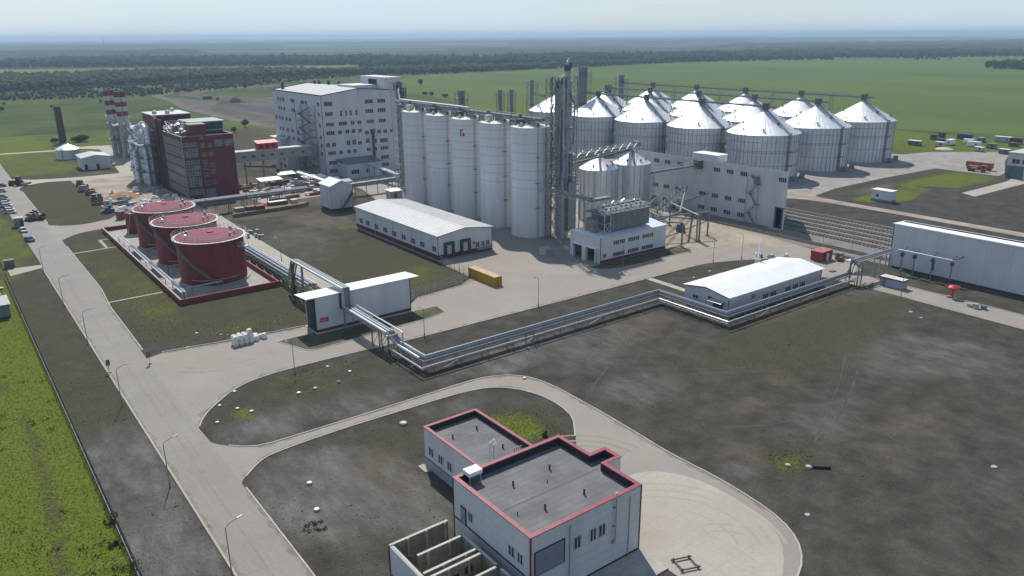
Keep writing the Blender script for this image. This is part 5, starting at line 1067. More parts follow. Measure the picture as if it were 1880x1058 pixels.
for ci, x in enumerate(cols):
    yend = (334, 355, 385)[ci]; t = thing('silo_catwalk', ROWC[ci], 'conveyor', (x, 290, 29.5), 'catwalk conveyors over the steel silos')
    MB().box(x - .5, 208, 30.9, x + .5, yend, 31.5).build('conveyor', STEEL, t); MB().box(x + .75, 208, 30.7, x + 1.7, yend, 30.8).build('walkway', STEELD, t)
    stuff_part(girder(MB(), (x + .5, 208, 30.6), (x + .5, yend, 30.6), 2.4, 1.15, 3.4, .08).build('girder', STEEL, t))
    for y in rows: MB().box(x - .9, y - 1.2, 29.8, x + .9, y + 1.2, 32.6).build('discharge_gate', STEELD, t)
    for k in range(len(rows) - 1):
        ym = (rows[k] + rows[k + 1]) / 2; b = MB(); lattice(b, x - 1, ym - 1, x + 1, ym + 1, 0, 29.9, 5, .12); stuff_part(b.build('support_tower', STEEL, t))
TL = [(303, 334, 45.4, 6.4, 'wide dark elevator tower at the head of the front steel silo catwalk'), (344.2, 355, 33.2, 4.6, 'short dark elevator tower at the head of the middle steel silo catwalk'), (385.3, 386, 36.4, 5.6, 'dark elevator tower at the head of the back steel silo catwalk'), (303, 380, 36.4, 4.6, 'lone dark elevator tower on the field side, tallest left of the tall lattice'), (279.5, 381, 31.6, 3.4, 'thin dark elevator tower, left of a thin pair beyond the silos'), (288, 381, 31.4, 3.4, 'thin dark elevator tower, right of a thin pair beyond the silos'), (252.5, 382, 32.4, 5.4, 'square dark elevator tower standing alone beyond the white silos')]
for i, (x, y, H, w_, lb) in enumerate(TL):
    t = tower('elevator_tower', lb, x - w_ / 2, y - w_ / 2, x + w_ / 2, y + w_ / 2, H - 1.5, 4.0, .22, .13, STEEL)
    k = 3 if i == 0 else (2 if i in (2, 6) else 1)
    for j in range(k):
        xx = x + (j - (k - 1) / 2) * 1.9; e = MB().box(xx - .7, y - .8, .3, xx + .7, y + .8, H).build('elevator_leg', STEEL, t); MB().box(xx - .85, y - 1.1, H - 1.8, xx + .85, y + 1.1, H - .3).build('elevator_head', STEEL, e)
    for z in (H * .55, H - 4.5): MB().box(x - w_ / 2 - .6, y - w_ / 2 - .6, z, x + w_ / 2 + .6, y + w_ / 2 + .6, z + .12).build('platform', STEELD, t)
    b = MB()
    for z in (H * .55, H - 4.5):
        q = w_ / 2 + .6
        for (ax, ay), (bx_, by) in (((-q, -q), (q, -q)), ((-q, -q), (-q, q)), ((q, -q), (q, q))): b.bar((x + ax, y + ay, z + 1.1), (x + bx_, y + by, z + 1.1), .1); b.bar((x + ax, y + ay, z), (x + ax, y + ay, z + 1.1), .1)
    stuff_part(b.build('platform_railing', STEEL, t))
t = thing('tower_bridge', 'thin conveyor bridge between the lone elevator tower and the tall lattice tower', 'conveyor', (240, 300, 31)); stuff_part(girder(MB(), (303, 378, 27.5), (272, 330, 30.5), 2, 1.4, 4, .12).build('girder', STEEL, t)); MB().bar((303, 378, 28), (272, 330, 31), .9, .7).build('conveyor', STEELD, t)
# dark intake hall between silo groups
t = thing('intake_hall', 'low dark-roofed intake hall beyond the white silos', 'building', (275, 362, 0)); MB().box(255, 352, 0, 296, 372, 8).build('wall', WHITE2, t); gable_roof(t, 254.5, 296.5, 351.5, 372.5, 8, 10.5, axis='x', m=STEELD)
# ------------------------------------------------------------------ tall white block
t = thing('process_block', 'tall white eight-storey production block with many dark window groups', 'building', (165, 365, 0))
b = MB().prism([(146.3, 336), (184, 336), (184, 395), (146.3, 395)], 0, 36.7, top=False)
b.add([(146.3, 336, 36.7), (184, 336, 36.7), (184, 336, 37.6), (165, 336, 39.2)], [(0, 1, 2, 3)]); b.add([(146.3, 395, 36.7), (184, 395, 36.7), (184, 395, 37.6), (165, 395, 39.2)], [(3, 2, 1, 0)]); b.build('wall', WHITE2, t)
gable_roof(t, 146.1, 165, 335.8, 395.2, 36.75, 39.25, xr=165, m=M('block_roof', (.36, .365, .38), .6, var=.06))[1].name = 'ridge_cap'
b = MB(); P = [(165, 335.8, 39.25), (184.2, 335.8, 37.6), (184.2, 395.2, 37.6), (165, 395.2, 39.25)]; b.add(P, [(0, 1, 2, 3)]); b.build('roof_slope', MATS['block_roof'], t)
b = MB(); b.bar((146.2, 335.85, 36.95), (146.2, 395.2, 36.95), .25, .5).bar((146.2, 335.85, 36.95), (165, 335.85, 39.4), .2, .35).bar((165, 335.85, 39.4), (184, 335.85, 37.8), .2, .35).bar((146.2, 395.2, 36.95), (165, 395.2, 39.4), .3, .7); b.build('roof_trim', FRAMED, t)
MB().box(146.22, 335.92, 0, 146.42, 336.0, 36.7).build('corner_trim', FRAMED, t)
MB().box(179.5, 335.94, 0, 187.6, 362, 43.5).build('stair_tower_wall', WHITE2, t); MB().box(179.2, 335.7, 43.5, 187.9, 362.2, 43.75).build('stair_tower_roof', ROOFG, t)
MB().box(179.40, 345, 39.4, 179.5, 353.6, 42.6).build('louvre_opening', DARK, t); MB().box(166.5, 345, 37.8, 179.4, 361, 40.2).build('roof_plant_room', WHITE2, t)
for x, y in ((150, 390), (168, 392), (171, 393), (174, 388), (176, 380)): MB().lathe(x, y, [(.8, 37), (.8, 40.6), (1.0, 40.6), (.2, 41.2)], 10).build('roof_vent', STEELD, t)
MB().tube([(182, 340, 43.7), (182, 340, 52)], .08, 6).build('antenna', STEEL, t)
F = [[(147.5, 151.6, 33.2, 2.0), (168, 172.1, 33.2, 1.9), (174.4, 178.6, 33.2, 1.8)],
     [(147.7, 151.5, 28.7, 1.8), (155.1, 156.1, 28.6, 2.6), (157.6, 158.6, 28.6, 2.6), (159.9, 160.9, 28.6, 2.6), (162.8, 163.8, 28.6, 2.6), (167.9, 172.1, 28.8, 1.9), (174.4, 178.5, 28.9, 2.0)],
     [(147.8, 151.6, 24, 1.7), (154.1, 158.2, 24, 1.8), (160, 162, 24, 1.8), (163.6, 165.6, 24, 1.8), (168.2, 172, 24, 1.8), (174.6, 178.4, 24, 1.8)],
     [(147.7, 151.7, 20.1, 1.9), (153.5, 155.4, 20.2, 1.8), (157.2, 159.2, 20.2, 1.8), (160.2, 162.2, 20.2, 1.8), (163.6, 165.6, 20.2, 1.8), (167, 169, 18.9, 1.8), (173.5, 175.5, 18.9, 1.8), (176.8, 178.8, 18.9, 1.8), (180.3, 182.3, 18.9, 1.5)],
     [(147, 149, 14.8, 2), (150, 152, 14.8, 2), (157.2, 159.2, 15, 2.3), (160.2, 162.2, 15.1, 2.5), (163.1, 165.1, 14.5, 1.7), (167.2, 169.2, 15.2, 2.4), (172, 173, 14.8, 2), (174.7, 178.8, 14.7, 2)],
     [(147.7, 151.6, 11, 1.8), (153.1, 155.1, 11, 1.8), (157.2, 159.2, 11, 1.8), (160.3, 162.3, 11, 1.8), (167.4, 169.4, 11.1, 1.8), (171.9, 172.9, 11.1, 1.8), (174.8, 178.8, 11, 1.8)],
     [(147.8, 151.7, 6.6, 1.8), (153.2, 154.6, 6.2, 2.1), (174.8, 179, 6.6, 1.9)], [(147.9, 151.7, 2.8, 1.8), (175.1, 178.8, 3.0, 1.9)]]
for r in F:
    for x0, x1, z, h in r: win(t, 'y', 336 if x1 < 179.6 else 335.94, x0, x1, z - h / 2, z + h / 2, max(1, round((x1 - x0) / 1.0)), 2 if h > 2.4 else 1, t=.12)
L = [[(379.7, 383), (384, 386), (387, 389), (367.1, 371.8), (352.2, 354.2), (355.4, 359.4), (338, 340.3)], [(379.7, 382), (383.5, 385.5), (387, 389), (366.8, 371.5), (338, 340.4)], [(383.4, 385.4), (387, 389), (391, 394), (373.5, 376.5), (378, 380.5), (338, 340.3)],
     [(383.5, 385.5), (387.5, 389.5), (377.2, 380.4), (371, 374), (364, 367.4), (338, 340.3)], [(383.5, 385.2), (386.8, 388.5), (376.8, 380), (370.6, 373.8), (363.9, 367.1), (338, 340.3)], [(383.3, 385.2), (386.3, 388.1), (338.2, 340.5)]]
for z, r in zip((32.9, 28.4, 23.5, 18.2, 14.5, 10.7), L):
    for y0, y1 in r: win(t, 'x', 146.3, y0, y1, z - .95, z + .95, max(1, round((y1 - y0) / 1.2)), t=.12)
# outside stair tower on the west wall
b = MB(); n = 9
for k in range(n):
    z = 1 + k * 3.35; a, c = (346, 358) if k % 2 else (358, 346); b.bar((144.2, a, z), (144.2, c, z + 3.35), 1.1, .2).bar((143.6, a, z + 1.1), (143.6, c, z + 4.45), .1)
    b.box(143.4, 343.5, z - .1, 146.2, 346.5, z).box(143.4, 357.5, z - .1, 146.2, 360.5, z); b.bar((143.5, 343.6, z + 1), (143.5, 360.4, z + 1), .08)
for y in (343.6, 352, 360.4): b.bar((143.5, y, 0), (143.5, y, 32.5), .2); b.bar((146.1, y, 0), (146.1, y, 32.5), .15)
stuff_part(b.build('outside_stair', STEEL, t))
d = MB().box(170.6, 335.2, 4.5, 171.5, 335.9, 19.6).build('wall_duct', BROWNST, t); MB().box(170.1, 335.0, 18.6, 172.0, 335.9, 20.4).build('duct_head', STEELD, d)
# low wings at its foot
MB().box(152, 326, 0, 169.5, 335.9, 6.6).build('front_wing', WHITE2, t); b = MB(); P = [(151.7, 325.7, 6.6), (169.8, 325.7, 6.6), (169.8, 335.9, 8.0), (151.7, 335.9, 8.0)]; b.add(P + [(x, y, z + .18) for x, y, z in P], [(3, 2, 1, 0), (4, 5, 6, 7), (0, 1, 5, 4), (1, 2, 6, 5), (2, 3, 7, 6), (3, 0, 4, 7)]); b.build('front_wing_roof', M('blue_grey_roof', (.15, .19, .23), .5, metal=.2, var=.15), t)
for x0, x1 in ((154, 158), (161.5, 162.6)): win(t, 'y', 326, x0, x1, 2.0, 4.0, max(1, round((x1 - x0) / 1.2)), t=.1)
MB().box(138, 361.5, 0, 146.2, 378, 8.2).build('west_wing', WHITE2, t); MB().box(137.8, 361.3, 8.2, 146.2, 378.2, 8.4).build('west_wing_roof', ROOFG, t)
for z in (2.8, 6.0): win(t, 'x', 138, 363.5, 367, z - .9, z + .9, 3); win(t, 'x', 138, 369, 372, z - .9, z + .9, 2)
MB().box(142.5, 380, 9, 146.2, 396, 14).build('conveyor_housing', WHITE2, t)
# gallery building to the west, with a red cabin on top
t = thing('link_gallery', 'low grey windowed gallery running from the red block to the tall white block', 'gallery', (120, 345, 0))
MB().box(103, 344, 9.6, 146, 349, 14.0).build('gallery_wall', M('grey_gallery_cladding', (.30, .30, .295), .6, var=.1), t); MB().box(102.8, 343.8, 14, 146.1, 349.2, 14.3).build('gallery_roof', ROOFG, t)
for x in (106.5, 110.7, 115.0, 119.3, 123.5, 128, 133, 138): win(t, 'y', 344, x, x + 1.7, 11.0, 12.6, 2, t=.1)
for x in (104, 112, 120, 128, 136, 143): MB().box(x - .25, 344.6, 0, x + .25, 345.1, 9.6).build('pylon', STEEL, t)
c = MB().box(118.6, 344.5, 14.3, 127.6, 348.5, 17.0).build('red_cabin', REDBRIGHT, t); b = MB(); P = [(118.2, 344, 17.0), (128, 344, 17.0), (128, 349, 17.9), (118.2, 349, 17.9)]; b.add(P + [(x, y, z + .2) for x, y, z in P], [(3, 2, 1, 0), (4, 5, 6, 7), (0, 1, 5, 4), (1, 2, 6, 5), (2, 3, 7, 6), (3, 0, 4, 7)]); b.build('cabin_roof', M('pink_red_roof', (.55, .10, .11), .5), c)
for x in (120, 122.8, 125.6): MB().box(x - .8, 344.42, 14.8, x + .8, 344.5, 16.5).build('cabin_window', MAROON, c)
t = thing('inclined_conveyor', 'long sloping conveyor tube from the red block yard up to the tall white block', 'conveyor', (128, 395, 8))
MB().bar((129, 398, 5.0), (145.8, 389, 13.2), 2.2, 2.2).build('conveyor', STEELL, t); 
for f in (.15, .5, .85): x, y, z = 129 + 16.8 * f, 398 - 9 * f, 5 + 8.2 * f; MB().box(x - .2, y - .2, 0, x + .2, y + .2, z - 1.1).build('post', STEEL, t)
stuff_part(girder(MB(), (127, 399, 3), (145.8, 389, 12.2), 2.6, 2.6, 3, .14).build('girder', STEELL, t))
# ------------------------------------------------------------------ the red block
t = thing('red_block', 'dark red boiler block with pale window bands and glazed rooftop house', 'building', (91, 348, 0))
RB = [(81.2, 323.5), (101.5, 323.5), (101.5, 352), (81.2, 352)]
b = MB().prism(RB, 0, 23.9, top=False); ringwall(b, RB, inset(RB, .5), 23.9, 24.9); b.build('wall', BRICKRED, t); MB().prism(inset(RB, .01), 23, 24.0, sides=False).build('roof', ROOFB, t)
ringwall(MB(), inset(RB, -.08), inset(RB, .6), 24.9, 25.02).build('coping', CONC, t)
MB().box(82, 352, 0, 101, 373, 25.5).build('middle_wall', M('dark_red_recess', (.10, .03, .028), .6, var=.2), t); MB().box(83, 373, 0, 99, 393, 29.4).build('rear_wall', BRICKRED, t); MB().box(82.7, 372.7, 29.4, 99.3, 393.3, 29.8).build('rear_roof', ROOFG, t)
MB().box(81.4, 353, 0, 82, 360, 29.2).build('dark_shaft', DARK, t); MB().box(81.2, 362, 0, 82, 366, 29.2).build('shaft_fin', BRICKRED, t); MB().box(82.4, 366, 25.5, 83, 373, 29.4).build('shaft_fin', BRICKRED, t)
MB().box(84.8, 323.45, 24.0, 90.8, 329, 29.2).build('stair_head', BRICKRED, t); MB().box(84.5, 323.2, 29.2, 91.1, 329.3, 29.6).build('stair_head_roof', CONC, t)
MB().box(81.05, 323.38, 0, 81.25, 323.5, 24.8).build('corner_trim', STEELL, t)
PANEB = M('blue_grey_glass', (.12, .14, .155), .25, var=.35, scale=.5)
FR2 = M('pale_pink_frame', (.40, .36, .36), .6, var=.12)
for z0, z1 in ((20.9, 22.5), (16.7, 20.1), (13.9, 15.5), (11.6, 13.3), (9.3, 11.1), (5.0, 8.6), (1.6, 3.9)):
    win(t, 'y', 323.5, 81.7, 87.0, z0, z1, 5, 1 if z1 - z0 < 2 else 3, FR2, PANEB, t=.14)
for z0, z1 in ((20.6, 23.0), (16.7, 19.8), (13.2, 15.6), (9.6, 12.2), (5.0, 8.4), (1.4, 3.9)): win(t, 'x', 81.2, 325, 351, z0, z1, 16, 2, FR2, PANEB, t=.16)
for x, z in ((89.1, 21.0), (91.9, 21.0), (89.1, 17.4), (91.9, 17.4), (89.1, 14.4), (91.8, 13.0), (89.2, 12.1), (91.9, 10.3), (89.2, 9.4), (89.1, 6.0), (91.9, 6.0), (88.9, 24.4)): win(t, 'y', 323.5 if z < 24 else 323.42, x - .85, x + .85, z - .8, z + .8, 2, 1, FR2, GLASS, t=.14)
for x0, x1 in ((93.8, 97.2), (97.8, 101.2)):
    w_ = win(t, 'y', 323.5, x0, x1, 20.3, 22.8, 3, 2, FR2, PANEB, t=.16)
MB().box(88, 323.4, 0, 92, 323.5, 3.4).build('entrance', STEEL, t)
g = MB().box(88.5, 335, 24.05, 101.4, 349, 29.0).build('rooftop_house', M('dark_green_glazing', (.03, .055, .055), .2, var=.3, scale=.4), t); MB().box(87.6, 334, 29.0, 102.2, 350, 29.4).build('house_roof', M('green_grey_roof', (.30, .35, .33), .45, var=.12), g)
for k in range(6): MB().box(88.6 + k * 2.5, 334.9, 24.1, 88.8 + k * 2.5, 335.0, 28.9).build('mullion', GREENBOX, g)
MB().box(88.6, 334.85, 25.6, 101.3, 334.98, 25.9).build('transom', STEELL, g)
for i, (x, y, r, h, m) in enumerate(((83.5, 331, .8, 27, GREENBOX), (84.5, 335, 1.0, 27.5, GALV), (83.5, 340, 1.1, 28.5, GREENBOX), (85.5, 343, 1.2, 28.8, GALV), (84, 347, 1.0, 28, PIPEW), (86.5, 339, .7, 29, PIPEW), (86.8, 347.5, .7, 29, GALV), (83.8, 326.4, .5, 26.2, GREENBOX))): MB().lathe(x, y, [(r, 24), (r, h - .6), (.2, h)], 12).build('rooftop_vessel', m, t, True)
for pts in ([(83, 329, 26), (86, 334, 26), (86, 348, 26.5)], [(82.5, 337, 25.2), (87.5, 337, 25.2)], [(83, 345, 26.6), (88, 341, 27.2)]): MB().tube(pts, .3, 8).build('rooftop_duct', GALV, t, True)
stuff_part(lattice(MB(), 82, 341, 87.4, 350, 24, 29, 2.5, .15).build('rooftop_frame', STEELL, t))
for x, y in ((85, 378), (90, 376), (95, 388)): MB().lathe(x, y, [(1, 29.8), (1, 31), (.2, 31.6)], 10).build('roof_vent', STEELL, t)
t = thing('flue_gas_plant', 'tangle of silver ducts and cylinders against the red block', 'plant', (77, 375, 0))
for x, y, r, z0, h in ((77.5, 383, 1.6, 0, 25), (79.5, 379, 1.8, 0, 27), (77.5, 374, 1.9, 0, 24), (79, 369, 1.4, 0, 26), (76.5, 366.5, 1.1, 0, 18), (74.8, 379, 1.2, 0, 15), (75.6, 388, 1.3, 0, 20)): MB().lathe(x, y, [(r, z0), (r, h - 1.5), (.4, h)], 16).build('cyclone', GALV, t, True)
for pts, r in (([(77.5, 383, 24), (79.5, 381, 26), (80.6, 379, 26)], .7), ([(77.5, 374, 20), (75, 379, 14)], .6), ([(79, 369, 24), (79, 376, 25.5)], .6), ([(76.5, 366.5, 12), (79.5, 371, 16)], .5), ([(77.5, 383, 9), (81, 388, 9), (86, 440, 11)], .9)): MB().tube(pts, r, 10).build('duct', GALV, t, True)
stuff_part(lattice(MB(), 74, 365, 80.6, 386, 0, 24, 3.4, .16).build('access_frame', STEEL, t))
for z in (6, 12, 18): MB().box(73.6, 364.6, z, 80.7, 386.4, z + .12).build('platform', STEEL, t)
# chimneys
for i, (x, y, lb) in enumerate(((84.9, 480.8, 'front left one of the four red and white banded chimneys'), (88.0, 482.6, 'rear one of the four red and white banded chimneys, behind the left pair'), (87.0, 465.4, 'front right one of the four red and white banded chimneys'), (90.0, 465.6, 'rightmost of the four red and white banded chimneys'))):
    t = thing('banded_chimney', lb, 'chimney', (x, y, 0), 'red and white banded chimneys'); r = 1.35
    MB().lathe(x, y, [(r, 0), (r, 22.4)], 20, cap_top=False).build('white_shaft', M('chimney_white', (.44, .44, .425), .6, var=.1), t, True)
    z = 22.4
    for k, hh in enumerate((2.4, 2.5, 2.4, 2.6, 2.5)):
        MB().lathe(x, y, [(r + .03, z), (r + .03, z + hh)], 20, cap_top=(k == 4)).build('band', MATS['chimney_white'] if k % 2 else M('chimney_red', (.20, .03, .034), .6, var=.12), t, True); z += hh
    MB().lathe(x, y, [(r - .25, 34.8), (r - .25, 35.3)], 16).build('liner', STEELD, t)
t = thing('chimney_frame', 'steel lattice tying the four banded chimneys together', 'frame tower', (87.5, 473, 0)); stuff_part(lattice(MB(), 83, 463.5, 91.8, 484.5, 0, 22, 4.4, .16).build('bracing', STEELL, t))
for z in (8.8, 17.6): MB().box(83, 463.5, z, 91.8, 484.5, z + .12).build('platform', STEEL, t)
t = thing('brick_chimney', 'lone dark brown stack standing behind the white domed tank', 'chimney', (70.3, 562, 0)); MB().lathe(70.3, 562, [(2.1, 0), (2.05, 22.3)], 24, cap_top=False).build('shaft', BROWNST, t, True); MB().lathe(70.3, 562, [(1.7, 22.2), (1.7, 22.5)], 20).build('liner', DARK, t); MB().lathe(70.3, 562, [(2.12, 21.8), (2.25, 22.3), (1.7, 22.35)], 24, cap_top=False).build('top_ring', STEELD, t)
t = thing('fire_water_tank', 'squat pale tank with white conical roof in front of the brown stack', 'tank', (62, 484, 0)); MB().lathe(62, 484, [(5.9, 0), (5.9, 5.2)], 40, cap_top=False).build('shell', WHITE2, t, True); MB().lathe(62, 484, [(6.0, 5.15), (3.2, 6.6), (.5, 7.9)], 24).build('cone_roof', GALVR, t); stuff_part(railing_ring(MB(), 62, 484, 6.0, 5.2, 24).build('roof_railing', STEELL, t)); MB().bar((58.3, 479.3, 0), (58.3, 479.3, 6), .6, .5).build('ladder', STEELL, t); MB().lathe(62, 484, [(.5, 7.85), (.5, 8.5), (.1, 8.8)], 8).build('roof_vent', STEELL, t)
t = thing('pump_house', 'white gabled shed with two dark doors beside the squat tank', 'shed', (67, 441, 0))
b = MB().prism([(60.8, 433), (73.4, 433), (73.4, 449), (60.8, 449)], 0, 5.8, top=False); b.add([(60.8, 433, 5.8), (73.4, 433, 5.8), (67.1, 433, 7.0)], [(0, 1, 2)]); b.add([(60.8, 449, 5.8), (73.4, 449, 5.8), (67.1, 449, 7.0)], [(0, 2, 1)]); b.build('wall', WHITE2, t); gable_roof(t, 60.3, 73.9, 432.6, 449.4, 5.82, 7.05, m=ROOFG)
for x in (61.6, 66.8): MB().box(x, 432.9, 0, x + 1.2, 433, 2.6).build('door', DARK, t)
t = thing('boiler_annex', 'grey metal boiler annex with big ducts beside the banded chimneys', 'building', (96, 455, 0)); MB().box(91.9, 440, 0, 104, 482, 15.2).build('wall', M('grey_sheet_wall', (.33, .35, .36), .5, metal=.2, var=.15, scale=.4), t); MB().box(91.7, 439.8, 15.2, 104.2, 482.2, 15.5).build('roof', ROOFG, t)
for y in (445, 455, 466, 476): MB().tube([(91.5, y, 1), (91.5, y, 10), (90.6, y, 13)], .8, 10).build('duct', GALV, t, True)
for y in (443, 450, 461, 471): MB().box(91.8, y, 3, 91.9, y + 3, 12).build('wall_opening', DARK, t)
t = thing('transformer_house', 'small grey flat house with a pink canopy near the silver ducts', 'hut', (82.6, 419, 0)); MB().box(80.3, 416.5, 0, 85.2, 421.5, 3.6).build('wall', M('grey_render', (.27, .275, .285), .7, var=.1), t); MB().box(80.1, 416.3, 3.6, 85.4, 421.7, 3.8).build('roof', ROOFG, t); MB().box(83.6, 421.8, 4.6, 86, 424, 4.9).build('canopy', M('pink_canopy', (.5, .16, .18), .5), t); MB().box(84.6, 422.8, 0, 84.9, 423.1, 4.6).build('post', STEEL, t)
# ------------------------------------------------------------------ tall little house, box house, pipe gallery in the middle
t = thing('switch_house', 'tall narrow white house with gable roof and dark outside stair', 'building', (121, 270, 0))
b = MB().prism([(116.6, 266), (125.6, 266), (125.6, 275.5), (116.6, 275.5)], .9, 9.3, top=False); b.add([(116.6, 266, 9.3), (125.6, 266, 9.3), (121.1, 266, 11.2)], [(0, 1, 2)]); b.add([(116.6, 275.5, 9.3), (125.6, 275.5, 9.3), (121.1, 275.5, 11.2)], [(0, 2, 1)]); b.build('wall', WHITE2, t)
MB().box(116.9, 266.3, 0, 125.3, 275.2, .9).build('plinth', DARK, t); gable_roof(t, 116.2, 126, 265.5, 276, 9.32, 11.3)
for x in (116.58, 125.5): MB().box(x, 265.94, .9, x + .12, 266.02, 9.3).build('corner_trim', FRAMED, t)
b = MB(); b.bar((120, 265.2, .3), (123, 265.2, 3.6), .9, .2).bar((123, 265.2, 3.6), (125.2, 265.2, 6.4), .9, .2).box(122.4, 264.7, 3.5, 123.6, 265.9, 3.6).box(124.4, 264.7, 6.3, 125.8, 265.9, 6.4)
for x in (120, 121.5, 123, 124.4, 125.7): b.bar((x, 264.7, 0), (x, 264.7, 4.6 if x < 123.5 else 7.4), .1)
b.bar((120, 264.7, 1.4), (123, 264.7, 4.7), .1).bar((123, 264.7, 4.7), (125.2, 264.7, 7.4), .1); stuff_part(b.build('outside_stair', STEELD, t))
t = thing('valve_hut', 'small boxy grey hut with white roof near the last white silo', 'hut', (147.5, 275, 0)); MB().box(145.2, 272.6, 0, 150.2, 276.8, 3.0).build('wall', M('beige_grey_wall', (.36, .35, .33), .7), t); b = MB(); P = [(144.8, 272.2, 3.0), (150.6, 272.2, 3.0), (150.6, 277.2, 3.3), (144.8, 277.2, 3.3)]; b.add(P + [(x, y, z + .15) for x, y, z in P], [(3, 2, 1, 0), (4, 5, 6, 7), (0, 1, 5, 4), (1, 2, 6, 5), (2, 3, 7, 6), (3, 0, 4, 7)]); b.build('roof', ROOFW, t); MB().box(146.6, 272.5, .1, 147.8, 272.6, 2.2).build('door', STEELD, t)
t = thing('pipe_gallery', 'raised grey pipe gallery running past the red block to the narrow house', 'pipe gallery', (100, 291, 0))
for y, z, r in ((290.2, 5.2, .5), (291.2, 5.4, .55), (292.2, 5.2, .5), (290.6, 4.0, .2), (291.8, 4.0, .25)): MB().tube([(70, y, z), (116.2, y, z), (118, y - 0.0, z)], r, 10).build('pipe', PIPEG, t, True)
pg = MB().box(-.12, 289.8, 0, .12, 290.04, 4.8).box(-.12, 292.4, 0, .12, 292.64, 4.8).box(-.12, 289.6, 4.5, .12, 292.8, 4.7).box(-.1, 289.6, 3.6, .1, 292.8, 3.75).mesh('trestle', STEEL)
for x in range(72, 117, 5): shared('trestle', pg, t, (x, 0, 0))
for x in (78, 93, 108): MB().box(x - .08, 289.2, 0, x + .08, 289.36, 9.5).build('lamp_mast', STEEL, t)
for nm, lb, pts in (('pipe_gallery', 'pipe gallery east of the narrow house towards the slim lattice tower', [(127, 288, 5.0), (158, 289, 5.2)]), ('pipe_gallery', 'pipe gallery beneath the tall white block running down to the white silos', [(162, 324, 6.5), (161.5, 296, 5.0)]), ('pipe_gallery', 'white boxed conveyor from the clutter yard to the tall white block', [(128, 325, 6), (134, 312, 3.5)])):
    t = thing(nm, lb, 'pipe gallery', (pts[0][0], pts[0][1], 0)); p, q = Vector(pts[0]), Vector(pts[1]); d = (q - p).normalized(); s = Vector((-d.y, d.x, 0))
    for k, r in ((-.8, .35), (0, .45), (.8, .3)): MB().tube([tuple(p + s * k), tuple(q + s * k)], r, 8).build('pipe', PIPEW if 'white' in lb else PIPEG, t, True)
    n = max(2, int((q - p).length / 5))
    for k in range(n + 1): c = p + (q - p) * k / n; MB().box(c.x - .12, c.y - .12, 0, c.x + .12, c.y + .12, c.z).build('post', STEEL, t)
    stuff_part(girder(MB(), tuple(p - Vector((0, 0, .6))), tuple(q - Vector((0, 0, .6))), 2.6, 1.5, 2.5, .1).build('girder', STEEL, t))
# ------------------------------------------------------------------ railway
sl = MB()
for k in range(432):
    y = 60 + k * 1.25; sl.box(-1.4, y - .24, .02, 1.4, y + .24, .20)
slm = sl.mesh('sleepers', SLEEPER); rl = MB().box(-.06, 60, .2, .06, 600, .40).mesh('rail', RAILM)
XT = [225, 230.2, 235.4, 240.6, 245.8, 250.6]
TN = ['track nearest the rail building door', 'second track, counting outward from the rail building door', 'third track, counting outward from the rail building door', 'fourth track, counting outward from the rail building door', 'fifth track, next to the outermost one', 'outermost track, along the dark earth strip']
for i, x in enumerate(XT):
    t = thing('railway_track', 'railway siding, ' + TN[i], 'railway track', (x, 60, 0), 'parallel railway sidings'); 
    for dx in (-.76, .76): o = shared('rail', rl, t, (x + dx, 0, 0))
    stuff_part(shared('sleepers', slm, t, (x, 0, 0)))
t = thing('railway_track', 'single spur track passing in front of the rail building wall', 'railway track', (214.3, 60, 0)); 
rs = MB().box(-.04, 60, .2, .04, 300, .37).mesh('rail', RAILM); s2 = MB()
for k in range(340): y = 60 + k * .7; s2.box(-1.35, y - .13, .02, 1.35, y + .13, .2)
for dx in (-.76, .76): shared('rail', rs, t, (214.3 + dx, 0, 0))
stuff_part(shared('sleepers', s2.mesh('sleepers', M('dark_sleeper', (.12, .10, .085), .9)), t, (214.3, 0, 0)))
struct('spur_ballast', MB().prism([(212.2, 60), (216.4, 60), (216.4, 300), (212.2, 300)], 0, .022, sides=False), M('dark_ballast', (.10, .085, .07), .95, var=.25, scale=.4, fine=.25))
for i, (x, y) in enumerate(((218.2, 127.6), (216.6, 117.2))):
    t = thing('rail_lamp_mast', ('slim lamp mast between the tracks, farther from the long shed', 'slim lamp mast between the tracks, closer to the long shed')[i], 'lamp post', (x, y, 0), 'lamp masts beside the tracks'); MB().tube([(x, y, 0), (x, y, 6.5)], .1, 6).build('pole', STEELL, t); MB().box(x - .5, y - .15, 6.4, x + .5, y + .15, 6.6).build('lamp_head', STEEL, t)
# ------------------------------------------------------------------ street lamps
def lamp(label, x, y, h, arm=(1.7, .25), group='street lamps', r=.075, m=STEEL):
    t = thing('street_lamp', label, 'street lamp', (x, y, 0), group)
    MB().lathe(x, y, [(.14, 0), (.14, .9), (r, 1.0), (r * .7, h)], 8).build('pole', m, t, True)
    ax, ay = arm; MB().tube([(x, y, h - .05), (x + ax * .3, y + ay * .3, h + .28), (x + ax, y + ay, h + .55)], .045, 6).build('arm', m, t)
    MB().bar((x + ax * .9, y + ay * .9, h + .5), (x + ax * 1.3, y + ay * 1.3, h + .62), .26, .12).build('lamp_head', STEELL, t)
    return t
for x, y, lb in ((19.6, 82.6, 'curved-arm street lamp west of the main road, at the bottom edge of the picture'), (18.9, 108.0, 'curved-arm street lamp west of the main road, opposite the mouth of the loop road'), (19.1, 140.4, 'curved-arm street lamp west of the main road, by the crossroad sign'), (19.7, 176.8, 'curved-arm street lamp west of the main road, opposite the red tanks'), (19.6, 207.6, 'curved-arm street lamp west of the main road, near the green cabin'), (19.7, 243.0, 'curved-arm street lamp west of the main road, at the short stub road')): lamp(lb, x, y, 7.1, group='curved lamps along the main road')
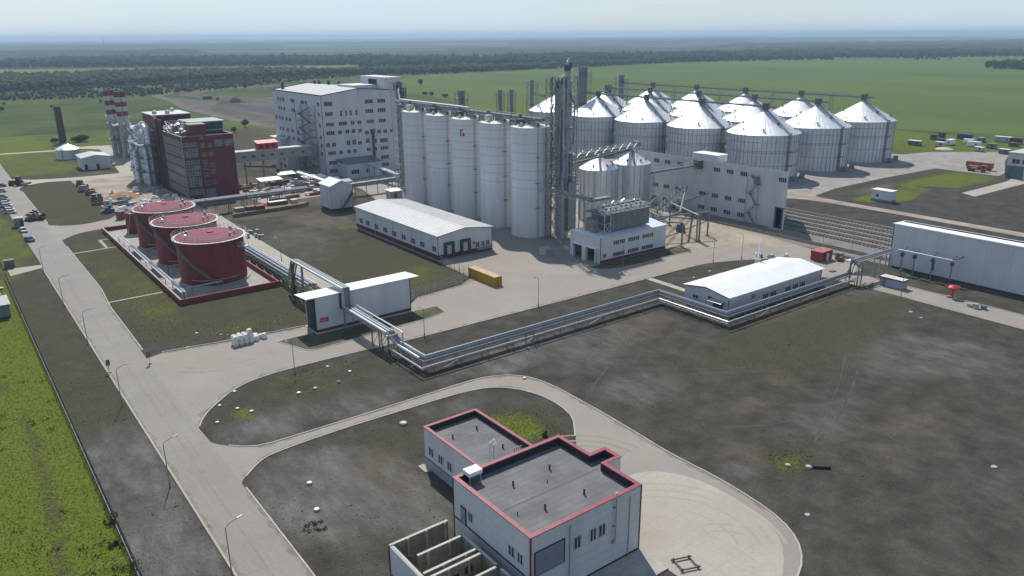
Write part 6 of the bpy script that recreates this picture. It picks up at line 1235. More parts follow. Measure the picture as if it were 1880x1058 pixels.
for x, y, lb in ((48.7, 134.6, 'straight street lamp at the rounded kerb of the crossroad'), (78.4, 135.6, 'straight street lamp beside the pipe bridge and the crossroad'), (109.8, 135.2, 'straight street lamp by the crossroad, in front of the yellow container'), (148.4, 145.6, 'straight street lamp on the grass in front of the truck bays'), (172.9, 134.0, 'straight street lamp at the bend north of the workshop'), (182.2, 131.2, 'straight street lamp just behind the bright workshop roof'), (76.9, 214, 'street lamp beside the pale path east of the tanks'), (182.6, 84.8, 'street lamp beside the path near the blue-grey kiosk')): lamp(lb, x, y, 7.2 if x > 100 else 6.4, (-.8, .5), 'street lamps along the crossroad')
# road signs
for i, (x, y, lb) in enumerate(((20.3, 157.8, 'back of a dark road sign on the west side of the main road'), (27.6, 157.4, 'dark road sign at the corner where the crossroad begins'))):
    t = thing('road_sign', lb, 'road sign', (x, y, 0), 'road signs facing each other'); MB().box(x - .05, y - .05, 0, x + .05, y + .05, 2.7).build('post', STEEL, t); MB().box(x - .34, y - .04, 1.5, x + .34, y + .02, 2.7).build('sign_panel', STEELD, t); MB().box(x - .3, y - .3, 0, x + .3, y + .3, .25).build('footing', CONC, t)
# manhole covers
CO = M('manhole_concrete', (.24, .23, .21), .85, var=.12); COG = M('mint_lid', (.38, .47, .43), .6, var=.1)
def manhole(x, y, r, h, label, lidm=None):
    t = thing('manhole', label, 'manhole', (x, y, 0), 'concrete manholes in the soil'); MB().lathe(x, y, [(r * .72, 0), (r * .72, h * .7)], 16).build('ring', CO, t); MB().lathe(x, y, [(r * .5, h * .7), (r * .5, h * .7 + .08)], 14).build('lid', lidm or STEELL, t)
for x, y, r, h, lb, lm in ((34.9, 126.6, .5, .35, 'manhole left of a pair on the rounded verge corner', None), (36.5, 124.1, .55, .3, 'manhole right of a pair on the rounded verge corner', None), (30.5, 123.7, .5, .25, 'manhole closest to the main road on the verge', None), (45.9, 126.0, .6, .3, 'manhole first of three in a line on the verge, nearest the main road', None), (49.1, 126.0, .6, .3, 'mint-lidded manhole in the middle of three on the verge', COG), (53.7, 125.8, .5, .45, 'taller dark-sided manhole, third of three on the verge', STEELD), (55.1, 133.9, .45, .2, 'manhole by the crossroad kerb north of the verge', None), (57.5, 128.9, .5, .3, 'manhole on the verge nearest the pipe bridge', None), (36.8, 133.9, .5, .2, 'manhole tight against the rounded kerb', None), (32.8, 129.8, .45, .25, 'manhole on the west nose of the verge', None), (55.2, 103.9, .95, .45, 'large mint-topped manhole on the plot behind the annex', COG), (35.3, 96.3, .6, .35, 'manhole alone on the ash-grey plot', None), (33.4, 89.4, .6, .35, 'manhole on the ash-grey plot nearest the picture bottom', None), (39.9, 168.7, .5, .2, 'manhole on the lawn in front of the tanks', None), (82.4, 105.6, .6, .3, 'manhole just outside the loop road bend', None), (92.2, 116.8, .6, .3, 'manhole among weeds below the long pipe rack', None), (94.5, 56.6, .6, .3, 'left manhole of a pair on the black earth field', None), (96.5, 54.4, .7, .35, 'right manhole of a pair on the black earth field', None)): manhole(x, y, r, h, lb, lm)
# big bags
t = thing('bag_stack', 'stack of white big bags on the edge of the crossroad', 'bag stack', (46.5, 156.2, 0))
def pillow(x0, y0, z0, x1, y1, z1):
    b = MB(); e = .18; cx, cy = (x0 + x1) / 2, (y0 + y1) / 2
    prof = [(z0, .82), (z0 + (z1 - z0) * .25, 1.0), (z0 + (z1 - z0) * .75, .98), (z1, .72)]
    vs = []; 
    for z, k in prof:
        for sx, sy in ((-1, -.7), (-.7, -1), (.7, -1), (1, -.7), (1, .7), (.7, 1), (-.7, 1), (-1, .7)): vs.append((cx + sx * k * (x1 - x0) / 2, cy + sy * k * (y1 - y0) / 2, z))
    fs = [(i * 8 + j, i * 8 + (j + 1) % 8, (i + 1) * 8 + (j + 1) % 8, (i + 1) * 8 + j) for i in range(3) for j in range(8)] + [tuple(24 + j for j in range(8))]
    return b.add(vs, fs)
for i in range(5):
    for j in range(2):
        for k in range(2 if i < 4 else 1):
            x, y = 43.9 + i * 1.12, 155.5 + j * 1.1 + i * .12; pillow(x, y, k * 1.05, x + 1.06, y + 1.04, k * 1.05 + 1.1).build('big_bag', BAGW, t)
for x, y in ((49.5, 156.9), (50.2, 156.2), (48.9, 158.0)): pillow(x, y, 0, x + 1.1, y + 1.0, .9 + .3 * (x > 50)).build('big_bag', BAGW, t)
pillow(47.2, 156.2, 2.15, 48.2, 157.2, 2.9).build('big_bag', BAGW, t)
# ------------------------------------------------------------------ fences
def fence(name, label, line, h, step, wires, m=STEELD, w=.05, group=None, strip=True, verticals=0):
    t = thing(name, label, 'fence', (*line[0], 0), group); pm = MB().box(-w, -w, 0, w, w, h).mesh('post', m); b = MB()
    for (x0, y0), (x1, y1) in zip(line, line[1:]):
        L = math.hypot(x1 - x0, y1 - y0); n = max(1, round(L / step))
        for k in range(n): shared('post', pm, t, (x0 + (x1 - x0) * k / n, y0 + (y1 - y0) * k / n, 0))
        for z in wires: b.bar((x0, y0, z), (x1, y1, z), .035)
        if verticals:
            nv = int(L / verticals)
            for k in range(nv): x, y = x0 + (x1 - x0) * k / nv, y0 + (y1 - y0) * k / nv; b.bar((x, y, .15), (x, y, h - .1), .022)
        if strip: kb = MB(); kb.bar((x0, y0, .08), (x1, y1, .08), .22, .2); kb.build('base_strip', KERB, t)
    stuff_part(b.build('fence_mesh', m, t)); return t
fence('mesh_fence', 'dark green mesh fence between the meadow and the west verge', [(10.7, 76), (10.75, 244)], 2.0, 3.0, (.2, .6, 1.0, 1.4, 1.9), M('fence_green', (.035, .05, .045), .6), verticals=.22)
fence('wire_fence', 'thin wire fence with slim posts round the grass by the yellow container', [(78, 177.5), (86.5, 157.2), (91, 160.9), (105.2, 162.8), (110.6, 166), (111.6, 184)], 2.4, 2.6, (.3, .9, 1.5, 2.2), STEEL, .045, strip=False)
fence('wire_fence', 'wire fence along the pipe rack between tanks and pale path', [(67.9, 176), (67.9, 190), (73.6, 190), (73.6, 290)], 2.2, 3.0, (.3, 1.0, 1.6, 2.1), STEEL, .045, strip=False)
fence('wire_fence', 'far wire fence along the west verge beyond the stub road', [(10.9, 256), (11.5, 330)], 2.0, 3.0, (.3, 1.0, 1.9), STEELD, strip=False)
# ------------------------------------------------------------------ cars and machines
def car(label, x, y, rz, m, group='cars parked by the main road', van=False):
    t = thing('parked_car', label, 'car', (0, 0, 0), group)
    L, W = (4.4, 1.78) if not van else (5.4, 2.0); h1, h2 = (.92, 1.46) if not van else (1.1, 2.2)
    b = MB(); prof = [(-L / 2, .35), (-L / 2 + .05, h1 - .12), (-L / 2 + .9, h1), (L / 2 - .5, h1), (L / 2, h1 - .2), (L / 2, .35)]
    vs = [(s * W / 2, px, pz) for s in (-1, 1) for px, pz in prof]; n = len(prof)
    b.add(vs, [tuple(range(n)), tuple(range(2 * n - 1, n - 1, -1))] + [(i, n + i, n + (i + 1) % n, (i + 1) % n) for i in range(n)]); b.build('body', m, t)
    b = MB(); c0, c1, c2, c3 = (-L / 2 + .75, -L / 2 + 1.35, L / 2 - 1.0, L / 2 - .35) if not van else (-L / 2 + .6, -L / 2 + 1.1, L / 2 - .15, L / 2 - .05)
    vs = [(s * (W / 2 - .06) * k, py, pz) for s in (-1, 1) for py, pz, k in ((c0, h1, 1), (c1, h2, .84), (c2, h2, .84), (c3, h1, 1))]
    b.add(vs, [(0, 1, 2, 3), (7, 6, 5, 4), (0, 4, 5, 1), (1, 5, 6, 2), (2, 6, 7, 3)]); b.build('cabin_glass', GLASS, t)
    MB().box(-(W / 2 - .06) * .84, c1, h2, (W / 2 - .06) * .84, c2, h2 + .05).build('car_roof', m, t)
    for sx in (-1, 1):
        for sy in (-1, 1): MB().tube([(sx * (W / 2 - .2), sy * L * .31, .33), (sx * (W / 2 + .02), sy * L * .31, .33)], .33, 12).build('wheel', TYRE, t)
    t.location = (x, y, 0); t.rotation_euler = (0, 0, rz); return t
CW = M('white_car_paint', (.62, .62, .62), .25, var=.04); CS = M('silver_car_paint', (.36, .38, .40), .3, metal=.5, var=.05); CD = M('dark_car_paint', (.03, .035, .045), .25, var=.1); CB = M('blue_car_paint', (.05, .09, .20), .25, var=.1)
for x, y, rz, m, lb in ((20.9, 340, 1.2, CW, 'white car, nearest the guard booth in the parking row'), (20.9, 345, 1.25, CW, 'white car, second from the guard booth in the parking row'), (20.9, 355, 1.25, CW, 'white car, third from the guard booth in the parking row'), (21.0, 360.5, 1.2, CW, 'white car, fourth from the guard booth in the parking row'), (21.1, 366, 1.25, CD, 'black car in the middle of the parking row'), (21.3, 377, 1.3, CS, 'silver car, just beyond the black one in the row'), (22.3, 392, 1.25, CS, 'silver car near the far end of the parking row'), (23.6, 407, 1.2, CD, 'dark car standing apart at the road top'), (21.2, 287, .25, CB, 'blue car parked alone south of the guard booth'), (21.2, 303, .1, CW, 'white car parked right beside the guard booth')): car(lb, x, y, rz, m, van=False)
t = thing('guard_booth', 'small dark booth with pale roof on the west edge of the main road', 'booth', (21, 313, 0)); MB().box(19.8, 311.8, 0, 22.4, 315, 3.0).build('wall', GREENBOX, t); MB().box(19.5, 311.5, 3.0, 22.7, 315.3, 3.25).build('roof', M('pink_grey_roof', (.42, .34, .32), .6), t); win(t, 'y', 311.8, 20.2, 21.2, 1.2, 2.4, 2); MB().box(21.4, 311.72, .05, 22.2, 311.8, 2.3).build('door', DARK, t)
def leafball(b, cx, cy, cz, r, rz_, n, s, seed):
    q = random.Random(seed)
    for _ in range(n):
        a, u, k = q.uniform(0, 6.283), q.uniform(-1, 1), r * q.uniform(.55, 1.08); w_ = math.sqrt(1 - u * u); p = Vector((cx + k * w_ * math.cos(a), cy + k * w_ * math.sin(a), cz + k * u * rz_))
        d = Vector((q.uniform(-1, 1), q.uniform(-1, 1), q.uniform(-.6, 1))).normalized(); e = d.cross(Vector((q.uniform(-1, 1), q.uniform(-1, 1), .3))).normalized(); f = d.cross(e); z = s * q.uniform(.6, 1.3)
        b.add([p - e * z - f * z * .7, p + e * z - f * z * .5, p + e * z * .6 + f * z, p - e * z * .8 + f * z * .8], [(0, 1, 2, 3)])
    return b
def bush(label, x, y, w, h, m=LEAF, cat='bush', group=None, trunk=.3, seed=1, name='bush', n=260, s=None):
    t = thing(name, label, cat, (x, y, 0), group); q = random.Random(seed); tb = MB(); tb.lathe(x, y, [(.05 * h, 0), (.035 * h, h * .35), (.015 * h, h * .8)], 6)
    for k in range(4): a = q.uniform(0, 6.28); tb.bar((x, y, h * (.2 + .1 * k)), (x + math.cos(a) * w * .3, y + math.sin(a) * w * .3, h * (.45 + .12 * k)), .025 * h)
    tb.build('trunk', BARK, t); b = MB(); s = s or w * .075
    for k in range(6):
        a = q.uniform(0, 6.28); rr = q.uniform(0, .28) * w; leafball(b, x + rr * math.cos(a), y + rr * math.sin(a), h * q.uniform(trunk + .18, .78), w * q.uniform(.22, .33), min(1.2, h / w), n // 6, s, seed * 31 + k)
    b.build('crown', m, t); return t
def weed_clump(label, x, y, w, h, m, seed, n=260):
    b = MB(); q = random.Random(seed)
    for k in range(16):
        a, r = q.uniform(0, 6.28), q.random() ** .6 * w / 2; hh = h * q.uniform(.4, 1.0) * (1.15 - r / w); leafball(b, x + r * math.cos(a), y + r * math.sin(a), hh * .5, w * q.uniform(.07, .14), hh / (w * .2), n // 16, .10, seed * 17 + k)
    b.v = [(px, py, max(pz, .0)) for px, py, pz in b.v]; o = single('weeds', b, m, None, None); o['kind'] = 'stuff'; return o
t = thing('scrap_heap', 'dark heap of scrap and brush beside the guard booth on the road', 'heap', (27, 322, 0)); b = MB(); q = random.Random(4)
for k in range(90): a = q.uniform(0, 6.28); r = q.uniform(0, 1) ** .6 * 3.6; x, y = 26.8 + r * math.cos(a), 322 + r * 1.2 * math.sin(a); z = q.uniform(.1, 1.0) * (1 - r / 4.4) * 3.4; b.bar((x, y, z), (x + q.uniform(-1.3, 1.3), y + q.uniform(-1.3, 1.3), z + q.uniform(-.4, .8)), q.uniform(.12, .5))
stuff_part(b.build('scrap_pile', M('dark_scrap', (.05, .042, .036), .9, var=.4, scale=1.5), t)); MB().lathe(26.8, 322, [(3.6, 0), (2.6, 1.0), (1.2, 1.9), (.1, 2.3)], 14).build('brush_mound', M('dark_brush', (.04, .036, .03), .95, var=.4, scale=1.2, bump=.6, bscale=2), t)
def tractor(label, x, y, rz, m, s=1.0):
    t = thing('tractor', label, 'tractor', (0, 0, 0)); MB().box(-.55 * s, -.2 * s, .8 * s, .55 * s, 2.2 * s, 1.7 * s).build('bonnet', m, t); MB().box(-.8 * s, -1.7 * s, .9 * s, .8 * s, -.2 * s, 1.6 * s).build('body', m, t); MB().box(-.7 * s, -1.5 * s, 1.6 * s, .7 * s, -.3 * s, 2.9 * s).build('cabin_glass', GLASS, t); MB().box(-.85 * s, -1.7 * s, 2.9 * s, .85 * s, -.1 * s, 3.05 * s).build('cabin_roof', m, t); MB().tube([(.3 * s, 1.2 * s, 1.7 * s), (.3 * s, 1.2 * s, 3.4 * s)], .08 * s, 6).build('exhaust', STEELD, t)
    for sx in (-1, 1): MB().tube([(sx * .75 * s, -1.1 * s, .85 * s), (sx * 1.2 * s, -1.1 * s, .85 * s)], .85 * s, 14).build('rear_wheel', TYRE, t); MB().tube([(sx * .65 * s, 1.6 * s, .55 * s), (sx * 1.0 * s, 1.6 * s, .55 * s)], .55 * s, 12).build('front_wheel', TYRE, t)
    MB().box(-1.4 * s, -4.2 * s, .5 * s, 1.4 * s, -2.1 * s, 1.0 * s).build('implement', RUST, t); t.location = (x, y, 0); t.rotation_euler = (0, 0, rz); return t
tractor('dark tractor with implement at the top corner of the green lot', 29.5, 406, .9, M('dark_machine_paint', (.06, .06, .045), .5), 1.35)
# red fire monitor by the rail shed, kiosk and boxes
t = thing('blue_grey_kiosk', 'long blue-grey container kiosk with flat pale roof by the side path', 'kiosk', (191.2, 91, 0)); t.name = 'kiosk'; ORG[t.name] = (191.2, 91, 0)
MB().box(190, 88.2, .15, 192.4, 94.2, 2.15).build('wall', M('blue_grey_panel', (.30, .33, .40), .5, var=.08), t); MB().box(189.8, 88.0, 2.15, 192.6, 94.4, 2.4).build('roof_band', FRAMED, t); MB().box(189.9, 88.1, 2.4, 192.5, 94.3, 2.5).build('roof', M('cream_roof', (.60, .57, .50), .6), t); MB().box(190.1, 88.3, 0, 192.3, 94.1, .15).build('plinth', CONC, t); MB().box(189.94, 92.6, .2, 190, 93.5, 2.0).build('door', STEEL, t)
t = thing('fire_monitor', 'bright red fire monitor on a post in front of the long shed', 'fire monitor', (194, 77.9, 0)); MB().lathe(194, 77.9, [(.45, 0), (.45, .3), (.22, .35), (.22, 2.0)], 12).build('post', REDBRIGHT, t, True); MB().lathe(194, 77.9, [(.2, 2.0), (1.2, 2.35), (1.3, 2.7), (.9, 3.1), (.2, 3.25)], 14).build('head', REDBRIGHT, t, True)
for k in range(6): a = R_(60 * k); MB().bar((194 + math.cos(a) * .9, 77.9 + math.sin(a) * .9, 2.6), (194 + math.cos(a) * 1.7, 77.9 + math.sin(a) * 1.7, 2.8), .22).build('nozzle', REDBRIGHT, t)
MB().bar((194.2, 77.9, 2.6), (196.6, 77.4, 2.7), .16).build('barrel', STEEL, t); MB().box(193.2, 78.3, 0, 193.8, 78.8, .5).build('footing_block', CONC, t)
for i, (x, y, m, lb) in enumerate(((190.3, 70.8, CONC, 'pale concrete block, left of two on the side path edge'), (191.2, 69.4, STEEL, 'grey metal drum box, right of two on the side path edge'), (190.6, 72.2, STEELL, 'small pale box behind the two blocks on the side path edge'))): single('block', MB().box(x - .5, y - .5, 0, x + .5, y + .5, 1.1 - .2 * i).box(x - .55, y - .55, 1.1 - .2 * i, x + .55, y + .55, 1.2 - .2 * i), m, lb, 'block')
# red cabin and rubble by the tracks
t = thing('red_cabin', 'small red workers cabin with open door beside the spur track', 'cabin', (199, 118, 0)); MB().box(197, 115.2, .2, 202.6, 118.6, 2.8).build('wall', M('faded_red_cabin', (.28, .035, .035), .6, var=.2), t); MB().box(196.8, 115, 2.8, 202.8, 118.8, 2.95).build('roof', M('dusty_red_roof', (.33, .12, .11), .7, var=.2), t); MB().box(198.6, 115.1, .2, 199.4, 115.2, 2.3).build('doorway', DARK, t); MB().box(199.4, 114.4, .2, 199.5, 115.2, 2.3).build('door', ROOFW, t)
for i, (x, y, w_, h, m, lb) in enumerate(((204, 113.6, 2.4, 2.0, STEEL, 'grey metal cabinet right of the red cabin'), (202.3, 112.4, 1.6, 1.3, RUST, 'rusty red skip near the red cabin'), (204.5, 110.6, 2.6, .5, BAGW, 'pile of white sheets near the pipe riser'), (193.5, 124.2, 1.6, 1.2, BAGW, 'white big bag pile nearest the red cabin'), (190.4, 127, 2.0, 1.0, STEELL, 'pale crate pile in the middle behind the workshop'), (188.2, 129.6, 1.8, 1.3, STEEL, 'grey crate pile farthest left behind the workshop'), (187.3, 100.4, 1.5, .4, TIMBER, 'flat timber pallet lying near the pipe risers'), (191.5, 108.2, 1.8, .3, RUST, 'rusty plate lying on the concrete behind the workshop'))):
    b = MB().box(x - w_ / 2, y - w_ / 3, 0, x + w_ / 2, y + w_ / 3, h * .6).box(x - w_ / 2 + .2, y - w_ / 3 + .1, h * .6, x + w_ / 2 - .3, y + w_ / 3 - .2, h); single('material_pile', b, m, lb, 'pile')
# pipe supports yard right of the truck bays
t = thing('elevated_pipeway', 'tall posts with crossing pipes right of the truck bay building', 'pipeway', (186, 165, 0))
for x, y, h in ((174.8, 157, 8), (179, 151, 7.6), (186.2, 168, 8), (187.8, 152.6, 8.4), (188.8, 152.4, 8.4), (196, 155, 8.2), (197, 172, 8)): MB().box(x - .2, y - .2, 0, x + .2, y + .2, h).build('post', STEEL, t); MB().box(x - .5, y - .5, 0, x + .5, y + .5, .35).build('footing', CONCD, t)
for pts, r in (([(174.5, 157, 8), (188, 160, 8.2), (221, 186, 8.2)], .35), ([(179, 151, 7.6), (174, 158, 7.8)], .25), ([(188, 152.5, 8.4), (197, 172, 8)], .3), ([(186, 168, 7.9), (221, 176, 7.6)], .3), ([(175, 164, 7.2), (196, 155, 8.0)], .28), ([(174, 166, 8.4), (205, 183, 8.6)], .25)): MB().tube(pts, r, 8).build('pipe', STEEL, t, True)
stuff_part(girder(MB(), (174.5, 160, 7.6), (220, 186, 8.0), 2.4, 1.2, 2.6, .12).build('girder', STEEL, t))
MB().lathe(194, 164.5, [(1.4, 0), (1.6, 1.0), (1.1, 2.6), (.3, 3.0)], 10).build('cyclone', STEELD, t)
single('control_box', MB().box(139.6, 168.6, 0, 142.6, 171.4, 2.0).box(139.4, 168.4, 2.0, 142.8, 171.6, 2.12).box(140.2, 168.5, .3, 141.4, 168.6, 1.6), STEELL, 'pale control box in the shade before the lattice tower', 'box')
# ------------------------------------------------------------------ construction clutter between the blocks
random.seed(5)
kinds = {
    'crate_stack': ('stack of pale crates in the clutter yard east of the red block', STEELL), 'pallet_stack': ('stack of timber pallets in the clutter yard east of the red block', TIMBER),
    'pipe_bundle': ('bundle of rusty pipes in the clutter yard east of the red block', RUST), 'white_box_stack': ('stack of white boxes in the clutter yard east of the red block', ROOFW)}
def clutter(kind, x, y, s, label, m, group):
    b = MB(); q = random.Random(int(x * 97 + y * 31)); a = q.uniform(0, .5)
    if kind == 'pipe_bundle':
        for r in range(3):
            for k in range(4 - r): b.tube([(x - 2.5 * s, y + (k + r * .5) * .42, .2 + r * .36), (x + 2.5 * s, y + (k + r * .5) * .42, .2 + r * .36)], .2, 6)
    elif kind == 'pallet_stack':
        for k in range(q.randint(3, 7)): b.box(x - .6 * s, y - .5 * s, k * .22, x + .6 * s, y + .5 * s, k * .22 + .14)
    else:
        for k in range(q.randint(2, 5)):
            w_ = q.uniform(.5, 1.1) * s; dx, dy = q.uniform(-1.1, 1.1) * s, q.uniform(-1.1, 1.1) * s; h = q.uniform(.5, 1.5) * s; b.box(x + dx - w_, y + dy - w_ * .8, 0, x + dx + w_, y + dy + w_ * .8, h)
            if q.random() < .5: b.box(x + dx - w_ * .7, y + dy - w_ * .6, h, x + dx + w_ * .6, y + dy + w_ * .6, h * 1.6)
    o = single(kind, b, m, label, kind.replace('_', ' '), group); return o
K = list(kinds)
spots = []
q = random.Random(11)
while len(spots) < 64:
    x, y = q.uniform(103, 146), q.uniform(297, 341)
    if (x - 112) ** 2 + (y - 308) ** 2 < 36 or any(abs(x - a) < 2.4 and abs(y - b_) < 2.2 for a, b_ in spots): continue
    spots.append((x, y))
ROWN = ['beside the red block', 'below the link gallery', 'in mid yard', 'beside the white tower block', 'by the pipe gallery', 'near the shelters']
for i, (x, y) in enumerate(spots):
    k = K[(i * 7 + i // 3) % 4]; w_ = 'beside the red block' if x < 110 else 'near the tall white block' if x > 139 else 'below the link gallery' if y > 331 else 'along the pipe gallery' if y < 307 else 'in the middle'
    clutter(k, x, y, q.uniform(.8, 1.5), kinds[k][0].split(' in the')[0] + ' in the clutter yard, ' + w_, kinds[k][1], 'building materials in the clutter yard')
kinds2 = {'crate_stack': ('pile of pale crates on the sand', STEELL), 'pallet_stack': ('pile of pallets on the sand', TIMBER), 'white_box_stack': ('pile of white sheets on the sand', ROOFW), 'pipe_bundle': ('pipes lying on the sand', STEEL)}
spots2 = []
while len(spots2) < 46:
    x, y = q.uniform(50, 80), q.uniform(306, 362)
    if x < 52 + (y - 306) * .05 or (y > 335 and x < 58) or any(abs(x - a) < 2.2 and abs(y - b_) < 2.2 for a, b_ in spots2): continue
    spots2.append((x, y))
for i, (x, y) in enumerate(spots2): k = K[(i * 5 + i // 4) % 4]; clutter(k, x, y, q.uniform(.7, 1.2), kinds2[k][0] + (', nearest the red tanks' if y < 320 else ', below the silver ducts' if y > 345 else ', by the ochre mound' if x < 66 else ', at the red block'), kinds2[k][1], 'building materials on the sand')
for i, (x, y) in enumerate([(50.5 + k * .15, 318 + k * 8.5) for k in range(9)]): clutter(K[i % 4] if i % 4 != 1 else 'crate_stack', x, y, 1.3, ('dark pile along the green lot edge, ' + ('nearest the tanks', 'second from the tanks', 'third from the tanks', 'fourth from the tanks', 'in the middle of its row', 'fourth from the far end', 'third from the far end', 'second from the far end', 'at the far end of its row')[i]), (STEELD, STEEL, RUST)[i % 3], 'materials along the green lot')
for x0, x1, y, m, lb in ((86.2, 89.6, 288, STEEL, 'grey container at the left end of the container row'), (90.4, 93.4, 288, M('red_container', (.20, .03, .03), .6, var=.2), 'dark red container, left one of two in the row'), (93.8, 96.8, 287.4, MATS['red_container'], 'dark red container, right one of two in the row'), (99.8, 107.2, 290.8, STEELD, 'dark long cabin with white roof in the container row'), (108.4, 110.8, 290, CREAM, 'cream container at the right end of the container row')): container('site_container', lb, x0, y - 6.4, x1, y - 3.8, 2.7, m, 'site containers under the pipe gallery', roofm=ROOFW if 'white roof' in lb else None)
for x, y, h, w_, m, lb in ((134, 322, 3.4, 5, ROOFW, 'white shelter roof in the clutter yard'), (126, 334, 4.2, 4, STEELL, 'pale scaffold tent in the clutter yard'), (140, 306, 3.0, 4, GREENBOX, 'blue-green shelter in the clutter yard'), (117, 330, 3.2, 5, STEELL, 'light grey shelter next to the red block')):
    t = thing('work_shelter', lb, 'shelter', (x, y, 0)); b = MB(); P = [(x - w_, y - w_ * .6, h), (x + w_, y - w_ * .6, h), (x + w_, y + w_ * .6, h + .6), (x - w_, y + w_ * .6, h + .6)]; b.add(P + [(a, c, d + .15) for a, c, d in P], [(3, 2, 1, 0), (4, 5, 6, 7), (0, 1, 5, 4), (1, 2, 6, 5), (2, 3, 7, 6), (3, 0, 4, 7)]); b.build('shelter_roof', m, t)
    for sx in (-.9, .9):
        for sy in (-.5, .5): MB().box(x + sx * w_ - .1, y + sy * w_ - .1, 0, x + sx * w_ + .1, y + sy * w_ + .1, h + .2 * (sy > 0)).build('post', STEEL, t)
single('sand_mound', MB().lathe(61, 347, [(7, 0), (5, 1.1), (2.5, 1.9), (.1, 2.2)], 18), M('ochre_sand', (.30, .20, .10), .95, var=.2, scale=.4, bump=.4, bscale=2), 'mound of ochre sand west of the red block', 'sand mound', smooth=True)
single('soil_bank', MB().prism([(84, 279), (112, 281), (115, 283.5), (112, 285), (86, 283.5)], 0, 1.3), EARTHB, 'flat brown soil bank below the container row', 'soil bank')
single('clay_mound', MB().lathe(262, 814, [(7, 0), (5.5, 2.2), (3, 4.2), (.1, 5)], 18), M('dark_clay', (.09, .07, .06), .95, bump=.4), 'dark clay mound beyond the tall white block', 'clay mound', smooth=True)
container('freight_wagon', 'dark blue wagon standing on the far track curve', 246, 868, 255, 871, 3.2, BLUEC)
# ------------------------------------------------------------------ east yard
t = thing('pump_kiosk', 'white kiosk with one dark window on the grass by the black earth', 'kiosk', (292, 148, 0)); MB().box(290, 144.3, .9, 294, 151.9, 4.3).build('wall', M('sky_white_panel', (.58, .62, .66), .5), t); MB().box(289.9, 144.2, 0, 294.1, 152, .9).build('plinth', STEEL, t); MB().box(289.8, 144.1, 4.3, 294.2, 152.1, 4.5).build('roof', ROOFW, t); win(t, 'x', 290, 149, 150.1, 1.7, 2.9, 1)
t = thing('dump_trailer', 'long rusty orange trailer standing on the east yard', 'trailer', (397, 157.5, 0)); MB().box(395.6, 151.8, 1.1, 398.2, 163.2, 3.4).build('bed', M('rusty_orange', (.30, .085, .04), .6, var=.2), t); MB().box(395.9, 152.1, 3.38, 397.9, 162.9, 3.45).build('load', RUST, t)
for y in (153, 154.4, 160.5, 162): 
    for x in (395.6, 398.2): MB().tube([(x - .25, y, .55), (x + .05, y, .55)], .55, 12).build('wheel', TYRE, t)
b = MB()
for k in range(12): b.box(395.5, 152.1 + k * .98, 1.15, 395.6, 152.25 + k * .98, 3.35)
stuff_part(b.build('bed_ribs', MATS['rusty_orange'], t))
t = thing('truck', 'red-cabbed truck parked in front of the orange trailer', 'truck', (390, 156, 0)); MB().box(389, 151.6, .8, 391.3, 159.4, 1.2).build('chassis', STEELD, t); MB().box(389, 151.7, 1.1, 391.3, 154.2, 3.1).build('cab', M('truck_red', (.35, .07, .06), .4, var=.1), t); MB().box(388.95, 151.8, 2.1, 389, 153.4, 2.9).build('cab_window', GLASS, t); MB().box(388.9, 154.7, 1.25, 391.4, 159.5, 2.6).build('dump_body', MATS['truck_red'], t); MB().box(388.86, 155.2, 1.5, 388.9, 157.8, 2.4).build('side_panel', STEELL, t)
for y in (152.8, 157.2, 158.6):
    for x in (389, 391.3): MB().tube([(x - .2, y, .5), (x + .1, y, .5)], .5, 12).build('wheel', TYRE, t)
t = thing('office_block', 'pale two-storey office block at the right edge of the east yard', 'building', (392, 125, 0)); MB().box(383.2, 110, 0, 402, 140.9, 11).build('wall', WHITE2, t); b = MB(); P = [(382.8, 109.6, 11), (402.4, 109.6, 11), (402.4, 141.3, 11), (382.8, 141.3, 11)]; b.add(P + [(x, y, z + .4) for x, y, z in P], [(3, 2, 1, 0), (4, 5, 6, 7), (0, 1, 5, 4), (1, 2, 6, 5), (2, 3, 7, 6), (3, 0, 4, 7)]); b.build('roof', ROOFG, t)
MB().box(383.05, 134, 0, 383.2, 140.9, 5.6).build('lower_cladding', GREENBOX, t)
for y in (137.6, 133.4, 129, 124.6, 120): win(t, 'x', 383.2, y - 1.6, y + 1.6, 6.6, 8.6, 2, t=.12); 
for y in (129, 124.6, 120): win(t, 'x', 383.2, y - 1.6, y + 1.6, 2, 4, 2, t=.12)
MB().box(381.6, 124, 0, 383.1, 133, 3.4).build('porch', WHITE, t)
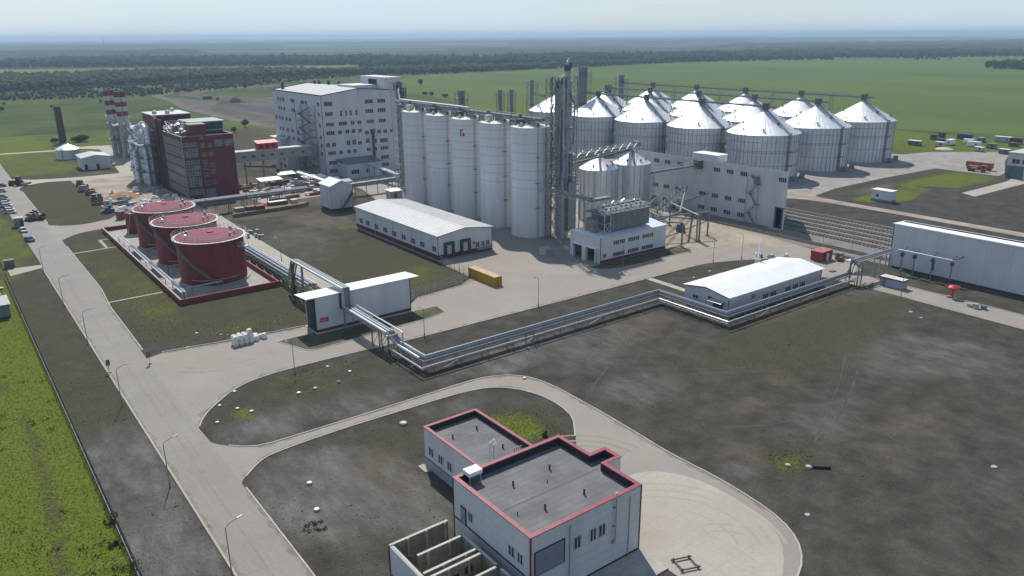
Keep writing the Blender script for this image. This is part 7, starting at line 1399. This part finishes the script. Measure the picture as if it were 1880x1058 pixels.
J = [(457, 218, 7, 'x', 2.6, GREENBOX, 'pale green cabin at the left end of the scrap yard'), (462, 206, 4.5, 'x', 2.6, STEELL, 'light grey cabin left of centre in the scrap yard front'), (474, 206, 6, 'y', 3.0, ROOFW, 'white cabin behind the light grey one in the scrap yard'), (506, 212, 8, 'x', 3.0, BLUEC, 'dark blue container at the back of the scrap yard'), (476, 194, 7, 'x', 2.8, ROOFW, 'white roofed cabin in the middle of the scrap yard'), (458, 183.5, 4, 'x', 2.4, STEELL, 'small grey cabin closest to the yard road in the scrap yard'), (476, 184.5, 4.5, 'x', 2.6, STEEL, 'grey container right of the middle in the scrap yard'), (510, 192, 9, 'x', 3.0, STEELL, 'long pale shed at the back right of the scrap yard'), (507, 184, 6, 'x', 3.2, BROWNST, 'dark brown container at the right end of the scrap yard'), (458.5, 171, 5, 'x', 2.6, GREENBOX, 'green-grey cabin with white roof beside the office block'), (490, 223, 3, 'x', 3.0, STEELD, 'dark machine body at the back left of the scrap yard'), (496, 221, 3.4, 'x', 4.0, STEELD, 'taller dark machine body at the back of the scrap yard'), (482, 214, 5, 'x', 2.0, STEELD, 'low dark flat wagon in the scrap yard'), (488, 202, 5, 'x', 2.4, ROOFW, 'white caravan behind the middle of the scrap yard'), (494, 180, 5, 'x', 2.0, STEELD, 'dark trailer at the right front of the scrap yard'), (500, 200, 6, 'y', 2.5, STEEL, 'grey box wagon at the back of the scrap yard')]
for x, y, L, ax, h, m, lb in J:
    # the cabins stand square to the field edge
    t = thing('site_cabin', lb, 'cabin', (x, y, 0), 'cabins and wagons in the scrap yard'); w_ = 2.6; x0, x1, y0, y1 = (x - w_ / 2, x + w_ / 2, y - L / 2, y + L / 2) if ax == 'x' else (x - L / 2, x + L / 2, y - w_ / 2, y + w_ / 2)
    MB().box(x0, y0, .4, x1, y1, h).build('body', m, t); MB().box(x0 - .15, y0 - .15, h, x1 + .15, y1 + .15, h + .18).build('roof', ROOFW if m in (GREENBOX, ROOFW, STEELL) else m, t); MB().box(x0 + .2, y0 + .3, 0, x1 - .2, y1 - .3, .4).build('undercarriage', STEELD, t)
    MB().box(x0 - .05, y0 + L * .2 if ax == 'x' else y0 + .4, 1.1, x0, (y0 + L * .2 if ax == 'x' else y0 + .4) + .9, 2.0).build('opening', DARK, t)
single('sand_heap', MB().lathe(454, 200, [(4.5, 0), (3, .7), (.1, 1.2)], 14), M('pale_sand', (.5, .45, .30), .9), 'low heap of pale sand in front of the scrap yard', 'sand heap', smooth=True)
# green cabin in the meadow at the left edge, generator by the stub road
t = thing('green_cabin', 'weathered green cabin at the left picture edge by the meadow', 'cabin', (4.5, 214, 0)); MB().box(1.0, 207, .2, 8.6, 215, 3.1).build('wall', M('teal_grey_panel', (.13, .19, .19), .6, var=.15), t); MB().box(.7, 206.7, 3.1, 8.9, 215.3, 3.3).build('roof', M('weathered_roof', (.42, .40, .38), .7, var=.2, scale=.6), t); win(t, 'y', 207, 5.4, 6.6, 1.2, 2.4, 1); MB().box(3.9, 206.94, .2, 4.1, 207, 3.1).build('panel_seam', STEELD, t)
single('generator_box', MB().box(11.6, 254.5, 0, 14.0, 256.5, 2.2).box(11.5, 254.4, 2.2, 14.1, 256.6, 2.35), STEELD, 'dark generator box beside the stub road gate', 'box')
for i, (x, y) in enumerate(((6, 221), (7.5, 226), (4.5, 230), (8.6, 233))): clutter('pallet_stack' if i % 2 else 'crate_stack', x, y, 1.1, 'yard junk behind the green cabin at the left edge', (TIMBER, STEELL)[i % 2], 'junk behind the green cabin')
# ------------------------------------------------------------------ litter and small things on the soil
q = random.Random(3)
def scrap(x, y, s, m, label, cat='scrap', name='scrap_sheet', group=None):
    b = MB(); n = 6; ang = q.uniform(0, 6.28); P = [(x + s * q.uniform(.5, 1.1) * math.cos(ang + k * 6.283 / n), y + s * .7 * q.uniform(.5, 1.1) * math.sin(ang + k * 6.283 / n)) for k in range(n)]; b.prism(P, 0, .06 + .12 * q.random()); return single(name, b, m, label, cat, group)
scrap(118.5, 37.5, .8, CONC, 'white torn sheet lying on the black earth at the lower right'); scrap(85.6, 47.6, .6, CONC, 'white torn sheet lying just outside the pale yard kerb')
scrap(176, 79, .7, CONC, 'white scrap sheet on the field before the side path'); scrap(174, 75.5, .5, CONC, 'small white scrap beyond the sheet before the side path')
scrap(148, 128, .7, CONC, 'pale slab on the grass, left of three behind the workshop'); scrap(157.5, 128, .7, CONC, 'pale slab on the grass, middle of three behind the workshop'); scrap(165.5, 129.2, .7, CONC, 'pale slab on the grass, right of three behind the workshop')
for k in range(10):
    x, y = q.uniform(32, 58), q.uniform(161.8, 167.5); scrap(x, y, q.uniform(.2, .5), (CONC, CONCD, YARD)[k % 3], 'pale scrap lying along the lawn edge of the crossroad', group='scraps along the lawn edge')
for k in range(8): x, y = q.uniform(78, 84), q.uniform(238, 258); clutter('pallet_stack', x, y, .7, 'pale planks lying beside the path east of the tanks', STEELL, 'planks beside the path')
single('black_pipe', MB().bar((96.9, 54.0, .25), (98.8, 52.2, .25), .35), TYRE, 'short black pipe by the right manhole of the field pair', 'pipe')
# ------------------------------------------------------------------ trees, woods, hills, grass
ICO = None
def ico():
    bm = bmesh.new(); bmesh.ops.create_icosphere(bm, subdivisions=1, radius=1); v = np.array([x.co[:] for x in bm.verts], np.float32); f = np.array([[x.index for x in p.verts] for p in bm.faces], np.int32); bm.free(); return v, f
IV, IF = ico()
def np_mesh(name, V, F, m, smooth=False):
    me = bpy.data.meshes.new(name); k = F.shape[1]; me.vertices.add(len(V)); me.vertices.foreach_set('co', V.astype(np.float32).ravel()); me.loops.add(F.size); me.loops.foreach_set('vertex_index', F.astype(np.int32).ravel())
    me.polygons.add(len(F)); me.polygons.foreach_set('loop_start', np.arange(0, F.size, k, dtype=np.int32)); me.update(calc_edges=True); me.materials.append(m)
    if smooth: me.shade_smooth()
    o = bpy.data.objects.new(name, me); COL.objects.link(o); return o
def blobs(P, S, seed, jag=.38):
    """many ragged leaf clumps: centres P, half sizes S"""
    rs = np.random.RandomState(seed); n = len(P); k = len(IV)
    V = IV[None] * (1 + jag * (rs.rand(n, k, 1) - .5) * 2) * S[:, None, :] + P[:, None, :]
    F = IF[None] + (np.arange(n) * k)[:, None, None]; return V.reshape(-1, 3), F.reshape(-1, 3)
def in_poly(x, y, poly):
    c = np.zeros(len(x), bool); n = len(poly)
    for i in range(n):
        (x0, y0), (x1, y1) = poly[i], poly[(i + 1) % n]; hit = ((y0 > y) != (y1 > y)) & (x < (x1 - x0) * (y - y0) / (y1 - y0 + 1e-9) + x0); c ^= hit
    return c
def wood(name, poly, spacing, h, seed, m, dens=.85, nsc=120):
    rs = np.random.RandomState(seed); xs = [p[0] for p in poly]; ys = [p[1] for p in poly]
    gx_, gy_ = np.meshgrid(np.arange(min(xs), max(xs), spacing), np.arange(min(ys), max(ys), spacing), indexing='ij'); x = gx_.ravel() + (rs.rand(gx_.size) - .5) * spacing * 1.3; y = gy_.ravel() + (rs.rand(gx_.size) - .5) * spacing * 1.3
    k = in_poly(x, y, poly) & (vnoise(x, y, nsc, seed, 2) < dens); x, y = x[k], y[k]; n = len(x); hh = h * (.55 + .6 * rs.rand(n)) * (.8 + .4 * vnoise(x, y, 60, seed + 5, 2)); w_ = hh * (.30 + .16 * rs.rand(n))
    P, S = [], []
    for j in range(3):
        off = (rs.rand(n, 2) - .5) * w_[:, None] * (1.1 if j else .2); zc = hh * (.52 + .13 * j * (1 if j else 0) - (.18 if j == 2 else 0))
        P.append(np.stack([x + off[:, 0], y + off[:, 1], zc], -1)); s = w_ * (1.0 if j == 0 else .68); S.append(np.stack([s, s, hh * (.47 if j == 0 else .3)], -1))
    V, F = blobs(np.concatenate(P), np.concatenate(S), seed); o = np_mesh(name, V, F, m); return tag(o, kind='stuff')
FW = LEAFY('woodland_leaves', (0.048, 0.074, 0.025), (.10, .138, .048), .03, .25, .45)
FW2 = M('dark_woodland_leaves', (0.027, 0.047, 0.020), .95, spec=.02, var=.3, scale=.01, col2=(.044, .070, .028), fine=.3, bscale=.1)
wood('woods', [(-250, 1090), (85, 1150), (260, 1215), (420, 1250), (620, 1272), (640, 1300), (500, 1480), (130, 1530), (-250, 1400)], 7.5, 11.5, 1, FW, .93)
wood('woods', [(560, 1275), (667, 1180), (900, 1190), (1133, 1212), (1500, 1262), (1800, 1290), (2250, 1290), (2250, 1345), (1500, 1330), (1100, 1275), (700, 1300)], 10, 11, 2, FW, .75)
wood('undergrowth', [(60, 1000), (200, 960), (330, 1030), (480, 1150), (640, 1230), (620, 1272), (420, 1250), (260, 1210), (60, 1130)], 8, 4.4, 3, FW, .72, 50)
wood('woods', [(1545, 640), (1520, 560), (1640, 480), (1800, 520), (1760, 640)], 10, 13, 4, FW2, .95)
wood('woods', [(1930, 960), (1990, 890), (2040, 905), (1980, 975)], 12, 5, 5, FW2, .6, 30)
# far forest belts as bumpy canopies, laid across the line of sight far behind the works
fd, rd = np.array([.602, .798]), np.array([.798, -.602])
def belt(name, f0, f1, r0, r1, step, h, seed, cutoff, nsc, m=FW2):
    f = np.arange(f0, f1, step); r = np.arange(r0, r1, step); Fm, Rm = np.meshgrid(f, r, indexing='ij'); rs = np.random.RandomState(seed)
    Fj = Fm + (rs.rand(*Fm.shape) - .5) * step * .6; Rj = Rm + (rs.rand(*Fm.shape) - .5) * step * .6; X = Fj * fd[0] + Rj * rd[0]; Y = Fj * fd[1] + Rj * rd[1]
    mask = vnoise(Fm * 1.0, Rm * .42, nsc, seed, 3); edge = sstep(cutoff, cutoff + .035, mask) * np.minimum(sstep(0, step * 1.5, Fm - f0), sstep(0, step * 1.5, f1 - step - Fm))
    Zz = -3 + edge * (h + 3) * (.72 + .5 * rs.rand(*Fm.shape)); n0, n1 = Fm.shape; i, j = np.meshgrid(np.arange(n0 - 1), np.arange(n1 - 1), indexing='ij'); a = (i * n1 + j).ravel(); q = np.stack([a, a + 1, a + n1 + 1, a + n1], -1)
    keep = (Zz.ravel()[q].max(1) > 0); q = q[keep]; tag(np_mesh(name, np.stack([X, Y, Zz], -1).reshape(-1, 3), q, m), kind='stuff')
fr = lambda f, r: tuple(fd * f + rd * r)
wood('far_woods', [fr(1850, -1350), fr(1830, -330), fr(2350, -330), fr(2450, -1350)], 15, 15, 31, FW2, .78, 300); wood('far_woods', [fr(1720, -330), fr(1840, 300), fr(1980, 900), fr(2120, 1500), fr(2300, 2300), fr(2750, 2300), fr(2600, 900), fr(2420, -330)], 16, 14, 32, FW2, .56, 420)
belt('far_woods', 2750, 3700, -2600, 3300, 26, 15, 33, .47, 800); belt('far_woods', 4000, 6200, -4500, 5200, 48, 17, 34, .48, 1500); belt('far_woods', 6800, 11000, -8000, 9000, 105, 20, 35, .47, 3000)
belt('far_woods', 12000, 19000, -14000, 15000, 220, 24, 36, .47, 5000)
FF = M('far_crop_strip', (.12, .165, .05), .95, spec=.05, var=.1, scale=.003); FF2 = M('far_straw_strip', (.19, .19, .09), .95, spec=.05, var=.1, scale=.003)
def strip(f0, f1, r0, r1, m, name='far_field'):
    P = [fd * a + rd * b for a, b in ((f0, r0), (f0, r1), (f1, r1 * 1.02), (f1, r0 * 1.02))]; struct(name, MB().prism([tuple(p) for p in P], -1, -.03, sides=False), m)
for f0, f1, r0, r1, m in ((2520, 2740, -300, 900, FF), (3720, 3960, -2200, -300, FF), (3730, 3980, 1200, 3000, FF2), (6300, 6750, -4000, 1500, FF), (11100, 11900, -6000, 2000, FF), (11200, 11800, 3000, 8000, FF2)): strip(f0, f1, r0, r1, m)
WAT = bpy.data.materials.new('still_water'); WAT.use_nodes = True; wb = WAT.node_tree.nodes['Principled BSDF']; wb.inputs['Base Color'].default_value = (.05, .07, .09, 1); wb.inputs['Roughness'].default_value = .05
for f0, f1, r0, r1 in ((11950, 13800, -2450, -1000), (12500, 14200, -500, 700)): 
    P = [fd * a + rd * b for a, b in ((f0, r0), (f0, r1), (f1, r1 + 150), (f1, r0 - 300))]; struct('lake', MB().prism([tuple(p) for p in P], -1, .02, sides=False), WAT)
def hills(f0, r0, r1, seed, hmax, lo):
    r = np.linspace(r0, r1, 140); f = np.array([f0, f0 + 900, f0 + 2400, f0 + 4200]); prof = [0, .7, 1, .85]; t_ = sstep(r0, r0 + (r1 - r0) * .45, r) * (1 - .75 * sstep(r0 + (r1 - r0) * .93, r1, r)); hgt = (lo + (hmax - lo) * t_) * (.75 + .5 * vnoise(r, np.zeros_like(r), 2600, seed, 4)) * sstep(r0, r0 + 1500, r)
    V = np.array([[*(fd * ff + rd * rr), -4 + (hh + 4) * p] for ff, p in zip(f, prof) for rr, hh in zip(r, hgt)]); n1 = len(r); Q = np.array([[i * n1 + j, i * n1 + j + 1, (i + 1) * n1 + j + 1, (i + 1) * n1 + j] for i in range(3) for j in range(n1 - 1)]); tag(np_mesh('hills', V, Q, FARBAND, True), kind='structure')
hills(15500, 2500, 16500, 51, 84, 30); hills(12500, -8600, -5200, 52, 38, 28)
t = thing('radio_mast', 'thin radio mast far off on the left horizon', 'mast', (1110, 6080, 0)); b = MB(); lattice(b, 1108, 6078, 1112, 6082, 0, 62, 10, .9); stuff_part(b.build('mast_lattice', STEEL, t))
for i, (f0, r0, w_) in enumerate(((4550, 3260, 60), (4560, 3420, 40), (5200, 2900, 50), (5230, 3020, 30), (4700, 3600, 45))):
    c = fd * f0 + rd * r0; b = MB().box(c[0] - w_ / 2, c[1] - 9, 0, c[0] + w_ / 2, c[1] + 9, 7); b.add([(c[0] - w_ / 2, c[1] - 9.3, 7), (c[0] + w_ / 2, c[1] - 9.3, 7), (c[0] + w_ / 2, c[1] + 9.3, 9), (c[0] - w_ / 2, c[1] + 9.3, 9)], [(0, 1, 2, 3)])
    single('farm_shed', b, ROOFW, 'long pale farm shed near the right horizon', 'shed', 'pale farm sheds far off')
# single bushes and young trees
bid = 0
for x, y, w_, h, lb in ((532, 900, 9, 9, 'lone dark tree in the crop field beyond the white silos'), (447, 748, 7, 4.5, 'left bush of a pair at the crop field edge'), (451, 741, 7, 4.5, 'right bush of a pair at the crop field edge'), (449, 710, 8, 4, 'low bush nearest the works at the crop field edge'), (341, 1017, 10, 8, 'lone dark bush left of the tall white block on the far meadow'), (189, 572, 6, 5.5, 'round bush on the dry slope between the red and white blocks'), (173, 547, 5, 3.5, 'smaller bush on the dry slope between the red and white blocks'), (240, 1022, 9, 6, 'bush at the far end of the left meadow'), (80, 560, 12, 3.5, 'low dark thicket right of the brown stack'), (66, 565, 6, 2.6, 'low thicket behind the squat white domed tank'), (62.6, 81, .9, 1.1, 'tiny dark shrub beside the front building')):
    bid += 1; bush(lb, x, y, w_, h, LEAF, 'tree' if h > 7 else 'bush', seed=bid, name='tree' if h > 7 else 'bush')
for i, (x, y, w_, h, lb) in enumerate(((10.0, 104, 3.2, 1.2, 'leafy weeds growing through the mesh fence'), (9.6, 98, 1.8, .9, 'low weeds inside the meadow at the fence'), (9.6, 92, 4.0, .9, 'weeds by the fence nearest the picture bottom'), (31.5, 86, 3.2, .5, 'low green weeds clump on the ash plot by the main road'), (186.5, 95.2, 4.5, 1.0, 'green weed clump at the foot of the pipe risers'), (183, 96, 3.4, .9, 'smaller weed clump left of the pipe risers'), (71.5, 86.0, 1.0, 1.2, 'small conifer-dark shrub on the bright grass by the annex'))): weed_clump(lb, x, y, w_, h, LEAF2 if i < 6 else LEAF, 70 + i)
for k in range(9):
    x, y = 30 + rnd.random() * 230, 840 + rnd.random() * 170; bush('scattered shrub on the far left meadow before the woods', x, y, 3 + 2 * rnd.random(), 2 + 1.4 * rnd.random(), LEAF2, 'bush', 'shrubs on the far left meadow', seed=200 + k, n=90, s=.7)
# grass tufts: meadow and lawns
def tufts(name, x, y, hmin, hmax, seed, m, blades=3, wd=.16):
    rs = np.random.RandomState(seed); n = len(x); V = []; a0 = rs.rand(n) * 6.283; h = hmin + (hmax - hmin) * rs.rand(n) ** 1.6
    for b_ in range(blades):
        a = a0 + b_ * 2.09 + rs.rand(n); d = np.stack([np.cos(a), np.sin(a)], -1); px = np.stack([-np.sin(a), np.cos(a)], -1); c = np.stack([x, y], -1); l = h[:, None] * (.35 + .5 * rs.rand(n, 1)); w_ = (wd * (.6 + .8 * rs.rand(n)))[:, None]
        q0 = np.concatenate([c - px * w_, np.zeros((n, 1))], 1); q1 = np.concatenate([c + px * w_, np.zeros((n, 1))], 1); q2 = np.concatenate([c + d * l, h[:, None]], 1); V.append(np.stack([q0, q1, q2], 1))
    V = np.concatenate(V).reshape(-1, 3); F = np.arange(len(V)).reshape(-1, 3); tag(np_mesh(name, V, F, m), kind='stuff')
rs = np.random.RandomState(77)
MEAD = LEAFY('meadow_blades', (.070, .098, .015), (.14, .165, .028), .25, 1.5, .55)
MEADY = LEAFY('meadow_flowers_and_seed', (.16, .18, .03), (.21, .22, .055), .5, 1.5, .5)
THIN = LEAFY('thin_blades', (.045, .050, .022), (.090, .094, .042), .3, 1.5, .5)
N = 70000; x = rs.uniform(-28, 10.4, N); y = 76 + (rs.rand(N) ** 1.5) * 170; lu, th, ac, cl = cover(x, y); k = (rs.rand(N) < lu * .85) & (x > -30 + (y - 76) * .1)
tufts('meadow_grass', x[k], y[k], .02, .10, 5, MEAD, 3, .09)
N = 5000; x = rs.uniform(-20, 10, N); y = 76 + rs.rand(N) ** 1.5 * 130; lu, th, ac, cl = cover(x, y); k = (rs.rand(N) < lu * .6); tufts('meadow_seed_heads', x[k], y[k], .12, .32, 6, MEADY, 2, .06)
x, y = rs.uniform(-16, 9.6, 160), 80 + rs.rand(160) ** 1.4 * 110; k = vnoise(x, y, 18, 66, 3) > .52; x, y = x[k], y[k]; x = np.repeat(x, 14) + rs.normal(0, .45, len(x) * 14); y = np.repeat(y, 14) + rs.normal(0, .45, len(y) * 14); tufts('tall_weeds', x, y, .08, .26, 7, LEAF2, 3, .10)
N = 170000; x = rs.uniform(11, 190, N); y = rs.uniform(44, 200, N); lu, th, ac, cl = cover(x, y)
road = np.zeros(N, bool)
for o in [o for o in bpy.data.objects if o.get('kind') == 'structure' and o.name.split('.')[0] in ('main_road', 'cross_road', 'loop_road', 'concrete_yard', 'side_path', 'tank_path', 'walk', 'stub_road', 'sandy_apron')]:
    pl = None
    for p in o.data.polygons:
        v = [o.data.vertices[i].co[:2] for i in p.vertices]; road |= in_poly(x, y, v)
for bx in ((44, 56, 63, 73), (51, 72, 61, 91), (34, 40, 44, 73), (60, 150.5, 86, 159), (140, 103, 180, 118), (42, 190, 68, 200), (112, 185, 134, 200), (146, 152, 175, 168)): road |= (x > bx[0]) & (x < bx[2]) & (y > bx[1]) & (y < bx[3])
g = np.clip(lu * 1.1 + (th - .45) * .75, 0, 1); k = (rs.rand(N) < g) & ~road & (rs.rand(N) < np.clip(1.6 - np.hypot(x, y) / 130, .0, 1)); kl = k & (lu > .45); kt = k & ~kl
tufts('lawn_grass', x[kl], y[kl], .04, .18, 8, MEAD, 3, .07); tufts('thin_grass', x[kt], y[kt], .05, .28, 9, THIN, 3, .06)
N = 26000; x = rs.uniform(11, 190, N); y = rs.uniform(44, 175, N); rd3 = np.zeros(N, bool)
for o in [o for o in bpy.data.objects if o.get('kind') == 'structure' and o.name.split('.')[0] in ('main_road', 'cross_road', 'loop_road', 'concrete_yard', 'side_path', 'tank_path', 'walk', 'sandy_apron')]:
    for p in o.data.polygons: rd3 |= in_poly(x, y, [o.data.vertices[i].co[:2] for i in p.vertices])
for bx in ((44, 56, 63, 73), (51, 72, 61, 91), (34, 40, 44, 73), (60, 150.5, 86, 159), (140, 103, 180, 118)): rd3 |= (x > bx[0]) & (x < bx[2]) & (y > bx[1]) & (y < bx[3])
k = ~rd3 & (vnoise(x, y, 9, 131, 4) > .56) & (rs.rand(N) < np.clip(1.3 - np.hypot(x, y) / 190, .05, 1)); x, y = x[k], y[k]; h_ = len(x) // 2
tufts('dry_weeds', x[:h_], y[:h_], .03, .16, 21, LEAFY('dry_stalks', (.10, .095, .06), (.17, .16, .10), .5, 2, .4), 3, .07); tufts('green_weeds', x[h_:], y[h_:], .02, .10, 22, LEAFY('weed_leaves', (.055, .068, .03), (.09, .105, .045), .5, 2, .4), 3, .10)
# small stones and clods on the bare soil
N = 26000; x = rs.uniform(21, 190, N); y = rs.uniform(44, 170, N); road2 = np.zeros(N, bool)
for o in [o for o in bpy.data.objects if o.get('kind') == 'structure' and o.name.split('.')[0] in ('main_road', 'cross_road', 'loop_road', 'concrete_yard', 'side_path', 'tank_path', 'walk', 'sandy_apron')]:
    for p in o.data.polygons: road2 |= in_poly(x, y, [o.data.vertices[i].co[:2] for i in p.vertices])
for bx in ((44, 56, 63, 73), (51, 72, 61, 91), (34, 40, 44, 73), (60, 150.5, 86, 159), (140, 103, 180, 118)): road2 |= (x > bx[0]) & (x < bx[2]) & (y > bx[1]) & (y < bx[3])
k = ~road2 & (vnoise(x, y, 22, 91, 3) > .47) & (rs.rand(N) < np.clip(110 / np.hypot(x, y), .2, 1) ** 2 * .8); x, y = x[k], y[k]; s = .03 + .11 * rs.rand(len(x)) ** 3
V, F = blobs(np.stack([x, y, s * .3], -1), np.stack([s, s, s * .6], -1), 17, .3); tag(np_mesh('soil_clods', V, F, M('soil_clods', (.11, .098, .08), .95, var=.4, scale=1.5, col2=(.22, .20, .17))), kind='stuff')
# ------------------------------------------------------------------ the air
hz = bpy.data.materials.new('haze'); hz.use_nodes = True; hn, hl = hz.node_tree.nodes, hz.node_tree.links; hn.clear()
ho = hn.new('ShaderNodeOutputMaterial'); pv = hn.new('ShaderNodeVolumePrincipled'); pv.inputs['Color'].default_value = (.58, .78, 1.0, 1); pv.inputs['Density'].default_value = 0.000135; pv.inputs['Anisotropy'].default_value = 0.15
hl.new(pv.outputs[0], ho.inputs['Volume'])
hb = MB().box(-31000, -3000, -6, 31000, 31000, 112); o = hb.build('haze', hz); o['kind'] = 'stuff'
